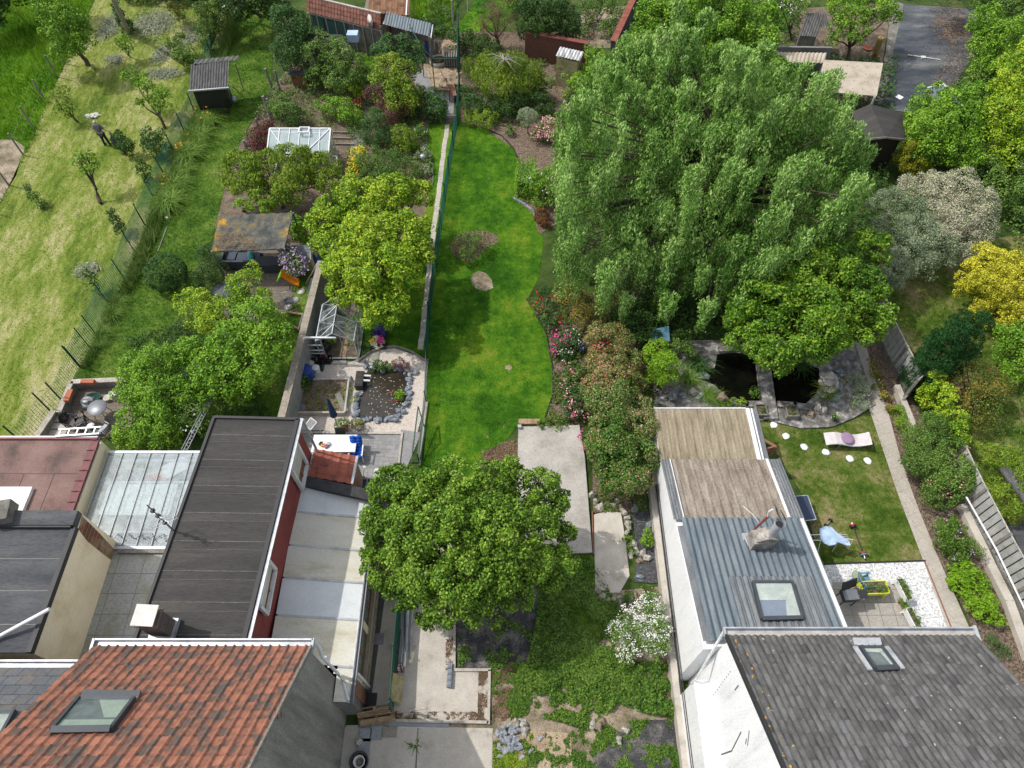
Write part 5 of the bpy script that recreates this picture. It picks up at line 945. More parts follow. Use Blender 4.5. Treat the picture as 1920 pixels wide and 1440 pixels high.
gp_('cherry_laurel_tree','broad leaved bright tree overhanging the right pond','tree',(1470,560),[(1455,640,3.2,40),(1420,600,3.2,34),(1490,610,3.4,42),(1540,595,3.6,46),(1590,585,3.4,42),(1400,640,2.8,30),(1440,560,3.8,40),(1500,500,4.2,42),(1390,580,3.2,34),(1510,650,2.9,34),(1635,600,3.0,32),(1560,640,2.8,30),(1520,540,3.8,42),(1580,520,3.8,44),(1630,470,3.6,34),(1620,540,3.6,34),(1470,560,3.6,40),(1430,660,2.8,26),(1470,680,2.6,22),(1605,630,2.8,24),(1560,470,4,38),(1655,600,2.8,18)],'magn',L=.2,W=.085,dens=105,sub=.45)
# right side
gp_('variegated_willow_shrub','large shrub with cream and pink variegated leaves','shrub',(1800,470),[(1720,360,2.2,34),(1760,360,2.4,40),(1800,365,2.4,42),(1835,390,2.1,34),(1740,400,2.3,40),(1790,410,2.2,46),(1830,430,1.8,34),(1800,455,1.6,38),(1770,440,1.9,34),(1850,410,1.7,22)],'varieg',L=.09,W=.05,dens=200,sub=.4)
gp_('grey_shrub','large soft grey green shrub leaning over the louvred fence','shrub',(1720,500),[(1690,400,2.4,36),(1665,440,2.3,36),(1710,440,2.3,40),(1750,460,2.0,38),(1690,480,2.0,36),(1735,490,1.6,30),(1670,510,1.6,22),(1660,385,2.6,28),(1680,530,1.2,14),(1765,485,1.5,22)],'greyg',L=.09,W=.045,dens=200,sub=.36)
gp_('golden_conifer','dense round golden yellow conifer','conifer',(1870,590),[(1862,505,2.2,46),(1850,540,1.8,48),(1890,545,1.8,48),(1870,580,1.1,44),(1905,510,2.0,36),(1845,500,2.0,28),(1920,570,1.3,36)],'gold',L=.12,W=.05,dens=230,sub=.28,stemless=False,r0=.08)
c=A(1722,728); t=T('cypress_conifer','dark blue green upright conifer by the louvred fence','conifer',c); B=[(c.x+dx,c.y+dy,z,r,r*1.0,.55) for z,r in((.4,.6),(1.0,.72),(1.7,.78),(2.4,.78),(3.1,.7),(3.8,.55)) for dx,dy in((-.35,0),(.35,.1),(0,.45))]+[(c.x-.35,c.y,4.4,.35,.35,.55),(c.x+.4,c.y+.1,4.6,.33,.33,.6),(c.x,c.y+.4,4.5,.3,.3,.5)]
t.part('crown',cplx('crown',foliage(B,L=.13,W=.035,dens=250,sub=.24,droop=-1.0,up=.2,lump=.85,jit=.12)),LF['cyp']); t.part('trunk',MB().tube([c,c+Vector((0,0,1.5))],[.1,.07],7),MAT['bark'])
gp_('laurel_tree','tall glossy laurel right of the dark gabled shed','tree',(1770,300),[(1745,195,3,34),(1790,200,3.2,38),(1735,240,2.6,36),(1785,245,2.8,44),(1825,240,2.6,32),(1760,280,2,38),(1805,285,2,38),(1725,275,2,24),(1830,190,3.0,28)],'bright',L=.18,W=.08,dens=95,sub=.42,group=BG)
gp_('golden_cypress_conifer','narrow yellowish conifer at the foot of the laurel','conifer',(1715,335),[(1708,275,2.0,16),(1702,298,1.4,24),(1715,315,.9,28)],'goldd',L=.11,W=.04,dens=190,sub=.25)
gp_('poplar_tree','tall yellow green tree on the right edge','tree',(1900,320),[(1900,130,4.5,30),(1890,170,4.2,34),(1925,170,4.4,40),(1880,215,3.6,36),(1915,225,3.6,40),(1870,260,2.8,26),(1910,280,2.6,36),(1945,110,4.8,36)],'yel',L=.16,W=.085,dens=110,sub=.42,group=BG)
gp_('background_tree','mid green tree beside the black sheeting','tree',(1870,160),[(1850,40,3.2,30),(1880,70,3,34),(1845,85,2.4,28),(1870,110,2.0,34),(1905,60,3,30),(1850,135,1.4,24),(1890,130,1.8,28)],'bright',L=.18,dens=75,group=BG)
gp_('background_tree','shaded trees in the upper right corner','tree',(1900,20),[(1850,-10,3,36),(1900,-5,3.4,40),(1940,20,3.2,40),(1800,-25,2.6,30)],'mid',L=.2,dens=60,group=BG)
gp_('background_tree','low greenery under the yellow green tree at right','tree',(1880,400),[(1840,320,1.2,30),(1880,330,1.4,36),(1920,340,1.4,36),(1890,370,1.0,34),(1850,350,1.0,24),(1915,395,.8,24),(1810,330,1.0,24),(1940,320,1.8,36)],'mid',L=.15,dens=85,group=BG)
gp_('background_shrub','low bushes between the laurel and the yard sheeting','shrub',(1800,175),[(1835,160,.8,20),(1790,175,.7,18),(1825,185,1.0,22),(1755,190,.7,14)],'mid',L=.14,dens=85,group=BG)
gp_('apple_tree','leafy tree in the yard beside the bamboo roll','tree',(1590,110),[(1595,35,2.6,26),(1570,55,2.2,18),(1610,60,2.2,22),(1645,15,3,28),(1580,12,3,30),(1672,25,2.6,18),(1620,-5,3,30),(1560,75,1.5,12)],'bright',L=.17,dens=70)
gp_('blossom_tree','small white blossoming tree beside the corrugated shelter','tree',(1482,75),[(1480,20,2.2,18),(1500,8,2.5,18),(1488,40,1.5,12),(1460,5,2.4,18)],'mid',L=.13,dens=50,flower=(LF['fw'],160,.09))
gp_('elder_shrub','green shrub on the wall right of the wooden privy','shrub',(1125,140),[(1115,105,1.8,18),(1135,120,1.7,20),(1110,130,1.2,18),(1100,150,1.0,22),(1075,160,.8,22)],'bright',L=.14,dens=85)
gp_('wild_shrub','weedy bushes on the sunny bank behind the wooden privy','shrub',(1120,40),[(1145,10,1.2,22),(1160,35,1.0,16),(1110,15,1.0,18),(1090,35,.6,18),(1140,55,.6,16),(1100,60,.3,14)],'mid',L=.13,dens=75,flower=(LF['fp'],12,.12),group=BG)
gp_('golden_hop_hedge','yellow green hop trailing over the end of the louvred fence','hedge',(1770,760),[(1755,705,1.9,16),(1765,730,1.9,18),(1775,755,1.8,18),(1790,780,1.7,18),(1800,805,1.6,16),(1740,735,1.4,14),(1760,765,1.3,18),(1810,825,1.4,12),(1735,750,.8,14)],'yel',L=.1,W=.07,dens=170,sub=.24)
gp_('juniper_hedge','blue green hedge trained over the fence','hedge',(1730,880),[(1745,800,1.2,28),(1725,830,1.1,30),(1755,840,1.2,32),(1720,865,1.0,28),(1745,875,1.1,30),(1770,800,1.3,18)],'mid',L=.09,W=.045,dens=230,sub=.28)
gp_('camellia_hedge','glossy shrub with pale salmon blooms on the fence','hedge',(1780,930),[(1780,850,1.2,26),(1800,880,1.2,26),(1770,890,1.0,28),(1750,920,.7,24),(1790,915,.9,26),(1815,900,1.1,18),(1765,940,.5,20)],'mid',flower=(LF['fs'],170,.08),L=.1,W=.055,dens=170,sub=.28)
gp_('geranium_bush','green bush dotted with mauve flowers by the slab path','bush',(1790,1020),[(1775,985,.6,22),(1795,1005,.6,26),(1775,1015,.5,22),(1810,1030,.5,22),(1790,1040,.4,22)],'weed',flower=(LF['fl'],110,.06),L=.09,W=.06,dens=190,sub=.25)
gp_('hydrangea_bush','bright leafy bush, upper of two below the mauve flowers','bush',(1815,1095),[(1800,1065,.5,18),(1815,1085,.5,22),(1800,1100,.4,20),(1835,1095,.5,18)],'lime',L=.11,W=.07,dens=160,sub=.22)
gp_('hydrangea_bush','bright leafy bush, lowest one on the path border','bush',(1850,1140),[(1830,1125,.5,22),(1850,1130,.5,20),(1845,1150,.4,18),(1868,1162,.35,14)],'lime',L=.11,W=.07,dens=160,sub=.22)
gp_('small_bush','small bluish tuft of carnations near the corner of the grey roof','bush',(1870,1215),[(1862,1205,.25,14),(1880,1222,.2,12)],'ever',L=.1,W=.03,dens=170)
gp_('oak_sapling_tree','loose shrub with rust tinged leaves beyond the fence','tree',(1835,790),[(1800,690,1.8,26),(1835,710,1.8,32),(1800,725,1.6,28),(1850,745,1.4,30),(1825,760,1.2,30),(1835,795,.9,18),(1870,725,1.4,22),(1810,670,1.8,20)],'autumn',L=.1,W=.055,dens=95,sub=.35,group=BG)
gp_('bamboo_shrub','feathery yellow green bamboo at the right edge','shrub',(1890,930),[(1880,860,1.4,26),(1895,895,1.2,32),(1880,930,1.0,32),(1905,955,.9,28),(1850,850,1.1,18),(1915,870,1.4,24)],'olive',L=.2,W=.03,dens=130,droop=-.3)
gp_('background_shrub','rounded green bush below the golden conifer','shrub',(1900,680),[(1885,640,1.2,30),(1910,670,1.2,36),(1895,700,.8,24),(1920,620,1.0,24)],'bright',L=.12,dens=110,group=BG)
gp_('small_bush','bright cushion plant at the edge of the slab path','bush',(1690,790),[(1687,775,.25,13),(1692,795,.25,13)],'lime',L=.07,W=.04,dens=260,stemless=True)
gp_('small_bush','low trailing plants beside the upper slab path','bush',None,[(1640,700,.25,8),(1648,725,.25,9),(1660,745,.25,9),(1670,765,.2,8),(1635,680,.25,7)],'autumn',L=.08,dens=160,stemless=True)
gp_('lavender_bush','grey green lavender between pond and path','bush',(1610,740),[(1603,715,.35,16),(1615,735,.35,16),(1612,755,.3,15)],'greyg',L=.12,W=.02,dens=230)
gp_('maple_tree','round leafy tree in the middle foreground','tree',(868,1090),[(745,915,4.2,42),(790,935,4.6,46),(845,905,4.7,40),(900,935,4.9,52),(960,905,4.3,38),(1010,920,3.9,34),(1045,945,3.5,24),(720,985,3.9,44),(780,1005,4.8,56),(850,990,5.3,58),(925,995,5.1,58),(990,980,4.5,46),(735,1060,3.6,44),(800,1070,4.2,50),(870,1070,4.6,54),(940,1065,4.2,50),(1000,1050,3.8,42),(1050,1055,3.2,30),(760,1115,3,34),(835,1130,3.3,38),(905,1130,3.3,40),(965,1115,3.1,34),(800,1165,2.4,20),(700,1030,3.2,22),(1060,1000,3.2,18),(1030,1090,2.6,26)],'maple',L=.125,W=.085,dens=185,sub=.36,r0=.2,lump=.82,fill=.35)
gp_('deutzia_shrub','white flowering shrub against the white wall','shrub',(1210,1215),[(1185,1165,.9,28),(1215,1150,1.1,28),(1225,1180,1.1,30),(1195,1195,.9,32),(1230,1205,.9,24),(1160,1185,.7,20),(1175,1225,.6,18),(1220,1130,1.0,18)],'mid',flower=(LF['fw'],2300,.055),L=.08,W=.045,dens=170,sub=.22)
gp_('currant_bush','bright green leafy weed in the black film by the wall','bush',(1210,1025),[(1210,1015,.4,10),(1214,1000,.4,8)],'lime',**S)
for u,v,r in((1178,1010,8),(1182,1030,8),(1180,1120,9),(1215,1112,12),(1020,795,12),(1050,798,10),(1170,1125,7)): gp_('weed_tuft','small green weed tuft near the rocks and slab edges','weed',None,[(u,v,.18,r)],'weed',group='weed tufts near the rocks and slabs',L=.1,W=.05,dens=150,stemless=True)
# ground cover of the rough garden
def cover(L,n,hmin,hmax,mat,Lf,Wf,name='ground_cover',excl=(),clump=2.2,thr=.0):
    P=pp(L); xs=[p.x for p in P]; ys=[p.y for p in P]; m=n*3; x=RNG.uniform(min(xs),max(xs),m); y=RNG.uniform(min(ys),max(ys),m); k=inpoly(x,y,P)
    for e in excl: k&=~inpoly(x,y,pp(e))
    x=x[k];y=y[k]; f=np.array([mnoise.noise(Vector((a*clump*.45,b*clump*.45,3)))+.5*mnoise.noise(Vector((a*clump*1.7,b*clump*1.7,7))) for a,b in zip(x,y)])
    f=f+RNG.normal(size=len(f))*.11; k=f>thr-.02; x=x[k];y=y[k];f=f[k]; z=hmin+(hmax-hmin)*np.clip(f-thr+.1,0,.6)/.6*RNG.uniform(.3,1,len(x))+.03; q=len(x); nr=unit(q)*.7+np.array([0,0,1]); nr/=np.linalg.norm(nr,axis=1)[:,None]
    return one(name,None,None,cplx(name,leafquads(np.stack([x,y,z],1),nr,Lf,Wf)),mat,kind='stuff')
cover([(960,1330),(985,1250),(1060,1240),(1130,1215),(1180,1235),(1270,1250),(1282,1345),(1215,1340),(1160,1320),(1100,1370),(1040,1350),(950,1345)],26000,.03,.35,LF['weed'],.11,.07,thr=-.12,clump=1.7)
cover([(1020,1050),(1100,1050),(1150,1120),(1180,1160),(1140,1230),(1020,1250),(985,1255),(1005,1170)],16000,.02,.2,LF['mid'],.1,.05,thr=-.12)
cover([(925,1390),(1270,1340),(1290,1440),(925,1440)],9000,.02,.16,LF['weed'],.09,.05,thr=.16,clump=3.2)
cover([(920,1250),(1010,1240),(990,1340),(925,1360)],4200,.02,.14,LF['weed'],.09,.05,thr=.12,clump=3)
cover([(920,1250),(1010,1240),(990,1340),(925,1360)],4200,.0,.03,LF['dead'],.1,.05,name='fallen_leaves',thr=-.02,clump=2)
cover([(925,1395),(1000,1375),(985,1440),(925,1440)],3500,.03,.18,LF['olive'],.1,.03,thr=-.2)
cover([(855,1130),(1000,1180),(990,1250),(858,1252)],2600,.02,.12,LF['mid'],.1,.05,thr=.2,clump=3)
cover([(505,170),(600,90),(700,80),(800,230),(812,330),(700,400),(560,260),(440,290)],19000,.02,.4,LF['mid'],.12,.06,thr=-.08,clump=2.4,excl=[[(500,240),(650,240),(650,300),(500,300)]])
cover([(570,720),(650,720),(640,775),(568,775)],900,.02,.1,LF['lime'],.07,.05,thr=.14,clump=5)
cover(BORDER,12000,.0,.3,LF['weed'],.1,.06,thr=.02,clump=3)
cover(BORDER,12000,.0,.03,LF['dead'],.09,.05,name='fallen_leaves',thr=-.05,clump=3)
cover([(905,850),(975,815),(970,880),(900,900)],3000,.0,.04,LF['dead'],.09,.05,name='fallen_leaves',thr=-.2,clump=3)
cover([(690,1335),(916,1335),(916,1357),(690,1357)],1500,.0,.03,LF['dead'],.08,.04,name='fallen_leaves',thr=-.02,clump=4)
cover([(898,1258),(916,1258),(914,1355),(895,1355)],900,.0,.03,LF['dead'],.08,.04,name='fallen_leaves',thr=-.3,clump=4)
cover([(836,1140),(852,1140),(850,1258),(836,1258)],500,.0,.03,LF['dead'],.08,.04,name='fallen_leaves',thr=-.1,clump=4)
cover([(865,60),(1045,120),(1040,240),(960,240),(870,228)],13000,.02,.3,LF['mid'],.11,.05,thr=.02,clump=3)
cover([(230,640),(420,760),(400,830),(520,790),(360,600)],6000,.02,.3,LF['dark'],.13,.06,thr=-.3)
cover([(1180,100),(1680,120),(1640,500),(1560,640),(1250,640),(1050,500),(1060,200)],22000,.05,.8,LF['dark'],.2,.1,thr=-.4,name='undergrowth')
cover([(1840,-20),(1990,-20),(1990,480),(1900,470),(1820,330),(1700,310),(1800,160)],12000,.05,.8,LF['mid'],.2,.1,thr=-.4,name='undergrowth')
cover([(1440,0),(1520,0),(1480,100),(1430,140),(1180,100),(1180,0)],5000,.05,.4,LF['mid'],.2,.1,thr=-.2,name='undergrowth')
cover([(1820,700),(1980,560),(1990,900),(1880,860)],6000,.02,.3,LF['weed'],.12,.05,thr=-.05)
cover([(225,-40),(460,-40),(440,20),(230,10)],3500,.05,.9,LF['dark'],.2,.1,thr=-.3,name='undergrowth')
cover([(800,0),(870,-20),(840,60),(805,70)],2500,.05,.5,LF['mid'],.16,.05,thr=-.2,name='undergrowth')
# pond edge plants
for u,v,s,m,lb in((1305,690,1.3,'ever','large dark sedge clump at the left pond corner'),(1290,715,1.2,'lily','yellow green iris clump in front of the dark sedge'),(1325,745,1.0,'lily','iris clump overhanging the black water'),(1345,752,.9,'weed','broad green iris clump next to the stone causeway side'),(1548,740,1.1,'olive','rush clump hanging over the right pond'),(1500,690,1.1,'dark','dark sedge under the laurel branches'),(885,790,.0,'weed','')):
    if not lb: continue
    t=T('sedge_plant',lb,'plant',A(u,v,.1),random.random()*6,group='grassy clumps round the dark ponds',local=True); t.part('leaves',tuftmesh(150,.8,.7,.03),LF[m]); t.o.scale=(s,s,s)
gp_('water_plant','small fern growing on the side of the stone causeway','plant',(1416,740),[(1414,735,.3,9)],'weed',L=.12,dens=120,stemless=True)
gp_('water_plant','trailing creeper draped over the edge of the left pond','plant',None,[(1375,755,.2,8),(1390,755,.2,8),(1362,762,.2,7)],'olive',L=.1,dens=120,stemless=True)
# hay heaps
for u0,v0,u1,v1,n in((190,25,225,75,1600),(250,20,330,70,2600),(290,85,318,118,1300),(275,130,338,148,1500),(200,105,232,120,700),(145,495,185,520,900),(335,45,385,95,900)):
    P=pp([(u0,v0),(u1,v0),(u1,v1),(u0,v1)]); c=sum(P,Vector())/4; rx=(P[1]-P[0]).length/2; ry=(P[2]-P[1]).length/2
    q=RNG.normal(size=(n,3))*np.array([rx*.45,ry*.45,.03])+np.array([c.x,c.y,.06]); q[:,2]=np.abs(q[:,2]); nr=unit(n)*.6+np.array([0,0,1])
    one('cut_grass',None,None,cplx('cut_grass',leafquads(q,nr/np.linalg.norm(nr,axis=1)[:,None],.28,.05)),LF['clip'],kind='stuff')
# ---------------- objects ----------------
def fence(name,label,base,h,pm,wm,pitch=.12,post=2.4,pw=.06,wt=.008,rail=None,phh=None,cat='fence',posts=True,group=None,diag=True):
    t=T(name,label,cat,base[0],group=group); wires=MB()
    for a,b in zip(base[:-1],base[1:]):
        e=b-a; L=e.length; n=max(1,int(L/pitch)); d_=e/L
        for i in range(n):
            p=a+d_*(i*L/n)
            if diag:
                for s in(-1,1):
                    q=p+d_*(s*h*.0)
                    wires.beam(p+Vector((0,0,.03)),p+d_*(L/n*.5*0+ (s*.0))+Vector((0,0,h)),wt,wt)
            else: wires.beam(p+Vector((0,0,.03)),p+Vector((0,0,h)),wt,wt)
        for k in range(int(h/pitch)+1): z=.03+k*(h-.03)/int(h/pitch); wires.beam(a+Vector((0,0,z)),b+Vector((0,0,z)),wt,wt)
    t.part('mesh',wires,wm)
    if posts:
        for a,b in zip(base[:-1],base[1:]):
            L=(b-a).length; n=max(1,round(L/post))
            for i in range(n+(1 if b is base[-1] else 0)):
                p=a.lerp(b,i/n); mb=MB(); hh=(phh or h+.15); mb.tube([p,p+Vector((random.uniform(-.03,.03),random.uniform(-.03,.03),hh))],pw/2,7); t.part('post',mb,pm)
    if rail:
        mb=MB()
        for a,b in zip(base[:-1],base[1:]): mb.tube([a+Vector((0,0,h)),b+Vector((0,0,h))],rail,6)
        t.part('rail',mb,pm)
    return t
fence('mesh_fence','green wire mesh fence between mown orchard and narrow grass strip',pp([(440,10),(415,70),(400,115),(385,150),(367,215),(330,295),(292,378),(252,471),(234,525),(204,569),(182,629),(169,652),(151,687)]),1.35,MAT['gpost'],MAT['gwire'],.11,2.5,wt=.013,phh=1.6)
fence('mesh_fence','green wire mesh fence ending at the terrace corner',pp([(151,690),(122,757),(99,775),(48,835)]),1.25,MAT['gpost'],MAT['gwire'],.13,2.2,wt=.009,phh=1.75,pw=.08)
fence('mesh_fence','green mesh fence running beside the slab path to the lawn',pp([(862,170),(858,235),(842,330),(828,430),(818,500),(806,600),(801,672)]),1.2,MAT['gpost'],MAT['gwire'],.1,2.6,wt=.012,phh=1.4)
fence('mesh_fence','grey green mesh fence on the kerb beside the gravel',pp([(801,676),(799,755),(787,870)]),.9,MAT['gpost'],MAT['gwire2'],.1,2.4,wt=.01,phh=1.0)
t=T('leaning_gate','narrow green mesh gate leaning against the fence by the side paving','gate',A(785,868)); a,b,c,d=A(797,805,.9),A(784,762,1.2),A(771,868,.5),A(787,868,.05); mb=MB(); frame4([a,b,c,d],.05,.05,mb); t.part('frame',mb,MAT['gpost']); mb=MB()
for k in range(1,14): mb.beam(a.lerp(d,k/14),b.lerp(c,k/14),.009,.009)
t.part('mesh',mb,MAT['gwire2'])
fence('mesh_fence','green mesh panel with top rail between passage and concrete drive',pp([(757,1100),(745,1225),(738,1338)]),1.15,MAT['gpost'],MAT['gwire'],.06,3,wt=.012,rail=.03)
fence('aviary_fence','tall green framed mesh enclosure round the sandy aviary',pp([(776,112),(795,145),(816,172),(862,172)]),2.3,MAT['gpost'],MAT['gwire'],.45,2.2,wt=.006,rail=.035)
fence('aviary_fence','tall green mesh screen on the lawn side of the aviary',pp([(862,170),(862,85)]),2.6,MAT['gpost'],MAT['gwire'],.12,3,wt=.012,rail=.03)
fence('wire_fence','old wire fence on slanting grey posts before the tall meadow',pp([(135,95),(107,145),(86,190),(64,241),(44,291),(17,348),(-10,400)]),1.2,MAT['greyw'],MAT['gwire2'],.5,1.9,wt=.006,pw=.11,phh=1.55)
fence('wire_fence','wire fence with pale posts beside the far lawn',pp([(800,75),(850,45),(905,-5)]),1.2,MAT['rockw'],MAT['gwire2'],.4,2.2,wt=.006,pw=.12,phh=1.7)
fence('wire_fence','wire fence on thin grey posts left of the kitchen garden',pp([(545,60),(525,170),(512,222),(470,300)]),1.0,MAT['greyw'],MAT['gwire2'],.3,2.6,wt=.006,pw=.13,phh=1.4)
fence('wire_fence','low wire fence around the top right yard lawn',pp([(1440,55),(1478,62),(1484,20)]),1.2,MAT['greyw'],MAT['gwire2'],.35,2,wt=.008,pw=.09)
# kerbs
def kerb(label,L,w_,h,mat,name='kerb',z=0):
    P=pp(L); mb=MB()
    for a,b in zip(P[:-1],P[1:]): d_=(b-a).normalized()*w_*.5; mb.beam(a-d_*0+Vector((0,0,z+h/2)),b+d_+Vector((0,0,z+h/2)),w_,h)
    return one(name,label,'kerb',mb,mat,P[0])
kerb('pale concrete kerb on the lawn side of the gravel garden',[(801,755),(795,800),(787,872)],.10,.14,MAT['slab'])
kerb('curved timber edging round the top of the pond gravel',[(672,680),(695,662),(718,654),(742,652),(770,660),(797,678),(803,678)],.07,.16,MAT['greyw'])
kerb('white kerb between pink gravel and grey terrace',[(556,812),(754,814)],.10,.1,MAT['slab'])
kerb('white kerb on the right side of the grey terrace',[(754,816),(742,925)],.09,.1,MAT['slab'])
kerb('black plastic edging along the rose border',[(1005,590),(1024,625),(1036,690),(1036,740),(1018,795)],.04,.08,MAT['black'])
kerb('black plastic edging round the bark bed at the top of the lawn',[(905,240),(940,255),(962,278),(985,330)],.04,.08,MAT['black'])
kerb('grey stone edging below the viburnum at the lawn edge',[(962,372),(985,385),(1000,398),(1004,410)],.1,.1,MAT['rock'])
kerb('kitchen garden wire edging beside the strip of lawn',[(803,232),(798,290),(812,310),(812,345),(800,365)],.04,.08,MAT['gwire2'])
kerb('timber kerb beside the dark cinder bed',[(853,1090),(852,1255)],.09,.12,MAT['slab'])
kerb('concrete kerb above the small concrete square',[(852,1257),(918,1257)],.10,.13,MAT['slab'])
kerb('concrete kerb on the right of the small concrete square',[(918,1257),(916,1356)],.10,.13,MAT['slab'])
kerb('concrete kerb along the foot of the concrete drive',[(916,1355),(745,1352)],.10,.13,MAT['slab'])
kerb('dark rusty edging between the two concrete slabs',[(1110,960),(1112,1040)],.04,.13,MAT['woodb'])
kerb('rusty brick edging around the white gravel',[(1733,1053),(1790,1195)],.05,.05,MAT['woodb'])
kerb('dark edging between right lawn and white gravel',[(1545,1058),(1733,1052)],.05,.07,MAT['black'])
t=T('drain_channel','metal grated drain channel in front of the concrete drive','drain',A(785,1360)); mb=MB(); a,b=A(728,1358,.03),A(842,1361,.03); mb.beam(a,b,.20,.06); t.part('channel',mb,MAT['zinc']); mb=MB(); mb.beam(a+Vector((0,0,.035)),b+Vector((0,0,.035)),.14,.012); t.part('grate',mb,MAT['alud'])
# long garden wall
t=T('garden_wall','long tall concrete garden wall beside the greenhouse','wall',A(560,780)); a,b=A(602,490,1.75),A(526,790,1.75)
def wallseg(t,a,b,w_,z,mat,nm='wall'): mb=MB(); mb.beam(Vector((a.x,a.y,z/2)),Vector((b.x,b.y,z/2)),w_,z); return t.part(nm,mb,mat)
wallseg(t,a,b,.2,1.72,mk('garden_wall_render',[(.22,.22,.21),(.33,.33,.32),(.40,.40,.39)],1,.9,.4,15,.3)); mb=MB()
n=12
for k in range(n): p,q=a.lerp(b,k/n),a.lerp(b,(k+.985)/n); mb.beam(Vector((p.x,p.y,1.76)),Vector((q.x,q.y,1.76)),.32,.09)
t.part('coping',mb,mk('coping_stone',[(.30,.26,.21),(.42,.37,.30)],2,.9,.5,20,.35))
# path slabs
C=pp([(839,234),(831,292),(822,368),(813,430),(804,515),(796,590),(788,656)]); tot=sum((b-a).length for a,b in zip(C[:-1],C[1:])); n=26; first=None
def along(C,s):
    for a,b in zip(C[:-1],C[1:]):
        L=(b-a).length
        if s<=L: return a.lerp(b,s/L),(b-a).normalized()
        s-=L
    return C[-1],(C[-1]-C[-2]).normalized()
for k in range(n):
    p,d_=along(C,(k+.5)*tot/n); rz=math.atan2(d_.y,d_.x)+random.uniform(-.02,.02)
    if not first:
        mb=MB(); mb.box((0,0,.015),(tot/n*.975,.27,.03)); first=one('path_slab','pale square slab in the straight narrow path beside the mesh fence','slab',mb,MAT['slab'],p,rz,'slabs of the straight narrow path',local=True)
    else: dup(first,p+Vector((random.uniform(-.02,.02),0,random.uniform(0,.008))),rz)
# step slab line at the top
t=one('step_slab','pale threshold slab at the top end of the slab path','slab',MB().box(A(843,217,.04),(.9,.18,.08)),MAT['slab'],A(843,217))
# ------- rocks
def rockmesh(seed,m,flat=.55):
    mb=MB(); mb.blob((0,0,.06),(.17,.12,.12*flat/.55),seed,.45,7,5,1.1); me=mb.mesh('rock'); me.polygons.foreach_set('use_smooth',[False]*len(me.polygons)); me.materials.append(m); return me
RM=[rockmesh(i,MAT['rock'],.5) for i in range(4)]; RW=[rockmesh(i+9,MAT['rockw'],.8) for i in range(4)]+[rockmesh(i+19,MAT['rockb'],.7) for i in range(2)]
def rocks(P,ms,label,group,smin,smax,name='rock',z=0):
    for i,p in enumerate(P):
        o=bpy.data.objects.new(name,random.choice(ms)); COL.objects.link(o); o.location=p+Vector((0,0,z)); o.rotation_euler=(random.uniform(-.2,.2),random.uniform(-.2,.2),random.uniform(0,6.3)); s=random.uniform(smin,smax); o.scale=(s,s,s*random.uniform(.8,1.3)); tagp(o,label,'rock',group)
ring=pp([(690,690),(715,690),(745,690),(768,702),(768,725),(764,748),(755,772),(742,786),(715,791),(690,789),(668,787),(668,765),(674,745),(680,738)]); L=[]
tt=sum((b-a).length for a,b in zip(ring[:-1],ring[1:])); s=0
while s<tt: p,_=along(ring,s); L.append(p+Vector((random.uniform(-.08,.08),random.uniform(-.08,.08),0))); s+=.27
rocks(L,RM,'grey slate rock in the rim of the small koi pond','slate rocks round the koi pond',.9,1.35)
L=[p+Vector((random.uniform(-.25,.25),random.uniform(-.25,.25),.08)) for p in L[::2]]; rocks(L,RM,'small slate piece on the rim of the small koi pond','slate rocks round the koi pond',.6,.9)
one('pond_basin','oval pond liner and dark water rim between the slate rocks','pond',MB().flat(ring,.03),MAT['black'],ring[0])
grd('pond_water',[(684,700),(705,697),(745,697),(762,708),(760,745),(750,775),(738,782),(690,783),(676,778),(680,745),(690,730)],MAT['waterb'],12)
P0=pp([(684,700),(762,708),(750,775),(690,783)],.055)
for i in range(6):
    p=A(random.uniform(710,745),random.uniform(720,760),.06); mb=MB(); mb.blob((0,0,0),(.09,.025,.01),i,.15,8,4); mb.poly([(-.08,0,-.005),(-.13,.03,-.005),(-.13,-.03,-.005)],(0,0,.01)); one('koi_carp','orange koi carp near the surface of the small pond','fish',mb,plain('koi_red',(.35,.07,.02),.5) if not bpy.data.materials.get('koi_red') else bpy.data.materials['koi_red'],p,random.uniform(0,6),'koi carp in the small pond',local=True)
q=np.array([[*A(random.uniform(690,755),random.uniform(703,778),.062)] for _ in range(70)]); one('floating_petals',None,None,cplx('petals',leafquads(q,np.tile([0,0,1.],(70,1)),.055,.045)),LF['fc'],kind='stuff')
gp_('water_plant','green marginal plants on the top rim of the koi pond','plant',None,[(712,685,.3,10),(725,688,.25,8),(700,690,.2,6)],'weed',L=.1,dens=120,stemless=True)
gp_('maple_bush','purple dwarf maple on the top rim of the koi pond','bush',(752,690),[(748,680,.35,12),(757,686,.3,10)],'purple',L=.08,W=.02,dens=330)
gp_('water_plant','pale green plant on the right rim of the koi pond','plant',None,[(750,742,.2,9)],'lime',L=.09,dens=120,stemless=True)
gp_('water_plant','yellow flowered plant left of the koi pond','plant',None,[(660,733,.25,6),(664,748,.2,7)],'yel',L=.12,W=.02,dens=200,stemless=True)
t=T('pond_filter','black pond filter box with two white outlet pipes','filter',A(676,722)); mb=MB(); c=A(677,715); mb.box((c.x,c.y-.1,.2),(.38,.85,.4)); t.part('box',mb,MAT['black']); mb=MB(); mb.box((c.x,c.y+.12,.41),(.28,.3,.01)); mb.box((c.x,c.y-.3,.41),(.28,.3,.01)); t.part('water_tray',mb,MAT['waterb'])
for dy in(.1,-.17): t.part('pipe',MB().tube([(c.x+.18,c.y+dy,.33),(c.x+.5,c.y+dy,.3)],.055,10),MAT['whitep'])
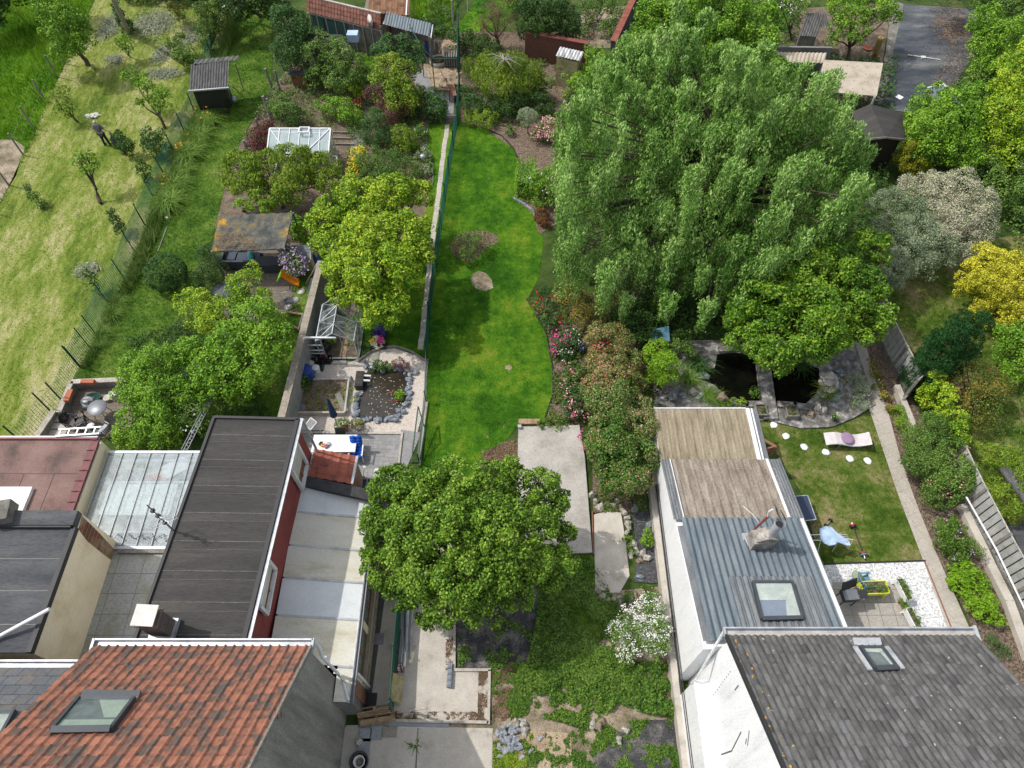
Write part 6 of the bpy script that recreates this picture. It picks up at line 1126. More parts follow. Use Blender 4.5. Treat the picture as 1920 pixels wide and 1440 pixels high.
for i,(u,v) in enumerate([(701,688),(716,690),(736,690),(749,691),(765,692),(769,706),(660,712),(668,720)]):
    p=A(u,v,.1); mb=MB(); mb.lathe((0,0,0),[(.05,0),(.07,.06),(.055,.14),(.03,.17),(.045,.21),(.04,.26),(.001,.29)],10); mb.box((0,-.06,.12),(.05,.05,.05)); one('garden_ornament','little pale ornament standing on the rocks round the koi pond','ornament',mb,MAT['offw'] if i%3 else MAT['bluegrey'],p,i,'ornaments on the pond rocks',local=True)
# raised bed
t=T('raised_bed','raised vegetable bed with concrete edges beside the koi pond','planter',A(605,750)); P=pp([(562,717),(656,716),(648,779),(556,779)]); mb=MB()
for i in range(4): mb.beam(P[i]+Vector((0,0,.13)),P[(i+1)%4]+Vector((0,0,.13)),.08,.30 if i!=2 else .34)
t.part('border',mb,MAT['slab']); t.part('soil',MB().flat([Vector((p.x,p.y,.2)) for p in P]),MAT['soil'])
for j in range(4):
    for i in range(5):
        p=A(580+i*16+random.uniform(-3,3),730+j*12,.2); o=bpy.data.objects.new('seedling',bpy.data.meshes.get('seedling_blades') or tuftmesh(14,.16,.14,.05,2)); o.data.name='seedling_blades'
        if not o.data.materials: o.data.materials.append(LF['lime'])
        COL.objects.link(o); o.location=p; o.rotation_euler=(0,0,i*j); tagp(o,'small green seedling planted in the raised bed','plant','seedlings in the raised bed')
one('plank','grey board lying slanted across the raised bed','board',MB().beam(A(632,737,.25),A(648,772,.25),.26,.03),MAT['greyw'],A(640,755,.25))
# parasol
c=A(637,808); t=T('closed_parasol','closed navy blue parasol on a pole beside the raised bed','parasol',c); k=A(614,748,2.45)-Vector((c.x,c.y,0)); top=Vector((c.x+k.x,c.y+k.y,2.45))
t.part('pole',MB().tube([c,c.lerp(top,1)],.028,8),MAT['alud']); mb=MB(); prof=[(.03,0),(.16,.08),(.15,.35),(.11,.75),(.07,1.1),(.02,1.35)]; d_=(top-c).normalized(); vs=[]; 
mb.tube([c+d_*(1.15+h) for r,h in prof],[r for r,h in prof],9); t.part('canopy',mb,MAT['navy']); t.part('base',MB().lathe(c,[(.26,0),(.26,.07),(.06,.1),(.05,.3)],14),MAT['slab'])
def pot(u,v,label,mat,leaf,r=.17,h=.28,fr=.25,fz=.2,z=0,fl=None):
    c=A(u,v,z); t=T('potted_plant',label,'pot plant',c); t.part('pot',MB().lathe(c,[(r*.7,0),(r,h),(r*1.08,h),(r*1.08,h-.03),(r*.9,h-.03),(.001,h-.04)],16),MAT[mat])
    t.part('foliage',cplx('f',foliage([(c.x,c.y,h+fz,fr,fr,fr*.8)],L=.11,W=.05,dens=150,sub=.15)),LF[leaf])
    if fl: t.part('blossom',cplx('b',foliage([(c.x,c.y,h+fz+.03,fr,fr,fr*.8)],L=.07,W=.06,dens=60,sub=.15)),LF[fl])
pot(647,807,'potted plant with green leaves next to the parasol foot','terra','mid',.17,.25,.3); pot(673,803,'potted plant with wiry brown leaves in front of the koi pond','slab','autumn',.18,.22,.24)
pot(1652,1112,'withered pot plant beside the yellow planter','terra','dark',.12,.2,.15,.1); pot(677,797,'small grey pot at the corner of the slate rim','rock','weed',.1,.16,.05,.02)
pot(568,448,'large terracotta pot with leafy plant beside the net roof','terra','bright',.3,.45,.5,.35)
pot(512,265,'rusty pot with dark plant on the greenhouse bed','terra','purple',.14,.2,.12,.08)
pot(1563,787,'small pot with cream flowers at the edge of the right pond','black','mid',.12,.2,.14,.12,.1,'fc')
# flower trough by greenhouse
t=T('flower_bed_trough','trough of violet and orange pansies below the magnolia','planter',A(712,645)); c=A(711,640); t.part('trough',MB().box((c.x,c.y,.12),(.75,1.1,.24),.1),MAT['black'])
t.part('pansies',cplx('p',foliage([(c.x-.05,c.y-.28,.28,.33,.3,.12)],L=.1,W=.09,dens=170,sub=.12)),LF['fc']); t.part('violets',cplx('p',foliage([(c.x+.05,c.y+.3,.3,.33,.3,.14)],L=.09,W=.07,dens=230,sub=.12)),LF['fv']); t.part('orange_blooms',cplx('p',foliage([(c.x-.2,c.y-.25,.36,.12,.16,.08)],L=.1,W=.09,dens=170,sub=.1)),LF['fy']); t.part('magenta_blooms',cplx('p',foliage([(c.x+.2,c.y-.2,.36,.12,.16,.08)],L=.1,W=.09,dens=170,sub=.1)),LF['fm'])
# greenhouse aluminium
t=T('aluminium_greenhouse','open aluminium framed greenhouse beside the tall wall','greenhouse',A(638,672)); a=A(604,672); b=A(673,674); x0,x1,y0=a.x,b.x,(a.y+b.y)/2; y1=A(668,597,1.45).y+.9; ze,zr=1.4,2.0; xm=(x0+x1)/2; mb=MB(); w_=.045
for y in(y0,(y0+y1)/2,y1):
    for x in(x0,x1): mb.beam((x,y,0),(x,y,ze),w_)
    mb.beam((x0,y,ze),(xm,y,zr),w_); mb.beam((x1,y,ze),(xm,y,zr),w_)
for x,z in((x0,0.05),(x1,.05),(x0,ze),(x1,ze),(xm,zr)): mb.beam((x,y0,z),(x,y1,z),w_)
for y in(y0,y1): mb.beam((x0,y,.05),(x1,y,.05),.06)
ym=(y0+y1)/2
for yy0,yy1 in((y0,ym),(ym,y1)):
    for x in(x0,x1): mb.beam((x,yy0,0),(x,yy1,ze),.02); mb.beam((x,yy0,ze),(x,yy1,0.0),.02); mb.beam((x,yy0,ze),(xm,(yy0+yy1)/2,zr),.025); mb.beam((x,yy1,ze),(xm,(yy0+yy1)/2,zr),.025); mb.beam((x,(yy0+yy1)/2,0),(x,(yy0+yy1)/2,ze),.03); mb.beam((x,(yy0+yy1)/2,ze),(xm,(yy0+yy1)/2,zr),.03)
mb.beam((xm,y0,0),(x1,y0,ze),.02); mb.beam((xm+.3,y0,0),(xm+.3,y0,zr-.2),.03); t.part('frame',mb,MAT['alu'])
mb=MB(); g=.012
mb.bb(x0-g,x0+g,y0,y1,.05,ze); mb.bb(x1-g,x1+g,y0,y1,.05,ze); mb.add([(x0,y0,ze),(x0,y1,ze),(xm,y1,zr),(xm,y0,zr)],[(0,1,2,3)]); mb.add([(x1,y0,ze),(x1,y1,ze),(xm,y1,zr),(xm,y0,zr)],[(0,1,2,3)]); t.part('glazing',mb,glassm('thin_glass',(.5,.58,.6),.14,.05))
mb=MB(); zd=1.75; mb.beam((x0-.5,y0-.06,zd),(xm+.15,y0-.06,zd),.07,.09); t.part('door_track',mb,MAT['whitep']); mb=MB(); dx0,dx1=x0-.42,x0+.28
for p,q in(((dx0,.1),(dx0,zd)),((dx1,.1),(dx1,zd)),((dx0,.1),(dx1,.1)),((dx0,.55),(dx1,.55)),((dx0,.8),(dx1,.8)),((dx0,1.2),(dx1,1.2))): mb.beam((p[0],y0-.08,p[1]),(q[0],y0-.08,q[1]),.05)
t.part('sliding_door',mb,MAT['alu'])
one('greenhouse_board','pale plank path on the soil inside the aluminium greenhouse','board',MB().bb(xm-.05,xm+.25,y0+.1,y1-.1,.02,.05),MAT['woodp'],(xm,ym,0)); grd('greenhouse_soil',[Vector((x0,y0,0)),Vector((x1,y0,0)),Vector((x1,y1,0)),Vector((x0,y1,0))],MAT['soil'],9)
gp_('tomato_plant','leafy tomato plants along the right side of the greenhouse','plant',None,[(655,600,.5,10),(658,620,.4,9),(662,640,.4,8)],'weed',L=.12,dens=90,stemless=True); gp_('tomato_plant','young squash plant near the greenhouse door','plant',None,[(622,640,.3,8)],'lime',L=.16,W=.12,dens=70,stemless=True)
# clutter by the wall
def barrel(u,v,label,mat,r,h,name='barrel',z=0,cat='barrel',open_=True):
    c=A(u,v,z); prof=[(r*.9,0),(r,h*.1),(r*1.02,h*.5),(r,h*.9),(r*.97,h)]+([(r*.86,h),(r*.84,h*.35),(.001,h*.34)] if open_ else [(r*.5,h+.02),(.001,h+.03)]); t=T(name,label,cat,c)
    t.part('body',MB().lathe(c,prof,20),MAT[mat]); t.part('rim',MB().lathe(c,[(r*.98,h-.02),(r*1.05,h-.015),(r*1.05,h+.012),(r*.9,h+.012)],20),MAT[mat]); return t
barrel(580,712,'open blue plastic barrel at the foot of the tall wall','blue',.31,.85); barrel(595,697,'white lidded bucket beside the blue barrel','whitep',.17,.35,'bucket',cat='bucket',open_=False); barrel(586,690,'pale grey bin behind the white bucket','slab',.16,.4,'bucket',cat='bucket')
barrel(806,103,'tall blue barrel next to the aviary shelter','blue',.33,1.15); barrel(566,768,'grey round tub between the wall and raised bed','alud',.2,.2,'tub',cat='tub')
for i,(u,v,w_,d_,h_,m_,lb) in enumerate([(604,672,.55,.35,.3,'black','black crate with red lid before the greenhouse'),(612,676,.5,.5,.12,'black','flat black tray before the greenhouse door'),(600,690,.35,.4,.3,'black','black box beside the white bucket'),(576,672,.4,.3,.35,'offw','white crate full of black pots by the wall'),(590,680,.3,.3,.3,'alud','grey box of small tins by the wall')]):
    c=A(u,v); t=T('storage_crate',lb,'crate',c,.1*i); mb=MB(); 
    mb.box((c.x,c.y,.02),(w_,d_,.04)); 
    for sx in(-1,1): mb.box((c.x+sx*w_/2,c.y,h_/2),(.03,d_,h_)); mb.box((c.x,c.y+sx*d_/2,h_/2),(w_,.03,h_))
    t.part('box',mb,MAT[m_]); mb=MB(); 
    for k in range(5): mb.lathe((c.x+random.uniform(-.3,.3)*w_,c.y+random.uniform(-.3,.3)*d_,h_*.5),[(.05,0),(.07,.12),(.05,.12)],8)
    t.part('contents',mb,MAT['red'] if i==0 else MAT['black'])
for i,(u,v,r_) in enumerate(((560,668,.2),(612,650,.22),(605,640,.2))):
    c=A(u,v,.3); mb=MB(); mb.blob((0,0,0),(r_,r_,.3),i,.25,8,6); one('rubbish_sack','black plastic sack beside the greenhouse, number of the heap unclear' if 0 else ['black sack leaning on the wall by the rake handles','black sack in the gap between wall and greenhouse door','small black sack behind the greenhouse door'][i],'sack',mb,MAT['black'],c,local=True)
t=T('garden_rake','rusty long handled garden tool leaning on the wall by the crates','tool',A(575,680)); t.part('handle',MB().tube([A(562,662,1.3),A(585,690,.05)],.02,6),MAT['rust']); t.part('head',MB().beam(A(580,690,.05),A(590,690,.05),.05,.05),MAT['rust'])
one('step_stone','small pale concrete step before the greenhouse','step',MB().box(A(637,680,.05),(.65,.18,.1)),MAT['slab'],A(637,680))
# terrace furniture
c=A(634,857); t=T('terrace_table','long white rectangular table beside the tiled porch','table',c); p,q=A(604,846,.74),A(660,860,.74)
mb=MB(); mb.box((c.x-.05,c.y+.28,.73),(1.9,.85,.045)); t.part('table_top',mb,MAT['whitep']); 
for dx in(-.9,.8):
    for dy in(-.08,.62): t.part('leg',MB().bb(c.x+dx-.03,c.x+dx+.03,c.y+dy-.03,c.y+dy+.03,0,.7),MAT['whitep'])
for i,(u,v,m_) in enumerate(((606,836,'orange'),(612,838,'mauve'),(602,833,'black'),(616,833,'offw'))):
    c2=A(u,v,.76); mb=MB(); mb.box((0,0,.05),(.16,.12,.1),i*.6); mb.tube([(-.08,0,.1),(.12,.05,.16)],.012,5); one('table_item',['orange packet','mauve packet','black tray','white packet'][i]+' lying on the left end of the long white table','packet',mb,MAT[m_],c2,local=True)
def chair(name,label,u,v,rz,cm,fm,hh=1.0,w_=.58,cush=True,z=0):
    c=A(u,v,z); t=T(name,label,'chair',c,rz,local=True); mb=MB()
    for i,(sx,sy) in enumerate(((-1,-1),(1,-1),(-1,1),(1,1))):
        t.part('leg',MB().beam((sx*w_*.46,sy*.26,0),(sx*w_*.44,sy*.2,.62 if sy<0 else .6),.035),MAT[fm])
    s=MB()
    if cush:
        for k in range(3):
            for j in range(2): s.blob((-w_*.2+j*w_*.4,-.22+k*.2,.47),(w_*.24,.13,.07),k,.05,10,6)
    s.box((0,-.02,.42),(w_*.9,.52,.05)); t.part('seat',s,MAT[cm]); b=MB()
    if cush:
        for k in range(4):
            for j in range(2): b.blob((-w_*.2+j*w_*.4,.27+k*.055,.56+k*.15),(w_*.24,.07,.1),k,.05,10,6)
    b.beam((0,.24,.45),(0,.46,hh+.05),w_*.9,.04); t.part('backrest',b,MAT[cm])
    for sx in(-1,1): t.part('armrest',MB().beam((sx*w_*.5,-.28,.62),(sx*w_*.5,.3,.66),.05,.03),MAT[fm])
    return t
chair('garden_chair','garden chair with tufted bright blue cushion on the grey terrace',672,857,0,'blue2','whitep')
chair('garden_chair','black folding chair at the far side of the long white table',642,838,0,'black','black',.85,.5,False)
one('glass_side_table','low grey glass table at the left end of the terrace','table',MB().box(A(594,826,.35),(.6,.4,.03)).tube([A(594,826,0),A(594,826,.35)],.03,6),MAT['alud'],A(594,826))
t=T('drying_rack','small white folding rack beside the zinc corner of the felt roof','rack',A(583,800)); P=[A(u,v,.9) for u,v in((583,783),(594,792),(582,806),(572,797))]; mb=MB(); frame4(P,.03,.03,mb)
for k in range(1,8): mb.beam(P[0].lerp(P[3],k/8),P[1].lerp(P[2],k/8),.012)
for p in P: mb.beam(p,Vector((p.x,p.y,0)),.02)
t.part('frame',mb,MAT['whitep'])
one('dark_drain','dark grated drain strip in the gravel by the terrace','drain',MB().beam(A(583,811,.05),A(607,811,.05),.22,.04),MAT['black'],A(595,811))
t=T('hose_reel','round hose reel on the wall end by the veranda','hose reel',A(718,930,1.6)); c=A(718,927,1.9); mb=MB()
for r_ in(.22,.17,.12): mb.tube([c+Vector((r_*math.cos(a*.5236),r_*math.sin(a*.5236),.02)) for a in range(13)],.02,6)
t.part('hose',mb,MAT['alud']); t.part('drum',MB().lathe(c,[(.1,-.06),(.1,.06),(.03,.08)],12),MAT['black'])
t=T('metal_balustrade','dark metal balustrade with flat top beside the covered table','railing',A(705,925)); mb=MB(); a,b=A(680,897,1.9),A(726,899,1.9); mb.beam(a,b,.05,.05); mb.beam(a-Vector((0,.5,.0)),b-Vector((0,.5,0)),.05,.05)
for k in range(6): p=a.lerp(b,k/5); mb.beam(p,p-Vector((0,.5,0)),.035); 
for p in(a,b): mb.beam(p,Vector((p.x,p.y,0)),.05)
t.part('rail',mb,MAT['alud']); t.part('shelf',MB().beam(a-Vector((0,.25,.06)),b-Vector((0,.25,.06)),.46,.04),MAT['black'])
one('covered_table','table under a cream cloth at the end of the grey terrace','table',MB().box(A(722,895,.7),(.95,.7,.05),.05).box(A(722,895,.35),(.8,.55,.66),.05),MAT['offw'],A(722,895))
t=T('scooter','white folded scooter leaning by the porch corner','scooter',A(682,893)); mb=MB(); mb.tube([A(683,876,.9),A(680,894,.05)],.03,6); mb.tube([A(680,874,.9),A(686,876,.9)],.02,6); t.part('stem',mb,MAT['whitep']); t.part('wheel',MB().lathe(A(680,895,.05),[(.08,-.02),(.08,.02)],12),MAT['black'])
# passage & drive
pipes=[(750,1135,748,1232,.045,.05,'alud'),(753,1130,752,1242,.04,.05,'zinc'),(756,1125,755,1228,.05,.06,'alu'),(760,1120,757,1262,.03,.05,'alud'),(763,1120,762,1222,.05,.12,'zinc'),(767,1125,758,1250,.05,.06,'whitep'),(773,1130,769,1236,.055,.07,'zinc'),(752,1180,746,1250,.04,.1,'alud')]
for i,(a,b,c,d,r_,z,m_) in enumerate(pipes): one('drain_pipe',['thin dark tube nearest the green mesh in the pipe pile','zinc tube second from the mesh in the pipe pile','shiny tube in the middle of the pipe pile','long dark tube under the shiny one in the pipe pile','zinc tube resting on top of the pipe pile','long white tube sticking out of the pipe pile','broad zinc channel furthest from the mesh','short dark tube end in front of the pipe pile'][i],'pipe',MB().tube([A(a,b,z),A(c,d,z)],r_,10),MAT[m_],A(c,d,z),group='pipes piled beside the green mesh')
t=T('trellis_panel','weathered wooden slatted panel leaning on the green mesh','panel',A(745,1325)); a,b,c,d=A(737,1262,1.0),A(757,1268,.15),A(752,1322,.1),A(729,1307,1.0)
n=10; mb=MB()
for k in range(n): mb.beam(a.lerp(b,(k+.5)/n),d.lerp(c,(k+.5)/n),.085,.02,(b-a).cross(d-a))
t.part('slats',mb,MAT['woody'])
mb=MB(); mb.beam(a+Vector((-.03,0,-.03)),b+Vector((-.03,0,-.03)),.05,.04); mb.beam(d+Vector((-.03,0,-.03)),c+Vector((-.03,0,-.03)),.05,.04); t.part('batten',mb,MAT['woody'])
def pallet(label,P):
    "P: four corners (a,b along the boards; a,d across)"
    t=T('pallet',label,'pallet',P[3]); a,b,c,d=P; up=(b-a).cross(d-a).normalized(); up=up if up.z>0 else -up; mb=MB()
    for k in range(5): mb.beam(a.lerp(d,.05+k*.225),b.lerp(c,.05+k*.225),.1,.02,up)
    t.part('top_boards',mb,MAT['woodp']); mb=MB()
    for k in range(3): mb.beam(a.lerp(d,.05+k*.45)-up*.13,b.lerp(c,.05+k*.45)-up*.13,.1,.02,up)
    t.part('bottom_boards',mb,MAT['woodp'])
    for k in range(3):
        p,q=a.lerp(b,.06+.44*k),d.lerp(c,.06+.44*k)
        for f in(.05,.5,.95): r_=p.lerp(q,f)-up*.07; t.part('block',MB().beam(r_-(b-a).normalized()*.05,r_+(b-a).normalized()*.05,.1,.09,up),MAT['woodp'])
pallet('brown wooden pallet leaning upright at the passage end, upper one',[A(669,1337,.75),A(735,1326,.75),A(741,1342,.1),A(672,1352,.1)]); pallet('lower wooden pallet lying against the leaning one',[A(674,1352,.35),A(738,1342,.35),A(742,1350,.1),A(676,1362,.1)])
one('plank','grey plank lying below the pallets','board',MB().beam(A(672,1358,.08),A(730,1355,.08),.2,.05),MAT['greyw'],A(700,1357))
one('batten','pale wooden batten lying on the concrete drive','board',MB().beam(A(745,1336,.04),A(801,1327,.04),.07,.05),MAT['slab'],A(770,1332))
for i,(u,v,a_,b_,r_) in enumerate(((685,1378,.42,.42,0),(706,1374,.42,.42,.05),(730,1372,.52,.32,0),(683,1401,.4,.55,0))):
    one('loose_slab',['bluish square slab under the pallets','bluish slab with chipped corner','brownish slab at the right end of the loose slabs','long bluish slab above the round tub'][i],'slab',MB().box(A(u,v,.09),(a_,b_,.05),r_),mk('blue_slab%d'%i,[(.24,.27,.29),(.34,.37,.39)] if i!=2 else [(.26,.24,.2),(.36,.33,.28)],3,.8,.3,25,.25),A(u,v))
rocks([A(674,1391,.1)],RW,'pale rough stone on the long bluish slab','',.8,.8)
t=T('round_tub','round black tub holding a white bucket in the lower left corner','tub',A(676,1432)); c=A(676,1430); t.part('tub',MB().lathe(c,[(.26,0),(.32,.3),(.34,.32),(.28,.32),(.24,.05),(.001,.04)],24),MAT['anthr']); t.part('bucket',MB().lathe(c,[(.15,.06),(.19,.34),(.21,.35),(.17,.35),(.13,.1),(.001,.09)],24),MAT['offw']); t.part('inner_ring',MB().lathe(c,[(.05,.1),(.09,.2),(.10,.21),(.06,.21)],16),MAT['concd'])
t=T('weed_rosette','large star shaped weed growing from a crack in the lower concrete','weed',A(778,1398),local=True); t.part('leaves',tuftmesh(14,.35,.35,.07,3,.4),LF['mid'])
one('rubbish_bag','red and white printed bag crumpled at the end of the pipes','bag',MB().blob(A(750,1255,.12),(.14,.26,.1),3,.4,9,6),mk('printed_bag',[(.45,.03,.04),(.7,.66,.64),(.05,.05,.06)],5,.5,.3,10,.1,pos_=[.42,.5,.58]),A(750,1255))
for i,(u,v,u2,v2,m_) in enumerate(((779,1211,772,1219,'fibre'),(774,1222,770,1243,'cream'))): one('broken_trim',['short pale broken tile piece','cream broken trim piece below the short tile piece'][i],'debris',MB().beam(A(u,v,.05),A(u2,v2,.05),.12,.05),MAT[m_],A(u,v))
for i in range(4): one('concrete_block',['grey concrete block furthest up the kerb corner','second grey block from the top of the row','third grey block from the top of the row','lowest grey block of the row on the concrete square'][i],'block',MB().box(A(844-i*.7,1249+i*11.5,.14),(.17,.2,.17 ),random.uniform(-.1,.1)).box(A(844-i*.7,1249+i*11.5,.235),(.13,.05,.02)),MAT['rock'],A(844,1249+i*11.5),group='grey concrete blocks on the kerb')
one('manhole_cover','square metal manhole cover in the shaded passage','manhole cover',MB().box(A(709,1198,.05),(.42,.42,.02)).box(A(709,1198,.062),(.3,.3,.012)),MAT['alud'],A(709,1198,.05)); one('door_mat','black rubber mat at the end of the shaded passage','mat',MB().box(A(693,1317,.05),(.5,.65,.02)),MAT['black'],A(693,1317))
# paver pile
mbk=MB(); mbk.box((0,0,.04),(.2,.1,.08)); bm_=mbk.mesh('paver'); bm_.materials.append(mk('blue_grey_setts',[(.20,.22,.25),(.36,.39,.43),(.46,.48,.52)],5,.8,.4,20,.25,obj=True))
for i in range(62):
    u=random.gauss(955,13); v=random.gauss(1385,17)
    if not(930<u<985 and 1355<v<1425): continue
    o=bpy.data.objects.new('loose_paver',bm_); COL.objects.link(o); o.location=A(u,v,.05+random.random()*.2*math.exp(-((u-955)/18)**2-((v-1385)/20)**2)); o.rotation_euler=(random.uniform(-.8,.8),random.uniform(-.8,.8),random.uniform(0,3)); tagp(o,'blue grey paving block in the tipped heap on the rough ground','paving block','paving blocks tipped in a heap')
for u,v in((995,1408),(978,1420),(1012,1385)): 
    o=bpy.data.objects.new('loose_paver',bm_); COL.objects.link(o); o.location=A(u,v,.03); o.rotation_euler=(0,.1,random.uniform(0,3)); tagp(o,'stray blue grey block lying apart on the sandy ground','paving block','stray blocks right of the heap')
rocks([A(*p) for p in((968,1358),(980,1358),(983,1370),(1112,1358),(1122,1362),(1127,1355),(1160,1388),(1172,1370))],RW,'pale broken stone lying on the rough garden ground','pale stones on the rough ground',.9,1.5)
# rock line near small slab
RL1=[(1110,930),(1116,942),(1122,952),(1130,948),(1140,950),(1150,948),(1156,940),(1164,952),(1170,962),(1176,972),(1178,985),(1176,998),(1186,1022),(1184,1040),(1194,1034),(1202,1040),(1212,1046),(1206,1034),(1200,1052),(1120,1112),(1130,1120),(1140,1126),(1150,1126),(1162,1124),(1170,1120),(1182,1122),(1192,1120),(1200,1126)]
rocks([A(*p) for p in RL1],RW,'rough pale rock bordering the small slab and black film','rocks round the small slab',.75,1.3)
rocks([A(u,v) for u,v in((1190,955),(1215,985),(1232,952),(1200,1085))],RM,'grey rock weighing down the black film','rocks on the black film',.9,1.4)
one('slab_step','pinkish wooden step at the head of the long concrete slab','step',MB().box((A(992,794).x,A(992,794).y,.1),(.95,.26,.2)),MAT['woodp'],A(992,794)); one('solar_lamp','small grey lamp on the corner of the long slab','lamp',MB().box((0,0,.08),(.14,.12,.12)).box((0,0,.16),(.16,.14,.02)),MAT['alu'],A(974,802,.14),local=True)
# right pond
WZ=.115
for nm,L_ in(('left',[(1345,664),(1378,661),(1414,664),(1424,752),(1395,754),(1368,748),(1340,722),(1310,708),(1318,694),(1340,690)]),('right',[(1442,690),(1500,680),(1535,690),(1538,712),(1530,738),(1505,762),(1480,758),(1455,757)])): struct('dark_pond_water',MB().flat(pp(L_,WZ)),MAT['water'])
struct('pond_water_back',MB().flat(pp([(1442,690),(1425,640),(1560,640),(1560,690),(1535,692),(1500,680)],WZ-.005)),MAT['water']) if 0 else None
t=T('pond_causeway','mottled stone causeway dividing the two black ponds','wall',A(1437,780)); P=pp([(1413,655),(1432,655),(1443,700),(1456,790),(1430,790),(1421,720)]); t.part('causeway',MB().poly([Vector((p.x,p.y,0)) for p in P],(0,0,.26)),MAT['mort'])
kk=pp([(1368,762),(1395,762),(1415,770),(1428,776)]); 
for L_,lb in(([(1345,660),(1380,657),(1414,660)],'flat stone rim behind the left black pond'),([(1455,762),(1485,764),(1510,768),(1532,752),(1545,735)],'rounded stone rim in front of the right black pond'),([(1372,756),(1395,762),(1425,762)],'rounded stone rim in front of the left black pond')): kerb(lb,L_,.3,.2,MAT['mort'],'pond_kerb',.05)
rocks([A(u,v,.12) for u,v in((1300,738),(1312,745),(1280,742),(1262,745),(1545,712),(1552,735),(1565,750),(1575,700),(1578,720),(1532,768),(1520,778),(1540,772),(1320,705),(1350,752))],RM+RW,'rock in the rim of the black garden ponds','rocks round the black ponds',1.1,1.8)
t=T('stone_fountain','white and grey stepped flagstone fountain at the right pond','fountain',A(1560,745,.1)); mb=MB()
for k,(u,v,z) in enumerate(((1545,705,.5),(1543,717,.42),(1547,728,.34),(1542,738,.28),(1556,705,.6),(1553,717,.5),(1556,730,.4))): mb.lathe(A(u,v,z),[(.22,0),(.24,.03),(.2,.06),(.001,.07)],12)
t.part('flagstones',mb,MAT['slab']); t.part('cascade',MB().blob(A(1563,715,.2),(.2,.5,.25),4,.35,10,8),mk('white_rock',[(.3,.3,.31),(.75,.75,.76)],3,.7,.5,12,.3)); t.part('side_stones',MB().blob(A(1572,722,.1),(.2,.65,.2),8,.4,9,7),MAT['rock'])
for u,v,lb in((1423,776,'stone planter box with orange flowers beside the causeway'),(1480,778,'stone planter box with green herbs before the right pond')):
    c=A(u,v); t=T('stone_planter',lb,'planter',c); mb=MB(); 
    for sx in(-1,1): mb.box((c.x+sx*.24,c.y,.2),(.07,.62,.4)); mb.box((c.x,c.y+sx*.28,.2),(.45,.07,.4))
    t.part('box',mb,MAT['concd']); t.part('soil',MB().box((c.x,c.y,.15),(.42,.5,.3)),MAT['soil']); t.part('foliage',cplx('f',foliage([(c.x,c.y,.36,.18,.22,.08)],L=.08,W=.04,dens=220,sub=.1)),LF['weed'])
t=T('bird_table','small dark blue boarded roof among the pond shrubs','bird house',A(1240,665)); P=[A(1224,618,1.5),A(1254,612,1.5),A(1256,640,1.2),A(1217,640,1.2)]; mb=MB()
for k in range(5): a_=P[0].lerp(P[3],k/5); b_=P[1].lerp(P[2],k/5); a2=P[0].lerp(P[3],(k+1)/5); b2=P[1].lerp(P[2],(k+1)/5); mb.add([a_+Vector((0,0,.03)),b_+Vector((0,0,.03)),b2,a2,a_,b_,b2-Vector((0,0,.04)),a2-Vector((0,0,.04))],[(0,1,2,3),(7,6,5,4),(0,4,5,1),(2,6,7,3),(1,5,6,2),(0,3,7,4)])
t.part('roof',mb,MAT['bluegrey']); c=(P[0]+P[1]+P[2]+P[3])/4; t.part('post',MB().beam((c.x,c.y,0),(c.x,c.y,1.2),.3,.3),MAT['woodb'])
# right lawn objects
c=A(1583,832); t=T('sun_lounger','pale sun lounger with mauve cushion on the right lawn','sun lounger',c,R(-2),local=True); mb=MB(); pts=[(-.98,.36),(-.8,.44),(-.55,.48),(-.3,.44),(-.05,.36),(.2,.30),(.45,.33),(.7,.42),(.95,.56)]; n=len(pts)
vs=[(x,-.28,z) for x,z in pts]+[(x,.30,z) for x,z in pts]+[(x,-.28,z-.03) for x,z in pts]+[(x,.30,z-.03) for x,z in pts]
fs=[(i,i+1,n+i+1,n+i) for i in range(n-1)]+[(2*n+i+1,2*n+i,3*n+i,3*n+i+1) for i in range(n-1)]+[(i+1,i,2*n+i,2*n+i+1) for i in range(n-1)]+[(n+i,n+i+1,3*n+i+1,3*n+i) for i in range(n-1)]; mb.add(vs,fs,False); t.part('fabric',mb,MAT['greige'])
for x in(-.35,.5):
    for sy in(-.27,.29): t.part('leg',MB().tube([(x,sy,.38),(x+(.12 if x>0 else -.05),sy,0)],.015,6),MAT['alu'])
for sy in(-.29,.31): t.part('frame',MB().tube([(x,sy,z-.02) for x,z in pts],.018,6),MAT['alu'])
cu=T('lounger_cushion','square mauve cushion lying on the pale sun lounger','cushion',A(1589,822,.4)); p=A(1589,822,.4); cu.part('pad',MB().blob((p.x,p.y,.43),(.30,.30,.08),2,.04,16,8),MAT['mauve'])
for i,(u,v,lb) in enumerate(((1451,797,'nearest the ponds'),(1474,818,'second from the ponds'),(1508,838,'third from the ponds'),(1549,848,'just left below the sun lounger'),(1594,860,'straight below the mauve cushion'),(1627,864,'nearest the slab path'))):
    mb=MB(); mb.blob((0,0,.01),(.185,.17,.035),i+3,.16,14,5,1.8); one('stepping_stone','round white stepping stone '+lb,'stepping stone',mb,MAT['white'],A(u,v,.02),i,'six white stepping stones on the right lawn',local=True)
t=T('folding_table','dark blue table top with white edge beside the outbuilding','table',A(1515,960)); P=[A(u,v,.75) for u,v in((1484,931),(1514,929),(1530,974),(1505,977))]; mb=MB(); mb.poly(P,(0,0,-.03)); t.part('table_top',mb,plain('dark_blue_board',(.035,.055,.10),.5)); mb=MB(); frame4(P,.03,.045,mb); t.part('edge',mb,MAT['zinc'])
for p in P: t.part('leg',MB().beam(p-Vector((0,0,.03)),Vector((p.x,p.y,0)),.03),MAT['alud'])
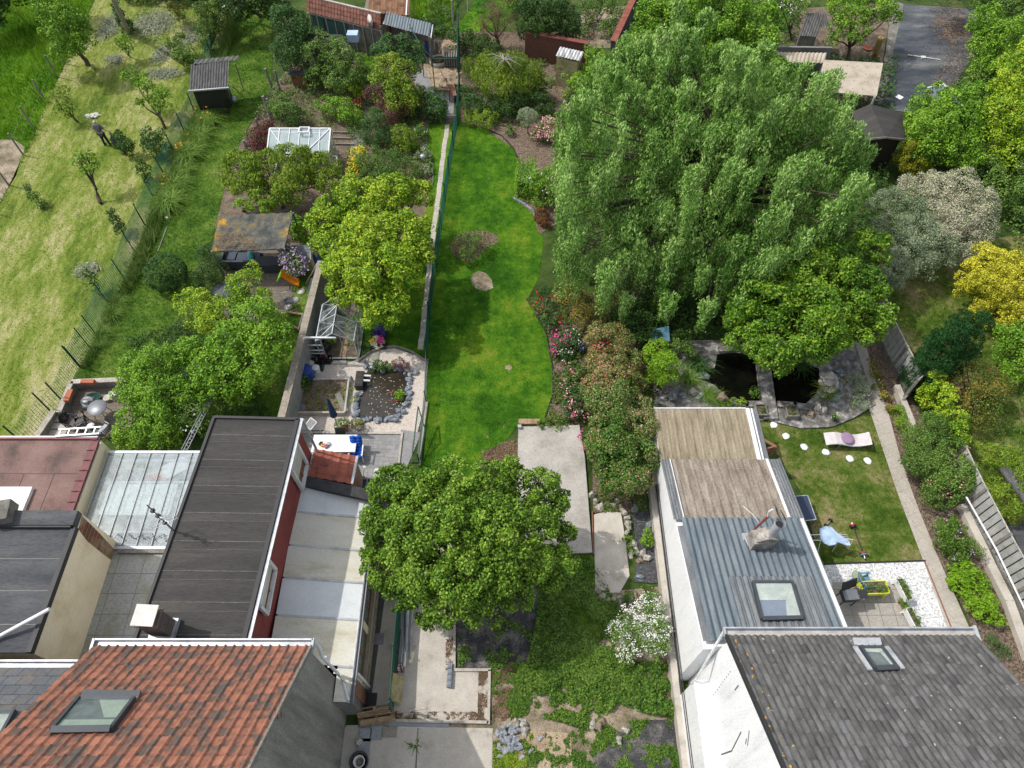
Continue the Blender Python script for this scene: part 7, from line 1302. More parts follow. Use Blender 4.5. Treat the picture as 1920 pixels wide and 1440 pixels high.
t=T('clothes_airer','white wire clothes airer beside the outbuilding gutter','airer',A(1535,1030)); P=[A(u,v,.95) for u,v in((1519,1003),(1543,1002),(1540,1013),(1523,1013))]; mb=MB(); frame4(P,.025,.025,mb); mb.beam(A(1541,1004,.9),A(1600,1012,.9),.02)
for a_,b_ in(((1541,1004,.9),(1532,1040,0)),((1541,1004,.9),(1537,1022,.1)),((1575,1000,.9),(1590,1030,0)),((1575,1010,.9),(1560,1035,0)),((1600,1012,.9),(1590,1030,0))): mb.beam(A(*a_),A(*b_),.018)
for k in range(4): mb.beam(A(1545,998+k*5,.92),A(1590,1003+k*4,.92),.01)
t.part('frame',mb,MAT['whitep'])
mb=MB(); PT=[(1537,991),(1548,986),(1560,988),(1567,997),(1580,1006),(1592,1014),(1595,1022),(1588,1023),(1578,1019),(1570,1016),(1566,1021),(1556,1023),(1546,1019),(1538,1010)]; c=A(1562,1006,1.0)
Q=[A(u,v,.95+.06*math.sin(i*2.1)-(.12 if i in(6,7) else 0)) for i,(u,v) in enumerate(PT)]; n=len(Q); rings=[Q,[q.lerp(c,.35)+Vector((0,0,.02+.03*math.sin(i*3))) for i,q in enumerate(Q)],[q.lerp(c,.7)+Vector((0,0,.04+.03*math.sin(i*4))) for i,q in enumerate(Q)]]
vs=[v for r_ in rings for v in r_]+[c+Vector((0,0,.05))]; fs=[(k*n+i,k*n+(i+1)%n,(k+1)*n+(i+1)%n,(k+1)*n+i) for k in range(2) for i in range(n)]+[(2*n+i,2*n+(i+1)%n,3*n) for i in range(n)]; vs2=[v-Vector((0,0,.015)) for v in vs]; N0=len(vs)
mb.add(vs+vs2,fs+[tuple(reversed([i+N0 for i in f])) for f in fs]+[(i,(i+1)%n,(i+1)%n+N0,i+N0) for i in range(n)],True); one('drying_shirt','pale blue shirt drying flat over the white airer','shirt',mb,MAT['skyblue'],c)
t=T('barbell','long barbell with dark red plates lying on the right lawn','barbell',A(1610,1015)); a,b=A(1597,980,.15),A(1622,1047,.15); d_=(b-a).normalized(); t.part('bar',MB().tube([a,b],.02,8),MAT['black'])
for f,m_,r_ in((.08,'red',.15),(.12,'black',.13),(.86,'red',.15),(.9,'bluegrey',.14)): p=a.lerp(b,f); t.part('plate',MB().tube([p-d_*.02,p+d_*.02],r_,18),MAT[m_])
for f in(0,1): p=a.lerp(b,f); t.part('sleeve',MB().tube([p,p+(d_ if f==0 else -d_)*.14],.03,8),MAT['alu'])
t=T('dumbbell','short black dumbbell on the lawn above the blue shirt','dumbbell',A(1553,979)); a,b=A(1556,977,.09),A(1550,984,.09); d_=(b-a).normalized(); t.part('bar',MB().tube([a-d_*.12,b+d_*.12],.018,8),MAT['alu'])
for p in(a-d_*.05,b+d_*.05): t.part('plate',MB().tube([p-d_*.03,p+d_*.03],.09,12),MAT['black'])
c=A(1583,1128); t=T('barbecue_grill','black barbecue with open lid and side shelf on the patio','barbecue',c,R(5),local=True); mb=MB(); mb.box((-.1,0,.8),(.62,.45,.2)); t.part('firebox',mb,MAT['black']); t.part('grate',MB().box((-.1,0,.905),(.56,.4,.015)),MAT['alud']); t.part('lid',MB().beam((-.1,.24,.92),(-.14,.42,1.3),.62,.05),MAT['black']); t.part('side_shelf',MB().box((.4,.0,.86),(.3,.34,.03)),MAT['blackm'])
for sx in(-.35,.18):
    for sy in(-.18,.18): t.part('leg',MB().beam((sx,sy,0),(sx,sy,.72),.035),MAT['black'])
c=A(1612,1098); t=T('resin_armchair','blue grey plastic armchair with sage cushion behind the yellow planter','chair',c,R(100),local=True)
t.part('seat',MB().box((0,-.03,.42),(.5,.5,.05)),MAT['bluegrey']); mb=MB()
for k in range(7): a_=-.24+.08*k; mb.beam((a_,.22,.42),(a_*1.05,.38-.12*(abs(a_)/.24)**2,.95),.075,.03,(0,1,0))
t.part('backrest',mb,MAT['bluegrey'])
for sx in(-1,1): t.part('armrest',MB().beam((sx*.28,-.25,.66),(sx*.28,.25,.66),.07,.035),MAT['bluegrey']); t.part('leg',MB().beam((sx*.27,-.25,0),(sx*.27,-.24,.66),.05),MAT['bluegrey']); t.part('leg',MB().beam((sx*.26,.28,0),(sx*.25,.22,.5),.05),MAT['bluegrey'])
cp=A(1608,1080,.6); one('sage_cushion','sage green cushion on the blue grey armchair','cushion',MB().blob((0,0,0),(.2,.24,.12),2,.08,14,8),MAT['sage'],cp,.2,local=True)
def planter(name,label,u,v,w_,l,h,mat,rz,leg=.0,leaf='weed'):
    c=A(u,v); t=T(name,label,'planter',c,rz,local=True); mb=MB(); z0=leg
    for sx in(-1,1): mb.box((sx*w_/2,0,z0+h/2),(.035,l,h)); mb.box((0,sx*l/2,z0+h/2),(w_,.035,h))
    mb.box((0,0,z0+.02),(w_,l,.03)); t.part('box',mb,MAT[mat]); t.part('soil',MB().box((0,0,z0+h*.4),(w_*.93,l*.97,h*.7)),MAT['soil'])
    if leg:
        for sx in(-1,1):
            for sy in(-1,1): t.part('leg',MB().beam((sx*w_*.44,sy*l*.44,z0),(sx*w_*.5,sy*l*.48,0),.06),MAT[mat])
    t.part('foliage',cplx('f',foliage([(0,(k-1)*l*.3,z0+h,w_*.36,l*.18,.06) for k in range(3)],L=.1,W=.04,dens=170,sub=.1)),LF[leaf])
planter('yellow_planter','bright yellow raised planter on legs with green leaves',1626,1112,.48,1.0,.22,'yellow',R(92),.5)
planter('white_planter','white trough planter with seedlings beside the gravel, upper one',1686,1112,.26,.85,.3,'whitep',R(10),.22); planter('white_planter','white trough planter with seedlings beside the gravel, lower one',1705,1168,.28,.9,.3,'whitep',R(12),.2); planter('terracotta_trough','small terracotta trough between the two white planters',1693,1137,.18,.42,.16,'terra',R(12))
# louvred fence
def louvre(label,topL,zt,n_s,mat=MAT['panel']):
    P=[A(u,v,zt) for u,v in topL]; t=T('louvred_fence',label,'fence',(P[0].x,P[0].y,0)); zb=.35
    for a,b in zip(P[:-1],P[1:]):
        e=b-a; L=e.length; d_=e/L; nrm=Vector((-d_.y,d_.x,0)); n=max(3,int(L/.30)); mb=MB()
        for k in range(n):
            p=a+d_*((k+.5)*L/n); w2=L/n*.8; off=d_*w2*.5+nrm*.012
            mb.add([Vector((q.x,q.y,z)) for z in(zb,zt-.03) for q in(p-off,p+off,p+off+nrm*.025,p-off+nrm*.025)],[(3,2,1,0),(4,5,6,7),(0,1,5,4),(1,2,6,5),(2,3,7,6),(3,0,4,7)])
        t.part('louvre_panel',mb,mat)
        mb=MB(); mb.beam(Vector((a.x,a.y,.16)),Vector((b.x,b.y,.16)),.12,.38); t.part('gravel_board',mb,MAT['concd'])
        for q in(a,b) if b is P[-1] else (a,): t.part('post',MB().box((q.x,q.y,zt/2+.02),(.12,.12,zt+.04),math.atan2(d_.y,d_.x)),MAT['greyw'])
        m=MB(); m.beam(a,b,.05,.04); t.part('top_rail',m,MAT['rockw'])
    return t
louvre('grey louvred concrete fence beside the dark conifer',[(1645,512),(1656,543),(1676,598),(1702,650),(1731,702)],1.75,9)
louvre('short return of the louvred fence at the hop covered corner',[(1722,712),(1748,690)],1.75,4)
t_=louvre('grey louvred concrete fence in the lower right beside the bamboo',[(1812,838),(1829,875),(1850,917),(1895,1002),(1945,1090),(1990,1170)],1.75,9)
t=T('fence_pipe','long white pipe fixed along the lower louvred fence','pipe',A(1815,937,1.0)); t.part('pipe',MB().tube([A(1812,932,1.3),A(1868,1030,1.2),A(1925,1150,1.1)],.035,8),MAT['whitep'])
t=T('retaining_wall','crumbling low stone wall below the lower louvred fence','wall',A(1900,1150)); P=pp([(1800,950),(1850,1060),(1885,1130),(1925,1240)]); mb=MB()
for a,b in zip(P[:-1],P[1:]): mb.beam(a+Vector((0,0,.15)),b+Vector((0,0,.15)),.35,.3)
t.part('wall',mb,MAT['conc2']); t=T('retaining_wall','old low wall behind the juniper hedge','wall',A(1710,760)); P=pp([(1676,730),(1700,790),(1715,830)]); mb=MB()
for a,b in zip(P[:-1],P[1:]): mb.beam(a+Vector((0,0,.2)),b+Vector((0,0,.2)),.25,.4)
t.part('wall',mb,MAT['conc2'])
one('leaning_pole','dark slanting timber at the corner of the louvred fence','pole',MB().beam(A(1725,712,1.2),A(1682,763,.1),.1,.08),MAT['greyw'],A(1682,763))
t=T('neighbour_terrace','dark paved neighbour terrace cut by the right edge','terrace',A(1930,985)); P=pp([(1885,985),(1990,985),(2050,1110),(1935,1110)]); t.part('paving',MB().poly(P,(0,0,.3)),MAT['felt2']) 
one('neighbour_roof','dark sloping shed roof corner beyond the bamboo','roof',MB().beam(A(1905,870,1.6),A(2000,1000,1.6),1.6,.1),MAT['blackc'],A(1905,870))
# left terrace
PT=[(140,716),(235,712),(250,800),(205,822),(90,822),(118,775)]; grd('orchard_patio',PT,MAT['paverb'],8); grd('patio_steps',[(60,822),(100,775),(120,778),(125,822)],MAT['conc2'],10)
for i in range(3): one('patio_step',['uppermost broad stone step beside the patio','middle broad stone step beside the patio','lowest broad stone step beside the patio'][i],'step',MB().box(A(112-i*3,786+i*13,.16-.05*i),(.9,.28,.1)),MAT['conc'],A(112,786+i*13))
def lowwall(label,L_,w_,h,cp=True):
    P=pp(L_,0); t=T('low_wall',label,'wall',P[0]); mb=MB(); c_=MB()
    for a,b in zip(P[:-1],P[1:]): mb.beam(a+Vector((0,0,h/2)),b+Vector((0,0,h/2)),w_,h); c_.beam(a+Vector((0,0,h)),b+Vector((0,0,h)),w_+.06,.06)
    t.part('wall',mb,MAT['render']); t.part('coping',c_,MAT['slab'])
lowwall('low grey wall at the back of the orchard patio',[(145,728),(240,724)],.18,.55); lowwall('low grey wall along the left side of the orchard patio',[(145,728),(122,785)],.18,.55); lowwall('sloping wall beside the patio steps',[(112,780),(80,828)],.2,.5)
c=A(196,780); t=T('round_table','round grey metal table on the orchard patio','table',c); t.part('table_top',MB().lathe(c,[(.001,.71),(.42,.71),(.43,.725),(.42,.74),(.001,.742)],28),MAT['alud'])
for k in range(4): a_=.8+k*1.57; t.part('leg',MB().tube([c+Vector((.25*math.cos(a_),.25*math.sin(a_),.7)),c+Vector((.38*math.cos(a_),.38*math.sin(a_),0))],.014,6),MAT['black'])
def pchair(label,u,v,rz,m_='black'):
    c=A(u,v); t=T('plastic_chair',label,'chair',c,rz,local=True); t.part('seat',MB().box((0,0,.43),(.46,.46,.035)),MAT[m_]); mb=MB()
    for k in range(7): a_=-.21+.07*k; mb.beam((a_,.2,.43),(a_*1.1,.34-.1*(a_/.21)**2,.9-.06*(a_/.21)**2),.06,.025,(0,1,0))
    t.part('backrest',mb,MAT[m_])
    for sx in(-1,1): t.part('armrest',MB().tube([(sx*.24,-.2,.0),(sx*.27,-.22,.63),(sx*.27,.2,.66)],.025,6),MAT[m_]); t.part('leg',MB().beam((sx*.22,.22,0),(sx*.21,.2,.43),.04),MAT[m_])
pchair('black plastic chair with its back to the orchard fence',142,800,R(80)); pchair('black plastic chair tipped together beside the first one',160,798,R(-60)); pchair('black plastic chair nearest the ladder on the orchard patio',176,812,R(150)); pchair('grey folding chair nearest the laurel on the orchard patio',205,815,R(-120),'alud')
one('white_plate','round white stool top in front of the patio chairs','stool',MB().lathe(A(181,810,0),[(.03,0),(.03,.5),(.17,.52),(.17,.55),(.001,.555)],20),MAT['whitep'],A(181,810))
barrel(204,750,'low beige flower pot on the orchard patio','slab',.17,.2,'flower_pot',cat='pot'); barrel(218,748,'tall off white flower pot on the orchard patio','offw',.17,.42,'flower_pot',cat='pot')
one('wheelbarrow_tray','dark green tray lying at the back of the orchard patio','tray',MB().lathe(A(181,750,0),[(.12,.02),(.28,.3),(.30,.3),(.25,.27),(.1,.06)],16,1.2,.8),MAT['gpost'],A(181,750)); one('cover_sheet','grey covered bundle on the orchard patio','cover',MB().blob(A(165,755,.2),(.38,.32,.22),5,.2,12,8),MAT['alud'],A(165,755))
for u,v,lb in((165,716,'rust red balcony box on the back patio wall'),(129,742,'rust red balcony box on the left patio wall')): one('flower_box',lb,'planter',MB().box(A(u,v,.66),(.6 if u>150 else .25,.2 if u>150 else .6,.16)),MAT['terra'],A(u,v,.5))
t=T('lattice_mast','aluminium lattice mast beside the dark felt roof','mast',A(395,745)); a,b=A(393,748,1.2),A(343,846,2.9); mb=MB(); u_=Vector((.16,.05,0)); w2=Vector((0,0,.16))
for o_ in(Vector(),u_,w2): mb.tube([a+o_,b+o_],.016,6)
for k in range(18):
    p,q=a.lerp(b,k/18),a.lerp(b,(k+1)/18); mb.tube([p,q+u_],.008,4,False); mb.tube([p+u_,q],.008,4,False) if k%2 else mb.tube([p+w2,q+u_],.008,4,False)
mb.tube([a,Vector((a.x,a.y,0))],.02,6); t.part('lattice',mb,MAT['alu'])
# net roofed shelter + play garden
t=T('net_pergola','shelter roofed with lichened grey shade net over outdoor seating','pergola',A(470,470)); P=[A(411,403,2.3),A(549,399,2.35),A(533,466,2.2),A(397,471,2.15)]; mb=MB(); n1,n2=24,14; vs=[];fs=[]
for j in range(n2+1):
    for i in range(n1+1):
        a_=P[0].lerp(P[1],i/n1); b_=P[3].lerp(P[2],i/n1); p=a_.lerp(b_,j/n2); p.z+=-.16*math.sin(math.pi*i/n1)*math.sin(math.pi*j/n2)+.03*math.sin(i*1.9+j); vs.append(p)
fs=[(j*(n1+1)+i,(j+1)*(n1+1)+i,(j+1)*(n1+1)+i+1,j*(n1+1)+i+1) for j in range(n2) for i in range(n1)]; mb.add(vs,fs,True); t.part('net_roof',mb,MAT['camo']); mb=MB(); frame4([p-Vector((0,0,.04)) for p in P],.03,.05,mb); t.part('frame',mb,MAT['anthr'])
for p in P: t.part('post',MB().beam(p,Vector((p.x,p.y,0)),.08),MAT['alud'])
q=[]; P1=np.array([[*(P[3].lerp(P[2],random.uniform(.05,.7)).lerp(P[0],random.uniform(0,.5))+Vector((0,0,.03)))] for _ in range(260)]); t.part('dry_twigs',cplx('tw',leafquads(P1,unit(260)*.3+np.array([0,0,1.]),.7,.022)),LF['twig'])
c=A(465,500); t=T('garden_sofa','grey corner sofa with dark cushions under the net roof','sofa',c); 
t.part('base',MB().box((c.x,c.y+.2,.2),(1.5,.9,.36)).box((c.x-.9,c.y+.7,.2),(.7,1.9,.36)),MAT['anthr']); t.part('seat_cushion',MB().box((c.x+.1,c.y+.2,.42),(1.2,.75,.12)).box((c.x-.85,c.y+.8,.42),(.55,1.5,.12)),plain('slate_cushion',(.07,.085,.12),.9)); t.part('backrest',MB().box((c.x-1.2,c.y+.7,.45),(.14,1.9,.5)).box((c.x-.2,c.y-.27,.45),(2.0,.12,.5)),MAT['anthr'])
one('teal_cushion','teal towel draped over the grey corner sofa','cushion',MB().blob((0,0,0),(.18,.38,.06),2,.1,12,6),MAT['teal'],A(470,480,.52),.3,local=True); one('pale_cushion','pale cushion on the grey corner sofa','cushion',MB().blob((0,0,0),(.25,.12,.1),2,.1,12,6),MAT['offw'],A(473,490,.52),0,local=True)
one('garden_storage_box','dark grey rattan box beside the lilac clematis','box',MB().box((0,0,.3),(1.1,.6,.6)).box((0,0,.63),(1.16,.66,.06)),MAT['anthr'],A(512,505),.05,local=True)
t=T('play_house','small play house with grey blue roof and cream gable','play house',A(572,500)); c=A(572,497); t.part('wall',MB().poly([(c.x+.55,c.y-.45,0),(c.x+.55,c.y+.45,0),(c.x+.55,c.y+.45,.95),(c.x+.55,c.y,1.4),(c.x+.55,c.y-.45,.95)],(-1.1,0,0)),plain('pale_green_plastic',(.38,.48,.22),.5))
for s_ in(-1,1): mb=MB(); mb.sheet((c.x-.65,c.y+s_*.58,.86),(1.22,0,0),(0,-s_*.6,.6),10,24,lambda a,b:.02*((b/.14)%1)); t.part('roof',mb,MAT['rock'])
t.part('gable',MB().poly([(c.x+.57,c.y-.5,0),(c.x+.57,c.y+.5,0),(c.x+.57,c.y+.5,.95),(c.x+.57,c.y,1.5),(c.x+.57,c.y-.5,.95)],(.05,0,0)),MAT['offw']); t.part('doorway',MB().bb(c.x+.615,c.x+.63,c.y-.2,c.y+.2,.05,.9),MAT['black'])
one('blue_tub_toys','crumpled bright blue tarpaulin beside the play house','tarpaulin',MB().blob((0,0,.15),(.28,.32,.2),4,.4,10,8),MAT['blue2'],A(590,493),local=True)
a=A(527,512,1.0); b=A(561,533,.15); t=T('childrens_slide','orange plastic slide with green ladder in the play garden','slide',A(545,540)); mb=MB(); dd=b-a; sd=Vector((dd.y,-dd.x,0)).normalized()*.2; prof=lambda f: a.lerp(b,f)+Vector((0,0,-.08*math.sin(f*math.pi)+(.05 if f>.9 else 0)))
vs=[];fs=[]; n=12
for k in range(n+1):
    p=prof(k/n)
    for o_,z in((-1,.14),(-.8,.0),(.8,.0),(1,.14),(1.12,.14),(.9,-.05),(-.9,-.05),(-1.12,.14)): vs.append(p+sd*o_+Vector((0,0,z)))
for k in range(n):
    for i in range(8): fs.append((k*8+i,k*8+(i+1)%8,(k+1)*8+(i+1)%8,(k+1)*8+i))
mb.add(vs,fs,True); t.part('chute',mb,MAT['orange']); mb=MB()
for s_ in(-1,1): mb.beam(a+sd*s_,Vector((a.x,a.y,0))-dd.normalized()*.45+sd*s_+Vector((0,0,.22)),.06)
for k in range(3): q_=a.lerp(Vector((a.x,a.y,0))-dd.normalized()*.45+Vector((0,0,.22)),.25+.25*k); mb.beam(q_-sd,q_+sd,.05)
t.part('ladder',mb,MAT['lime'])
t=T('folding_chair','light metal folding chair below the orange slide','chair',A(545,575),R(20),local=True); mb=MB()
for s_ in(-.25,.25): mb.tube([(s_,-.3,0),(s_,.25,.85)],.015,6); mb.tube([(s_,.3,0),(s_,-.2,.45)],.015,6)
mb.tube([(-.25,.25,.85),(.25,.25,.85)],.015,6); mb.tube([(-.25,-.3,.02),(.25,-.3,.02)],.015,6); t.part('frame',mb,MAT['alu']); t.part('seat',MB().box((0,0,.45),(.46,.4,.03)),MAT['anthr'])
for i,(u,v,lb) in enumerate(((565,547,'beside the slide end'),(554,563,'beside the folding chair'),(541,576,'closest to the big shrub'))): one('stepping_disc','flat white stepping disc '+lb,'stepping stone',MB().lathe((0,0,.02),[(.2,0),(.21,.02),(.001,.035)],16),MAT['offw'],A(u,v),0,'white discs in the play garden',local=True)
t=T('glass_sheet','clear glass sheet leaning against the tall garden wall','glass',A(580,560)); a,b,c,d=A(586,520,1.2),A(574,528,.1),A(577,562,.1),A(590,545,1.2); mb=MB(); mb.add([a,b,c,d],[(0,1,2,3)]); t.part('pane',mb,MAT['glass']); one('pink_board','pinkish boards leaning on the end of the tall wall','board',MB().beam(A(590,503,.9),A(579,520,.1),.9,.04),MAT['fibre'],A(580,515))
for i,L_ in enumerate((((541,586),(567,590)),((533,610),(560,616)))): one('timber_beam',['upper pale timber lying between shrub and tall wall','lower pale timber lying between shrub and tall wall'][i],'timber',MB().beam(A(*L_[0],.15),A(*L_[1],.15),.1,.12),MAT['woodp'],A(*L_[0]))
t=T('lean_ladder_rack','white slatted rack along the tall wall','rack',A(567,605)); mb=MB(); a,b=A(573,580,1.2),A(564,612,1.2); mb.beam(a,b,.05); mb.beam(a-Vector((0.2,0,.3)),b-Vector((.2,0,.3)),.05)
for k in range(9): p=a.lerp(b,k/8); mb.beam(p,p-Vector((.2,0,.3)),.03)
t.part('frame',mb,MAT['greyw'])
one('trampoline_cover','dark rounded cover lying below the sofa among shrubs','cover',MB().blob(A(430,545,.25),(.9,.6,.25),3,.12,16,8),MAT['anthr'],A(430,545))
# orchard shelter
t=T('orchard_shelter','black corrugated roof shelter on slanting posts by the orchard fence','shed',A(395,180)); a,b,c,d=A(358,121,2.45),A(427,119,2.45),A(428,163,1.95),A(355,169,1.95); mb=MB(); mb.sheet(d,c-d,a-d,110,4,wave(.16,.05)); t.part('roof',mb,MAT['blackc'])
mb=MB(); mb.sheet(A(362,121,2.5),A(445,113,2.4)-A(362,121,2.5),(0,.55,-.05),60,3,wave(.3,.05)); t.part('ridge_sheet',mb,MAT['blackc']); t.part('gutter',MB().beam(d+Vector((-.05,-.05,-.02)),c+Vector((.05,-.05,-.02)),.1,.08),MAT['zinc'])
t.part('wall',MB().poly([(d.x+.1,d.y+.15,0),(c.x-.6,c.y+.2,0),(b.x-.4,b.y-.1,0),(a.x+.1,a.y-.1,0)],(0,0,1.8)),MAT['black'])  # black block standing in for the shade under the open roof
for p,q in((c,A(433,195)),(c+Vector((.2,.1,0)),A(445,170)),(A(441,118,2.3),A(457,170))): t.part('post',MB().tube([p,q],.035,7),MAT['greyw'])
for i in range(3): one('fence_stake',['dark stake leaning under the orchard shelter roof','second dark stake under the orchard shelter','rear stake under the orchard shelter'][i],'post',MB().tube([A(416+6*i,165,1.6),A(424+5*i,192-6*i)],.03,6),MAT['greyw'],A(424+5*i,192-6*i))
t=T('watering_can','pale watering can standing beside the orchard shelter','watering can',A(440,190)); c=A(440,190); t.part('body',MB().lathe(c,[(.14,0),(.16,.05),(.15,.3),(.06,.33)],12),MAT['zinc']); t.part('spout',MB().tube([c+Vector((.12,0,.1)),c+Vector((.38,-.02,.35))],.02,6),MAT['zinc']); t.part('handle',MB().tube([c+Vector((-.15,0,.1)),c+Vector((-.25,0,.25)),c+Vector((-.05,0,.36))],.015,6),MAT['zinc'])
mb=MB(); mb.blob((0,0,.08),(.34,.2,.1),2,.5,16,9,2.4); mb.blob((-.22,-.03,.1),(.16,.12,.09),7,.5,12,8,2.4); one('white_sack','crumpled white sack lying on the cut grass behind the man','sack',mb,MAT['offw'],A(175,219),.3,local=True)
one('white_post','short white stub post at the edge of the day lilies','post',MB().tube([(0,0,0),(0,0,.15)],.07,10),MAT['whitep'],A(314,411),local=True); one('edging_board','thin grey board lying in the narrow grass strip','board',MB().beam(A(313,426,.03),A(296,471,.03),.06,.04),MAT['greyw'],A(305,450))
# person and sack
def skin(name,V_,E_,Rr,mat,parent,sub=1):
    me=bpy.data.meshes.new(name); me.from_pydata(V_,E_,[]); o=bpy.data.objects.new(name,me); COL.objects.link(o); o.parent=parent; me.materials.append(mat)
    m=o.modifiers.new('skin','SKIN'); me.skin_vertices[0].data[0].use_root=True
    for i,r_ in enumerate(Rr): me.skin_vertices[0].data[i].radius=(r_,r_) if not hasattr(r_,'__len__') else r_; me.skin_vertices[0].data[i].use_root=(i==0)
    s_=o.modifiers.new('sub','SUBSURF'); s_.levels=sub; s_.render_levels=sub; m.use_smooth_shade=True; return o
pc=A(202,273); pr=bpy.data.objects.new('person',None); COL.objects.link(pr); pr.location=pc; tagp(pr,'person in grey shirt and dark trousers seen from behind, one hand on a dark sack','person'); pr.rotation_euler=(0,0,R(-6))
V_=[(0,0,.93),(0,0,1.15),(0,-.01,1.38),(0,-.01,1.50),(0,0,1.58),(0,.02,1.66),(-.19,0,1.40),(-.26,.0,1.13),(-.30,.06,.88),(-.31,.08,.80),(.19,0,1.40),(.33,.0,1.18),(.50,.05,1.02),(.56,.06,.97),(-.1,0,.86),(-.13,.03,.48),(-.16,0,.07),(-.17,.12,.03),(.1,0,.86),(.15,.02,.48),(.19,0,.07),(.21,.12,.03)]
E_=[(0,1),(1,2),(2,3),(3,4),(4,5),(2,6),(6,7),(7,8),(8,9),(2,10),(10,11),(11,12),(12,13),(0,14),(14,15),(15,16),(16,17),(0,18),(18,19),(19,20),(20,21)]
Rr=[(.15,.11),(.14,.1),(.16,.1),(.06,.06),(.085,.095),(.075,.085),.065,.047,.033,.035,.065,.047,.033,.035,.09,.06,.042,.035,.09,.06,.042,.035]
V_h=[];E_h=[]
for hx,hy,hz,s_ in((-.31,.08,.80,-1),(.56,.06,.97,1)):
    for f in range(5):
        i0=len(V_)+len(V_h); dx=(f-2)*.016; l=(.05,.075,.08,.075,.06)[f]; 
        V_h+=[(hx+(.02 if s_>0 else 0)+dx*.3,hy+dx,hz-.05),(hx+(.03 if s_>0 else .01)+dx*.3,hy+dx,hz-.05-l*.6),(hx+(.0 if s_>0 else .02)+dx*.3,hy+dx,hz-.05-l)]; E_h+=[((9 if s_<0 else 13),i0),(i0,i0+1),(i0+1,i0+2)]
bd=skin('body',V_+V_h,E_+E_h,Rr+[.011,.010,.008]*10,MAT['skin'],pr)
skin('shirt',[(0,0,.9),(0,0,1.15),(0,-.01,1.38),(0,-.01,1.46),(-.19,0,1.41),(-.26,0,1.15),(.19,0,1.41),(.32,0,1.19)],[(0,1),(1,2),(2,3),(2,4),(4,5),(2,6),(6,7)],[(.18,.135),(.175,.13),(.19,.125),.075,.095,.075,.095,.075],MAT['shirt'],pr)
skin('trousers',[(0,0,.93),(-.1,0,.84),(-.13,.03,.48),(-.16,0,.06),(.1,0,.84),(.15,.02,.48),(.19,0,.06)],[(0,1),(1,2),(2,3),(0,4),(4,5),(5,6)],[(.17,.125),.11,.08,.065,.11,.08,.065],MAT['trous'],pr)
mb=MB(); mb.blob((0,-.01,1.66),(.092,.105,.10),1,.06,12,8); o=bpy.data.objects.new('hair',mb.mesh('hair')); o.data.materials.append(MAT['hair']); COL.objects.link(o); o.parent=pr
for s_ in(-1,1): 
    mb=MB(); mb.blob((s_*.17,.07,.045),(.055,.14,.05),1,.05,10,6); o=bpy.data.objects.new('shoe',mb.mesh('shoe')); o.data.materials.append(MAT['black']); COL.objects.link(o); o.parent=pr
mb=MB(); mb.blob((0,0,.33),(.26,.22,.36),6,.22,14,10,2.2); mb.tube([(0,0,.6),(-.03,0,.82),(-.04,0,.93)],[.1,.045,.07],8); sk=one('refuse_sack','large dark grey sack held upright beside the person','sack',mb,MAT['anthr'],pc+Vector((.62,-.02,0)),.2,local=True)
# ---------------- far sheds and top garden ----------------
def lean(t,P,nm,mat,p=.18,h=.04,fn=None):
    "P: low edge a->b, high edge d->c"
    a,b,c,d=P; mb=MB(); mb.sheet(a,b-a,d-a,max(8,int((b-a).length/p*7)),4,fn or wave(p,h)); return t.part(nm,mb,mat)
t=T('tiled_shed','long dilapidated shed with brown tiled roof behind the kitchen garden','shed',A(650,70)); a,b,d=A(575,22,2.2),A(713,56,2.2),A(575,-8,2.9); c=b+(d-a); mb=MB(); mb.sheet(a,b-a,d-a,190,30,tileprof(.24,.3,.05,.03),uvs=(.24,.3)); t.part('roof',mb,tilem('brown_clay_tile',[(.10,.05,.04),(.20,.085,.06),(.27,.12,.08)],[.4,.6,.85],.24,.3,nsc=1.5))
t.part('ridge',MB().beam(d,c,.14,.1),MAT['slab']); P=[Vector((p.x,p.y,0)) for p in(a,b,c,d)]; P=[P[0]+Vector((.1,.2,0)),P[1]+Vector((-.1,.2,0)),P[2],P[3]]; t.part('wall',MB().poly(P,(0,0,2.1)),MAT['concd'])
mb=MB(); 
for k in range(3): p,q=a.lerp(b,.05+k*.17)+Vector((0,.12,-.25)),a.lerp(b,.20+k*.17)+Vector((0,.12,-.25)); mb.add([p,q,q-Vector((0,0,1.3)),p-Vector((0,0,1.3))],[(0,1,2,3)])
t.part('window',mb,plain('teal_glass',(.04,.11,.11),.2)); mb=MB(); mb.beam(a+Vector((0,.08,-.12)),b+Vector((0,.08,-.12)),.05,.05)
for k in range(9): p=a.lerp(b,k/8); mb.beam(p+Vector((0,.1,-.1)),Vector((p.x,p.y+.1,.2)),.06)
t.part('window_frame',mb,MAT['slab']); t.part('brick_base',MB().beam(Vector((P[0].x+5,P[0].y-1.1,.3)),Vector((P[1].x,P[1].y-.08,.3)),.12,.7),MAT['brick'])
t=T('satellite_dish','pale satellite dish on the eaves of the tiled shed','satellite dish',A(695,50,2.3)); c=A(696,40,2.6); mb=MB(); mb.lathe((0,0,0),[(.42,.09),(.3,.03),(.15,.0),(.001,-.01)],22); M_=Matrix.Translation(c)@Matrix.Rotation(R(-75),4,'Y')@Matrix.Rotation(R(30),4,'X'); mb.v=[tuple(M_@Vector(p)) for p in mb.v]; t.part('dish',mb,MAT['offw']); t.part('bracket',MB().tube([c,c+Vector((.05,0,-.5))],.02,6),MAT['alud'])
t=T('zinc_shelter','open fronted shelter with blue grey corrugated roof by the aviary','shelter',A(765,90)); a,b,d=A(719,46,2.1),A(794,61,2.1),A(724,22,2.45); c=A(809,44,2.45); b=a+(c-d); lean(t,(a,b,c,d),'roof',MAT['steel'],.2,.05)
for p in(a,b,a.lerp(b,.5),b+Vector((0,.1,0))): t.part('post',MB().beam(p,Vector((p.x+.02,p.y,0)),.12),MAT['wood'])
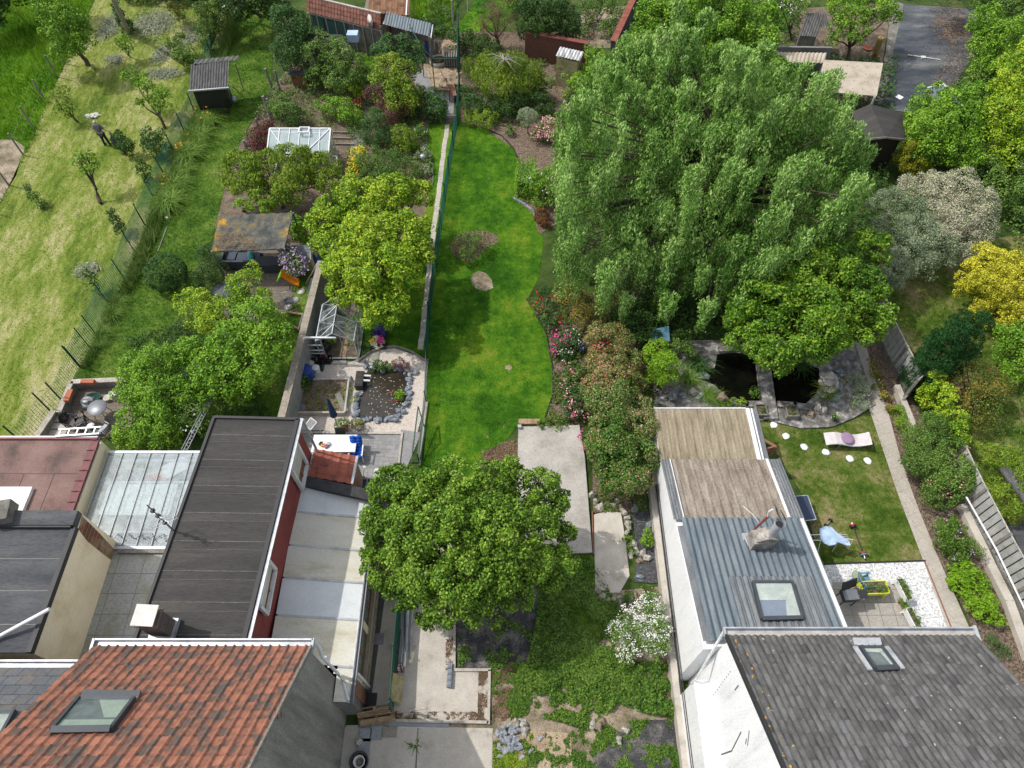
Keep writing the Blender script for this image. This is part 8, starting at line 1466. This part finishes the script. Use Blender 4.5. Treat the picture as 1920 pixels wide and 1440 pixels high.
t.part('back_wall',MB().beam(Vector((d.x,d.y,1.1)),Vector((c.x,c.y,1.1)),.1,2.2),MAT['greyw']); t.part('side_wall',MB().beam(Vector((a.x,a.y,1.1)),Vector((d.x,d.y,1.1)),.1,2.1),MAT['slab']); t.part('gutter',MB().tube([c+Vector((.08,0,-.1)),b+Vector((.1,0,-.1)),b+Vector((.0,-.1,-1.0))],.05,7),MAT['zinc'])
t=T('bird_hutch','little orange wooden hutch under the zinc shelter','hutch',A(785,100)); c=A(785,100); t.part('box',MB().box((c.x,c.y,.75),(.6,.5,.5)),plain('orange_wood',(.5,.15,.05),.7)); t.part('roof',MB().poly([(c.x-.45,c.y-.35,1.0),(c.x+.45,c.y-.35,1.0),(c.x,c.y-.35,1.35)],(0,.7,0)),MAT['greyw'])
for s_ in(-1,1): t.part('leg',MB().beam((c.x+s_*.25,c.y,.5),(c.x+s_*.3,c.y,0),.06),MAT['wood'])
t=T('brick_outhouse','old brick outhouse with rusty tiled roof at the top edge','outhouse',A(720,10)); a,b=A(682,22,2.4),A(752,27,2.4); d_=Vector((0,4,1.1)); t.part('wall',MB().poly([Vector((a.x,a.y,0)),Vector((b.x-.1,b.y,0)),Vector((b.x-.1,b.y,2.4)),Vector((a.x,a.y,2.4))],(0,4,0)),MAT['brick']); mb=MB(); mb.sheet(a+Vector((.3,-.15,0)),b-a+Vector((.25,0,0)),d_,70,30,tileprof(.4,.35,.03,.03),uvs=(.4,.35)); t.part('roof',mb,tilem('rusty_tile',[(.10,.055,.035),(.22,.11,.06),(.30,.17,.09)],[.4,.6,.85],.4,.35,nsc=1.4))
t.part('roof_edge',MB().beam(b+Vector((.35,-.15,0)),b+Vector((.35,-.15,0))+d_,.08,.12),MAT['whitep']); t.part('window',MB().beam(b+Vector((0,1.0,-.9)),b+Vector((0,2.4,-.9)),.06,1.1),MAT['glassb'])
t=T('tiled_hut','small hut with dark pantile roof hidden behind fruit trees','hut',A(625,120)); a,b,d=A(588,108,1.7),A(652,110,1.7),A(578,66,2.5); mb=MB(); mb.sheet(a,b-a,d-a,90,30,tileprof(.3,.32,.05,.03),uvs=(.3,.32)); t.part('roof',mb,tilem('dark_pantile',[(.05,.045,.05),(.10,.09,.095),(.15,.13,.13)],[.4,.6,.85],.3,.32,nsc=1.5)); e=(b-a)
t.part('wall',MB().poly([Vector((p.x,p.y,0)) for p in(a,b,b+(d-a),d)],(0,0,1.6)),MAT['render']); t.part('side_wall',MB().beam(b+Vector((.1,0,-.6)),b+(d-a)+Vector((.1,0,-.9)),.08,1.4),MAT['whitep']); t.part('ridge',MB().beam(d,d+e,.2,.1),MAT['blackm'])
t.part('water_tank',MB().box(A(662,68,1.9),(.7,.6,.5)),MAT['skyblue'])
t=T('wooden_hutch','small slatted wooden hutch with dark lid among the shrubs','hutch',A(568,165)); c=A(567,160); mb=MB(); n=9
for k in range(n): mb.bb(c.x-.5+k*1.0/n,c.x-.43+k*1.0/n,c.y-.3,c.y+.3,.05,1.0)
t.part('slats',mb,plain('reddish_wood',(.30,.15,.08),.8)); t.part('box',MB().bb(c.x-.47,c.x+.47,c.y-.26,c.y+.26,.1,.98),MAT['black']); t.part('lid',MB().beam(c+Vector((-.6,0,1.05)),c+Vector((.6,0,1.05)),.85,.06),MAT['anthr']); one('tray','tan wooden tray on the lid of the slatted hutch','tray',MB().box(c+Vector((-.1,.1,1.12)),(.5,.3,.06)),MAT['woodp'],c+Vector((-.1,.1,1.1)))
# white greenhouse
t=T('white_greenhouse','white framed greenhouse with misty panes behind the peach tree','greenhouse',A(560,290)); a,b,c,d=A(503,288,1.5),A(613,290,1.5),A(615,243,2.0),A(503,241,2.0); b.y=a.y; c.y=d.y; b.x=c.x=(b.x+c.x)/2+.1; a.x=d.x=(a.x+d.x)/2
t.part('glazing',MB().poly([a,b,c,d],(0,0,-.015)),MAT['glassg']); mb=MB(); frame4([a,b,c,d],.07,.07,mb)
for k in range(1,6): mb.beam(a.lerp(b,k/6)+Vector((0,0,.02)),d.lerp(c,k/6)+Vector((0,0,.02)),.04)
mb.beam(a.lerp(d,.86),b.lerp(c,.8),.035); mb.beam(d+Vector((0,0,.03)),a.lerp(b,.33)+Vector((0,0,.03)),.045); mb.beam(c+Vector((0,0,.03)),a.lerp(b,.62)+Vector((0,0,.03)),.045)
for p in(a,b,c,d): mb.beam(p,Vector((p.x,p.y,0)),.06)
for p,q in((a,b),(b,c),(c,d),(d,a)): mb.beam(Vector((p.x,p.y,.05)),Vector((q.x,q.y,.05)),.07)
t.part('frame',mb,MAT['whitep']); f0,f1=d.lerp(c,.5),d.lerp(c,.66); v_=(a-d)*.3; mb=MB(); frame4([f0+Vector((0,0,.08)),f1+Vector((0,0,.08)),f1+v_+Vector((0,0,.25)),f0+v_+Vector((0,0,.25))],.06,.06,mb); t.part('roof_vent',mb,MAT['whitep'])
mb=MB(); mb.add([Vector((p.x,p.y,z)) for p,z in((b,.05),(c,.05),(c,2.0),(b,1.5))],[(0,1,2,3)]); mb.add([Vector((p.x,p.y,z)) for p,z in((a,.05),(b,.05),(b,1.5),(a,1.5))],[(0,1,2,3)]); t.part('side_glass',mb,MAT['glass'])
for k in range(3): one('bed_board',['upper grey board dividing the vegetable bed','middle grey board dividing the vegetable bed','lower grey board dividing the vegetable bed'][k],'board',MB().beam(A(624,248+k*11,.06),A(664,249+k*11,.06),.08,.12),MAT['greyw'],A(640,248+k*11))
gp_('water_plant','white flowering plants beside the white greenhouse','plant',None,[(618,275,.4,7),(620,285,.3,7),(590,283,.5,6)],'mid',L=.08,dens=120,stemless=True,flower=(LF['fw'],40,.08))
one('tin_can','white metal can on a stake in the bed','can',MB().lathe((0,0,0),[(.03,0),(.03,.7),(.12,.72),(.12,.95),(.001,.96)],12),MAT['zinc'],A(795,316),local=True)
# aviary things
t=T('garden_bench','reddish brown wooden bench beside the green fence','bench',A(848,180),R(100),local=True); mb=MB()
for k in range(4): mb.box((0,-.18+k*.12,.44),(1.3,.1,.03))
t.part('seat',mb,plain('bench_wood',(.26,.13,.09),.7)); mb=MB()
for k in range(3): mb.box((0,.27,.58+k*.13),(1.3,.025,.1))
t.part('backrest',mb,bpy.data.materials['bench_wood'])
for sx in(-.6,.6):
    for sy in(-.22,.24): t.part('leg',MB().beam((sx,sy,0),(sx,sy,.46 if sy<0 else .9),.07),bpy.data.materials['bench_wood'])
t=T('stone_basin','round stone basin with murky water inside the aviary','basin',A(822,120)); c=A(823,118); t.part('basin',MB().lathe(c,[(.62,0),(.65,.25),(.5,.27),(.48,.2)],22),MAT['conc']); t.part('water',MB().lathe(c,[(.49,.21),(.001,.212)],22),plain('murky_water',(.12,.09,.03),.1))
t=T('wooden_crate','weathered slatted crate inside the aviary','crate',A(845,125)); c=A(846,122); mb=MB()
for k in range(6): 
    x=-.4+k*.16; mb.box((c.x+x,c.y-.35,.4),(.09,.02,.8)); mb.box((c.x+x,c.y,.82),(.09,.75,.02)); mb.box((c.x-.42,c.y-.33+k*.13,.4),(.02,.09,.8))
t.part('slats',mb,MAT['greyw']); t.part('box',MB().box((c.x,c.y,.38),(.74,.62,.72)),MAT['black'])
t=T('stake_screen','screen of rough upright stakes beside the blue barrel','screen',A(818,105)); mb=MB()
for k in range(10): p=A(810+k*2,108-k*.6); mb.tube([p,p+Vector((random.uniform(-.05,.05),0,random.uniform(.9,1.3)))],.035,5)
t.part('stakes',mb,MAT['greyw']); one('sand_mound','lumpy mound of dug sand inside the aviary','sand',MB().blob(A(840,150,.0),(1.0,.9,.3),3,.35,18,10,2.5),MAT['sand'],A(840,150)); kerb('timber edge in front of the aviary sand',[(815,173),(845,173)],.08,.2,MAT['woodp'])
# brick walls top
t=T('brick_wall','old red brick garden wall behind the wooden privy','wall',A(1020,115)); a,b=A(985,108),A(1100,130); t.part('wall',MB().beam(a+Vector((0,0,.9)),b+Vector((0,0,.9)),.25,1.8),brickm('dark_red_brick',(.20,.06,.045),(.14,.05,.04),(.15,.12,.1),1,.22,.08,.01,rot=(R(90),0,0))); t.part('coping',MB().beam(a+Vector((0,0,1.83)),b+Vector((0,0,1.83)),.34,.07),plain('red_coping',(.22,.07,.055),.8))
t=T('brick_wall','tall wall with red tile coping beside the walnut tree','wall',A(1155,80)); a,b=A(1150,78,2.0),A(1205,-40,2.0); mb=MB(); mb.beam(Vector((a.x,a.y,1)),Vector((b.x,b.y,1)),.3,1.95); t.part('wall',mb,MAT['felt2']); n=26; mb=MB()
for k in range(n): p,q=a.lerp(b,k/n),a.lerp(b,(k+.96)/n); mb.beam(p+Vector((0,0,random.uniform(0,.02))),q+Vector((0,0,.02)),.42,.07)
t.part('coping',mb,mk('red_coping_tile',[(.2,.06,.045),(.34,.12,.08)],3,.85,.3,20,.3)); 
t=T('wooden_privy','narrow yellowish board shed with white corrugated roof','shed',A(1068,155)); a,b,d=A(1042,105,2.15),A(1087,115,2.15),A(1050,88,2.35); e=b-a; lean(t,(a,b,b+(d-a),d),'roof',MAT['whitec'],.2,.06); mb=MB(); w0=Vector((a.x+.1,a.y+.15,0)); w1=Vector((b.x-.1,b.y+.15,0)); dd=Vector((d.x-a.x,d.y-a.y,0)); 
for k in range(8): z=.13+k*.25; mb.beam(w0+Vector((0,0,z)),w1+Vector((0,0,z)),.05,.23); 
for k in range(8): z=.13+k*.25; mb.beam(w0+Vector((0,0,z)),w0+dd+Vector((0,0,z)),.05,.23); mb.beam(w1+Vector((0,0,z)),w1+dd+Vector((0,0,z)),.05,.23)
t.part('board_wall',mb,MAT['woody']); t.part('doorway',MB().box((w1.x+.04,w1.y+.4,1.0),(.02,.5,1.6)),MAT['black'])
# yard top right
t=T('corrugated_shed','small black corrugated shelter in the upper right yard','shed',A(1520,80)); a,b,d=A(1498,67,1.9),A(1532,70,1.9),A(1513,25,2.2); lean(t,(a,b,b+(d-a),d),'roof',MAT['blackc'],.16,.05); t.part('wall',MB().poly([Vector((p.x,p.y,0)) for p in(a+Vector((.15,.2,0)),b+Vector((-.1,.2,0)),b+(d-a),d)],(0,0,1.8)),MAT['greyw']); a2=A(1528,52,2.0); lean(t,(a2,a2+Vector((1.0,0,0)),a2+Vector((1.0,1.4,.2)),a2+Vector((0,1.4,.2))),'side_roof',MAT['blackc'],.16,.05); t.part('front_trough',MB().beam(A(1497,84,.5),A(1516,92,.5),.6,.5),MAT['greyw'])
t=T('fibre_shelf_roof','strip of pale corrugated roof along the yard wall','roof',A(1500,115)); lean(t,(A(1440,117,2.2),A(1545,119,2.2),A(1556,104,2.3),A(1446,98,2.3)),'roof',MAT['fibre'],.25,.06); t.part('wall',MB().beam(A(1440,114,1.05),A(1550,116,1.05),.15,2.0),MAT['render'])
t=T('tan_roof_shelter','open shelter with flat tan sheet roof beside the willow','shelter',A(1600,190)); P=[A(1545,112,2.4),A(1656,118,2.4),A(1644,180,2.3),A(1530,170,2.3)]; mb=MB(); mb.poly(P,(0,0,-.05)); t.part('roof',mb,MAT['fibre']); mb=MB()
for k in range(6): 
    for j in range(4): p=P[0].lerp(P[1],(k+.5)/6).lerp(P[3].lerp(P[2],(k+.5)/6),.15+.23*j); mb.box(p+Vector((0,0,.01)),(.035,.035,.015))
t.part('nails',mb,MAT['blackm']); mb=MB()
for p in P: t.part('post',MB().beam(p-Vector((.1 if p.x>P[0].x+1 else -.1,0,.05)),Vector((p.x,p.y,0)),.1),MAT['whitep'])
t=T('bamboo_roll','tall rolled bamboo screen leaning in the yard','bamboo roll',A(1640,118)); mb=MB(); a,b=A(1636,118),A(1652,70,2.0)
for k in range(22): a_=k*.57; o_=Vector((.17*math.cos(a_),.17*math.sin(a_),0)); mb.tube([a+o_,b+o_],.03,5)
for k in range(10): a_=k*.63; o_=Vector((.09*math.cos(a_),.09*math.sin(a_),0)); mb.tube([a+o_,b+o_],.025,5)
t.part('canes',mb,plain('bamboo',(.42,.31,.12),.6)); one('terracotta_bowl','terracotta bowl on the ground beside the bamboo roll','bowl',MB().lathe((0,0,0),[(.1,0),(.32,.12),(.34,.12),(.2,.03),(.001,.03)],16),MAT['terra'],A(1626,92),local=True)
t=T('gabled_shed','dark felt gabled garden shed behind the willow','shed',A(1655,290)); r0,r1=A(1632,195,2.9),A(1660,258,2.9); l0,l1=A(1597,210,2.3),A(1618,262,2.3); q0,q1=A(1692,212,2.3),A(1697,262,2.3); mb=MB()
mb.poly([r0,l0,l1,r1],(0,0,-.05)); mb.poly([r0,q0,q1,r1],(0,0,-.05)); t.part('roof',mb,MAT['felt']); t.part('wall',MB().poly([Vector((p.x,p.y,0)) for p in(l0.lerp(r0,.1),q0.lerp(r0,.1),q1.lerp(r1,.1)+Vector((0,.2,0)),l1.lerp(r1,.1)+Vector((0,.2,0)))],(0,0,2.2)),plain('dark_shed_wood',(.03,.022,.018),.8)); t.part('barge_board',MB().beam(l1,r1,.05,.1).beam(r1,q1,.05,.1),MAT['greyw'])
t=T('clothes_prop','white tubular pole with clamp lying on the black sheeting','pole',A(1730,107)); a,b=A(1702,103,.06),A(1763,112,.06); t.part('tube',MB().tube([a,b],.04,8),MAT['offw']); t.part('clamp',MB().box(a.lerp(b,.48),(.3,.25,.08)),MAT['offw'])
t=T('polycarbonate_ridge','blue grey ridge of a little greenhouse at the sheeting end','greenhouse',A(1760,185)); a,b,c=A(1738,165,1.6),A(1770,158,1.9),A(1786,170,1.6); mb=MB(); k=Vector((0,-1.6,0)); mb.add([a,b,b+k,a+k],[(0,1,2,3)]); mb.add([b,c,c+k,b+k],[(0,1,2,3)]); t.part('roof',mb,MAT['steel']); mb=MB(); mb.beam(a,b,.06); mb.beam(b,c,.06); mb.beam(b,b+k,.05); t.part('frame',mb,MAT['whitep'])
one('white_tile','square white tile lying on the black sheeting','tile',MB().box((0,0,.03),(.38,.38,.04)),MAT['white'],A(1686,183),.7,local=True)
q=np.array([[*A(random.gauss(1785,22),random.gauss(45,22),.05)] for _ in range(900)]); one('dry_twigs',None,None,cplx('dry_twigs',leafquads(q,unit(900)*.4+np.array([0,0,1.]),.4,.04)),LF['dead'],kind='stuff')
q=np.array([[*A(random.uniform(1780,1830)-max(0,v_-90)*.5,v_,.04)] for v_ in [random.uniform(60,190) for _ in range(500)]]); one('dry_leaves',None,None,cplx('dry_leaves',leafquads(q,unit(500)*.3+np.array([0,0,1.]),.2,.1)),LF['dead'],kind='stuff')
for i,(u,v) in enumerate(((512,170),(508,222))): one('old_post',['thick grey post at the left of the slatted hutch','thick grey post above the red leaved shrub'][i],'post',MB().tube([A(u,v),A(u,v)+Vector((-.1,.1,1.5))],.09,8),MAT['greyw'],A(u,v))
one('rose_arch_post','pale rail with white end at the edge of the yard lawn','post',MB().tube([A(1440,48),A(1442,28,1.2)],.06,7),MAT['whitep'],A(1440,48))
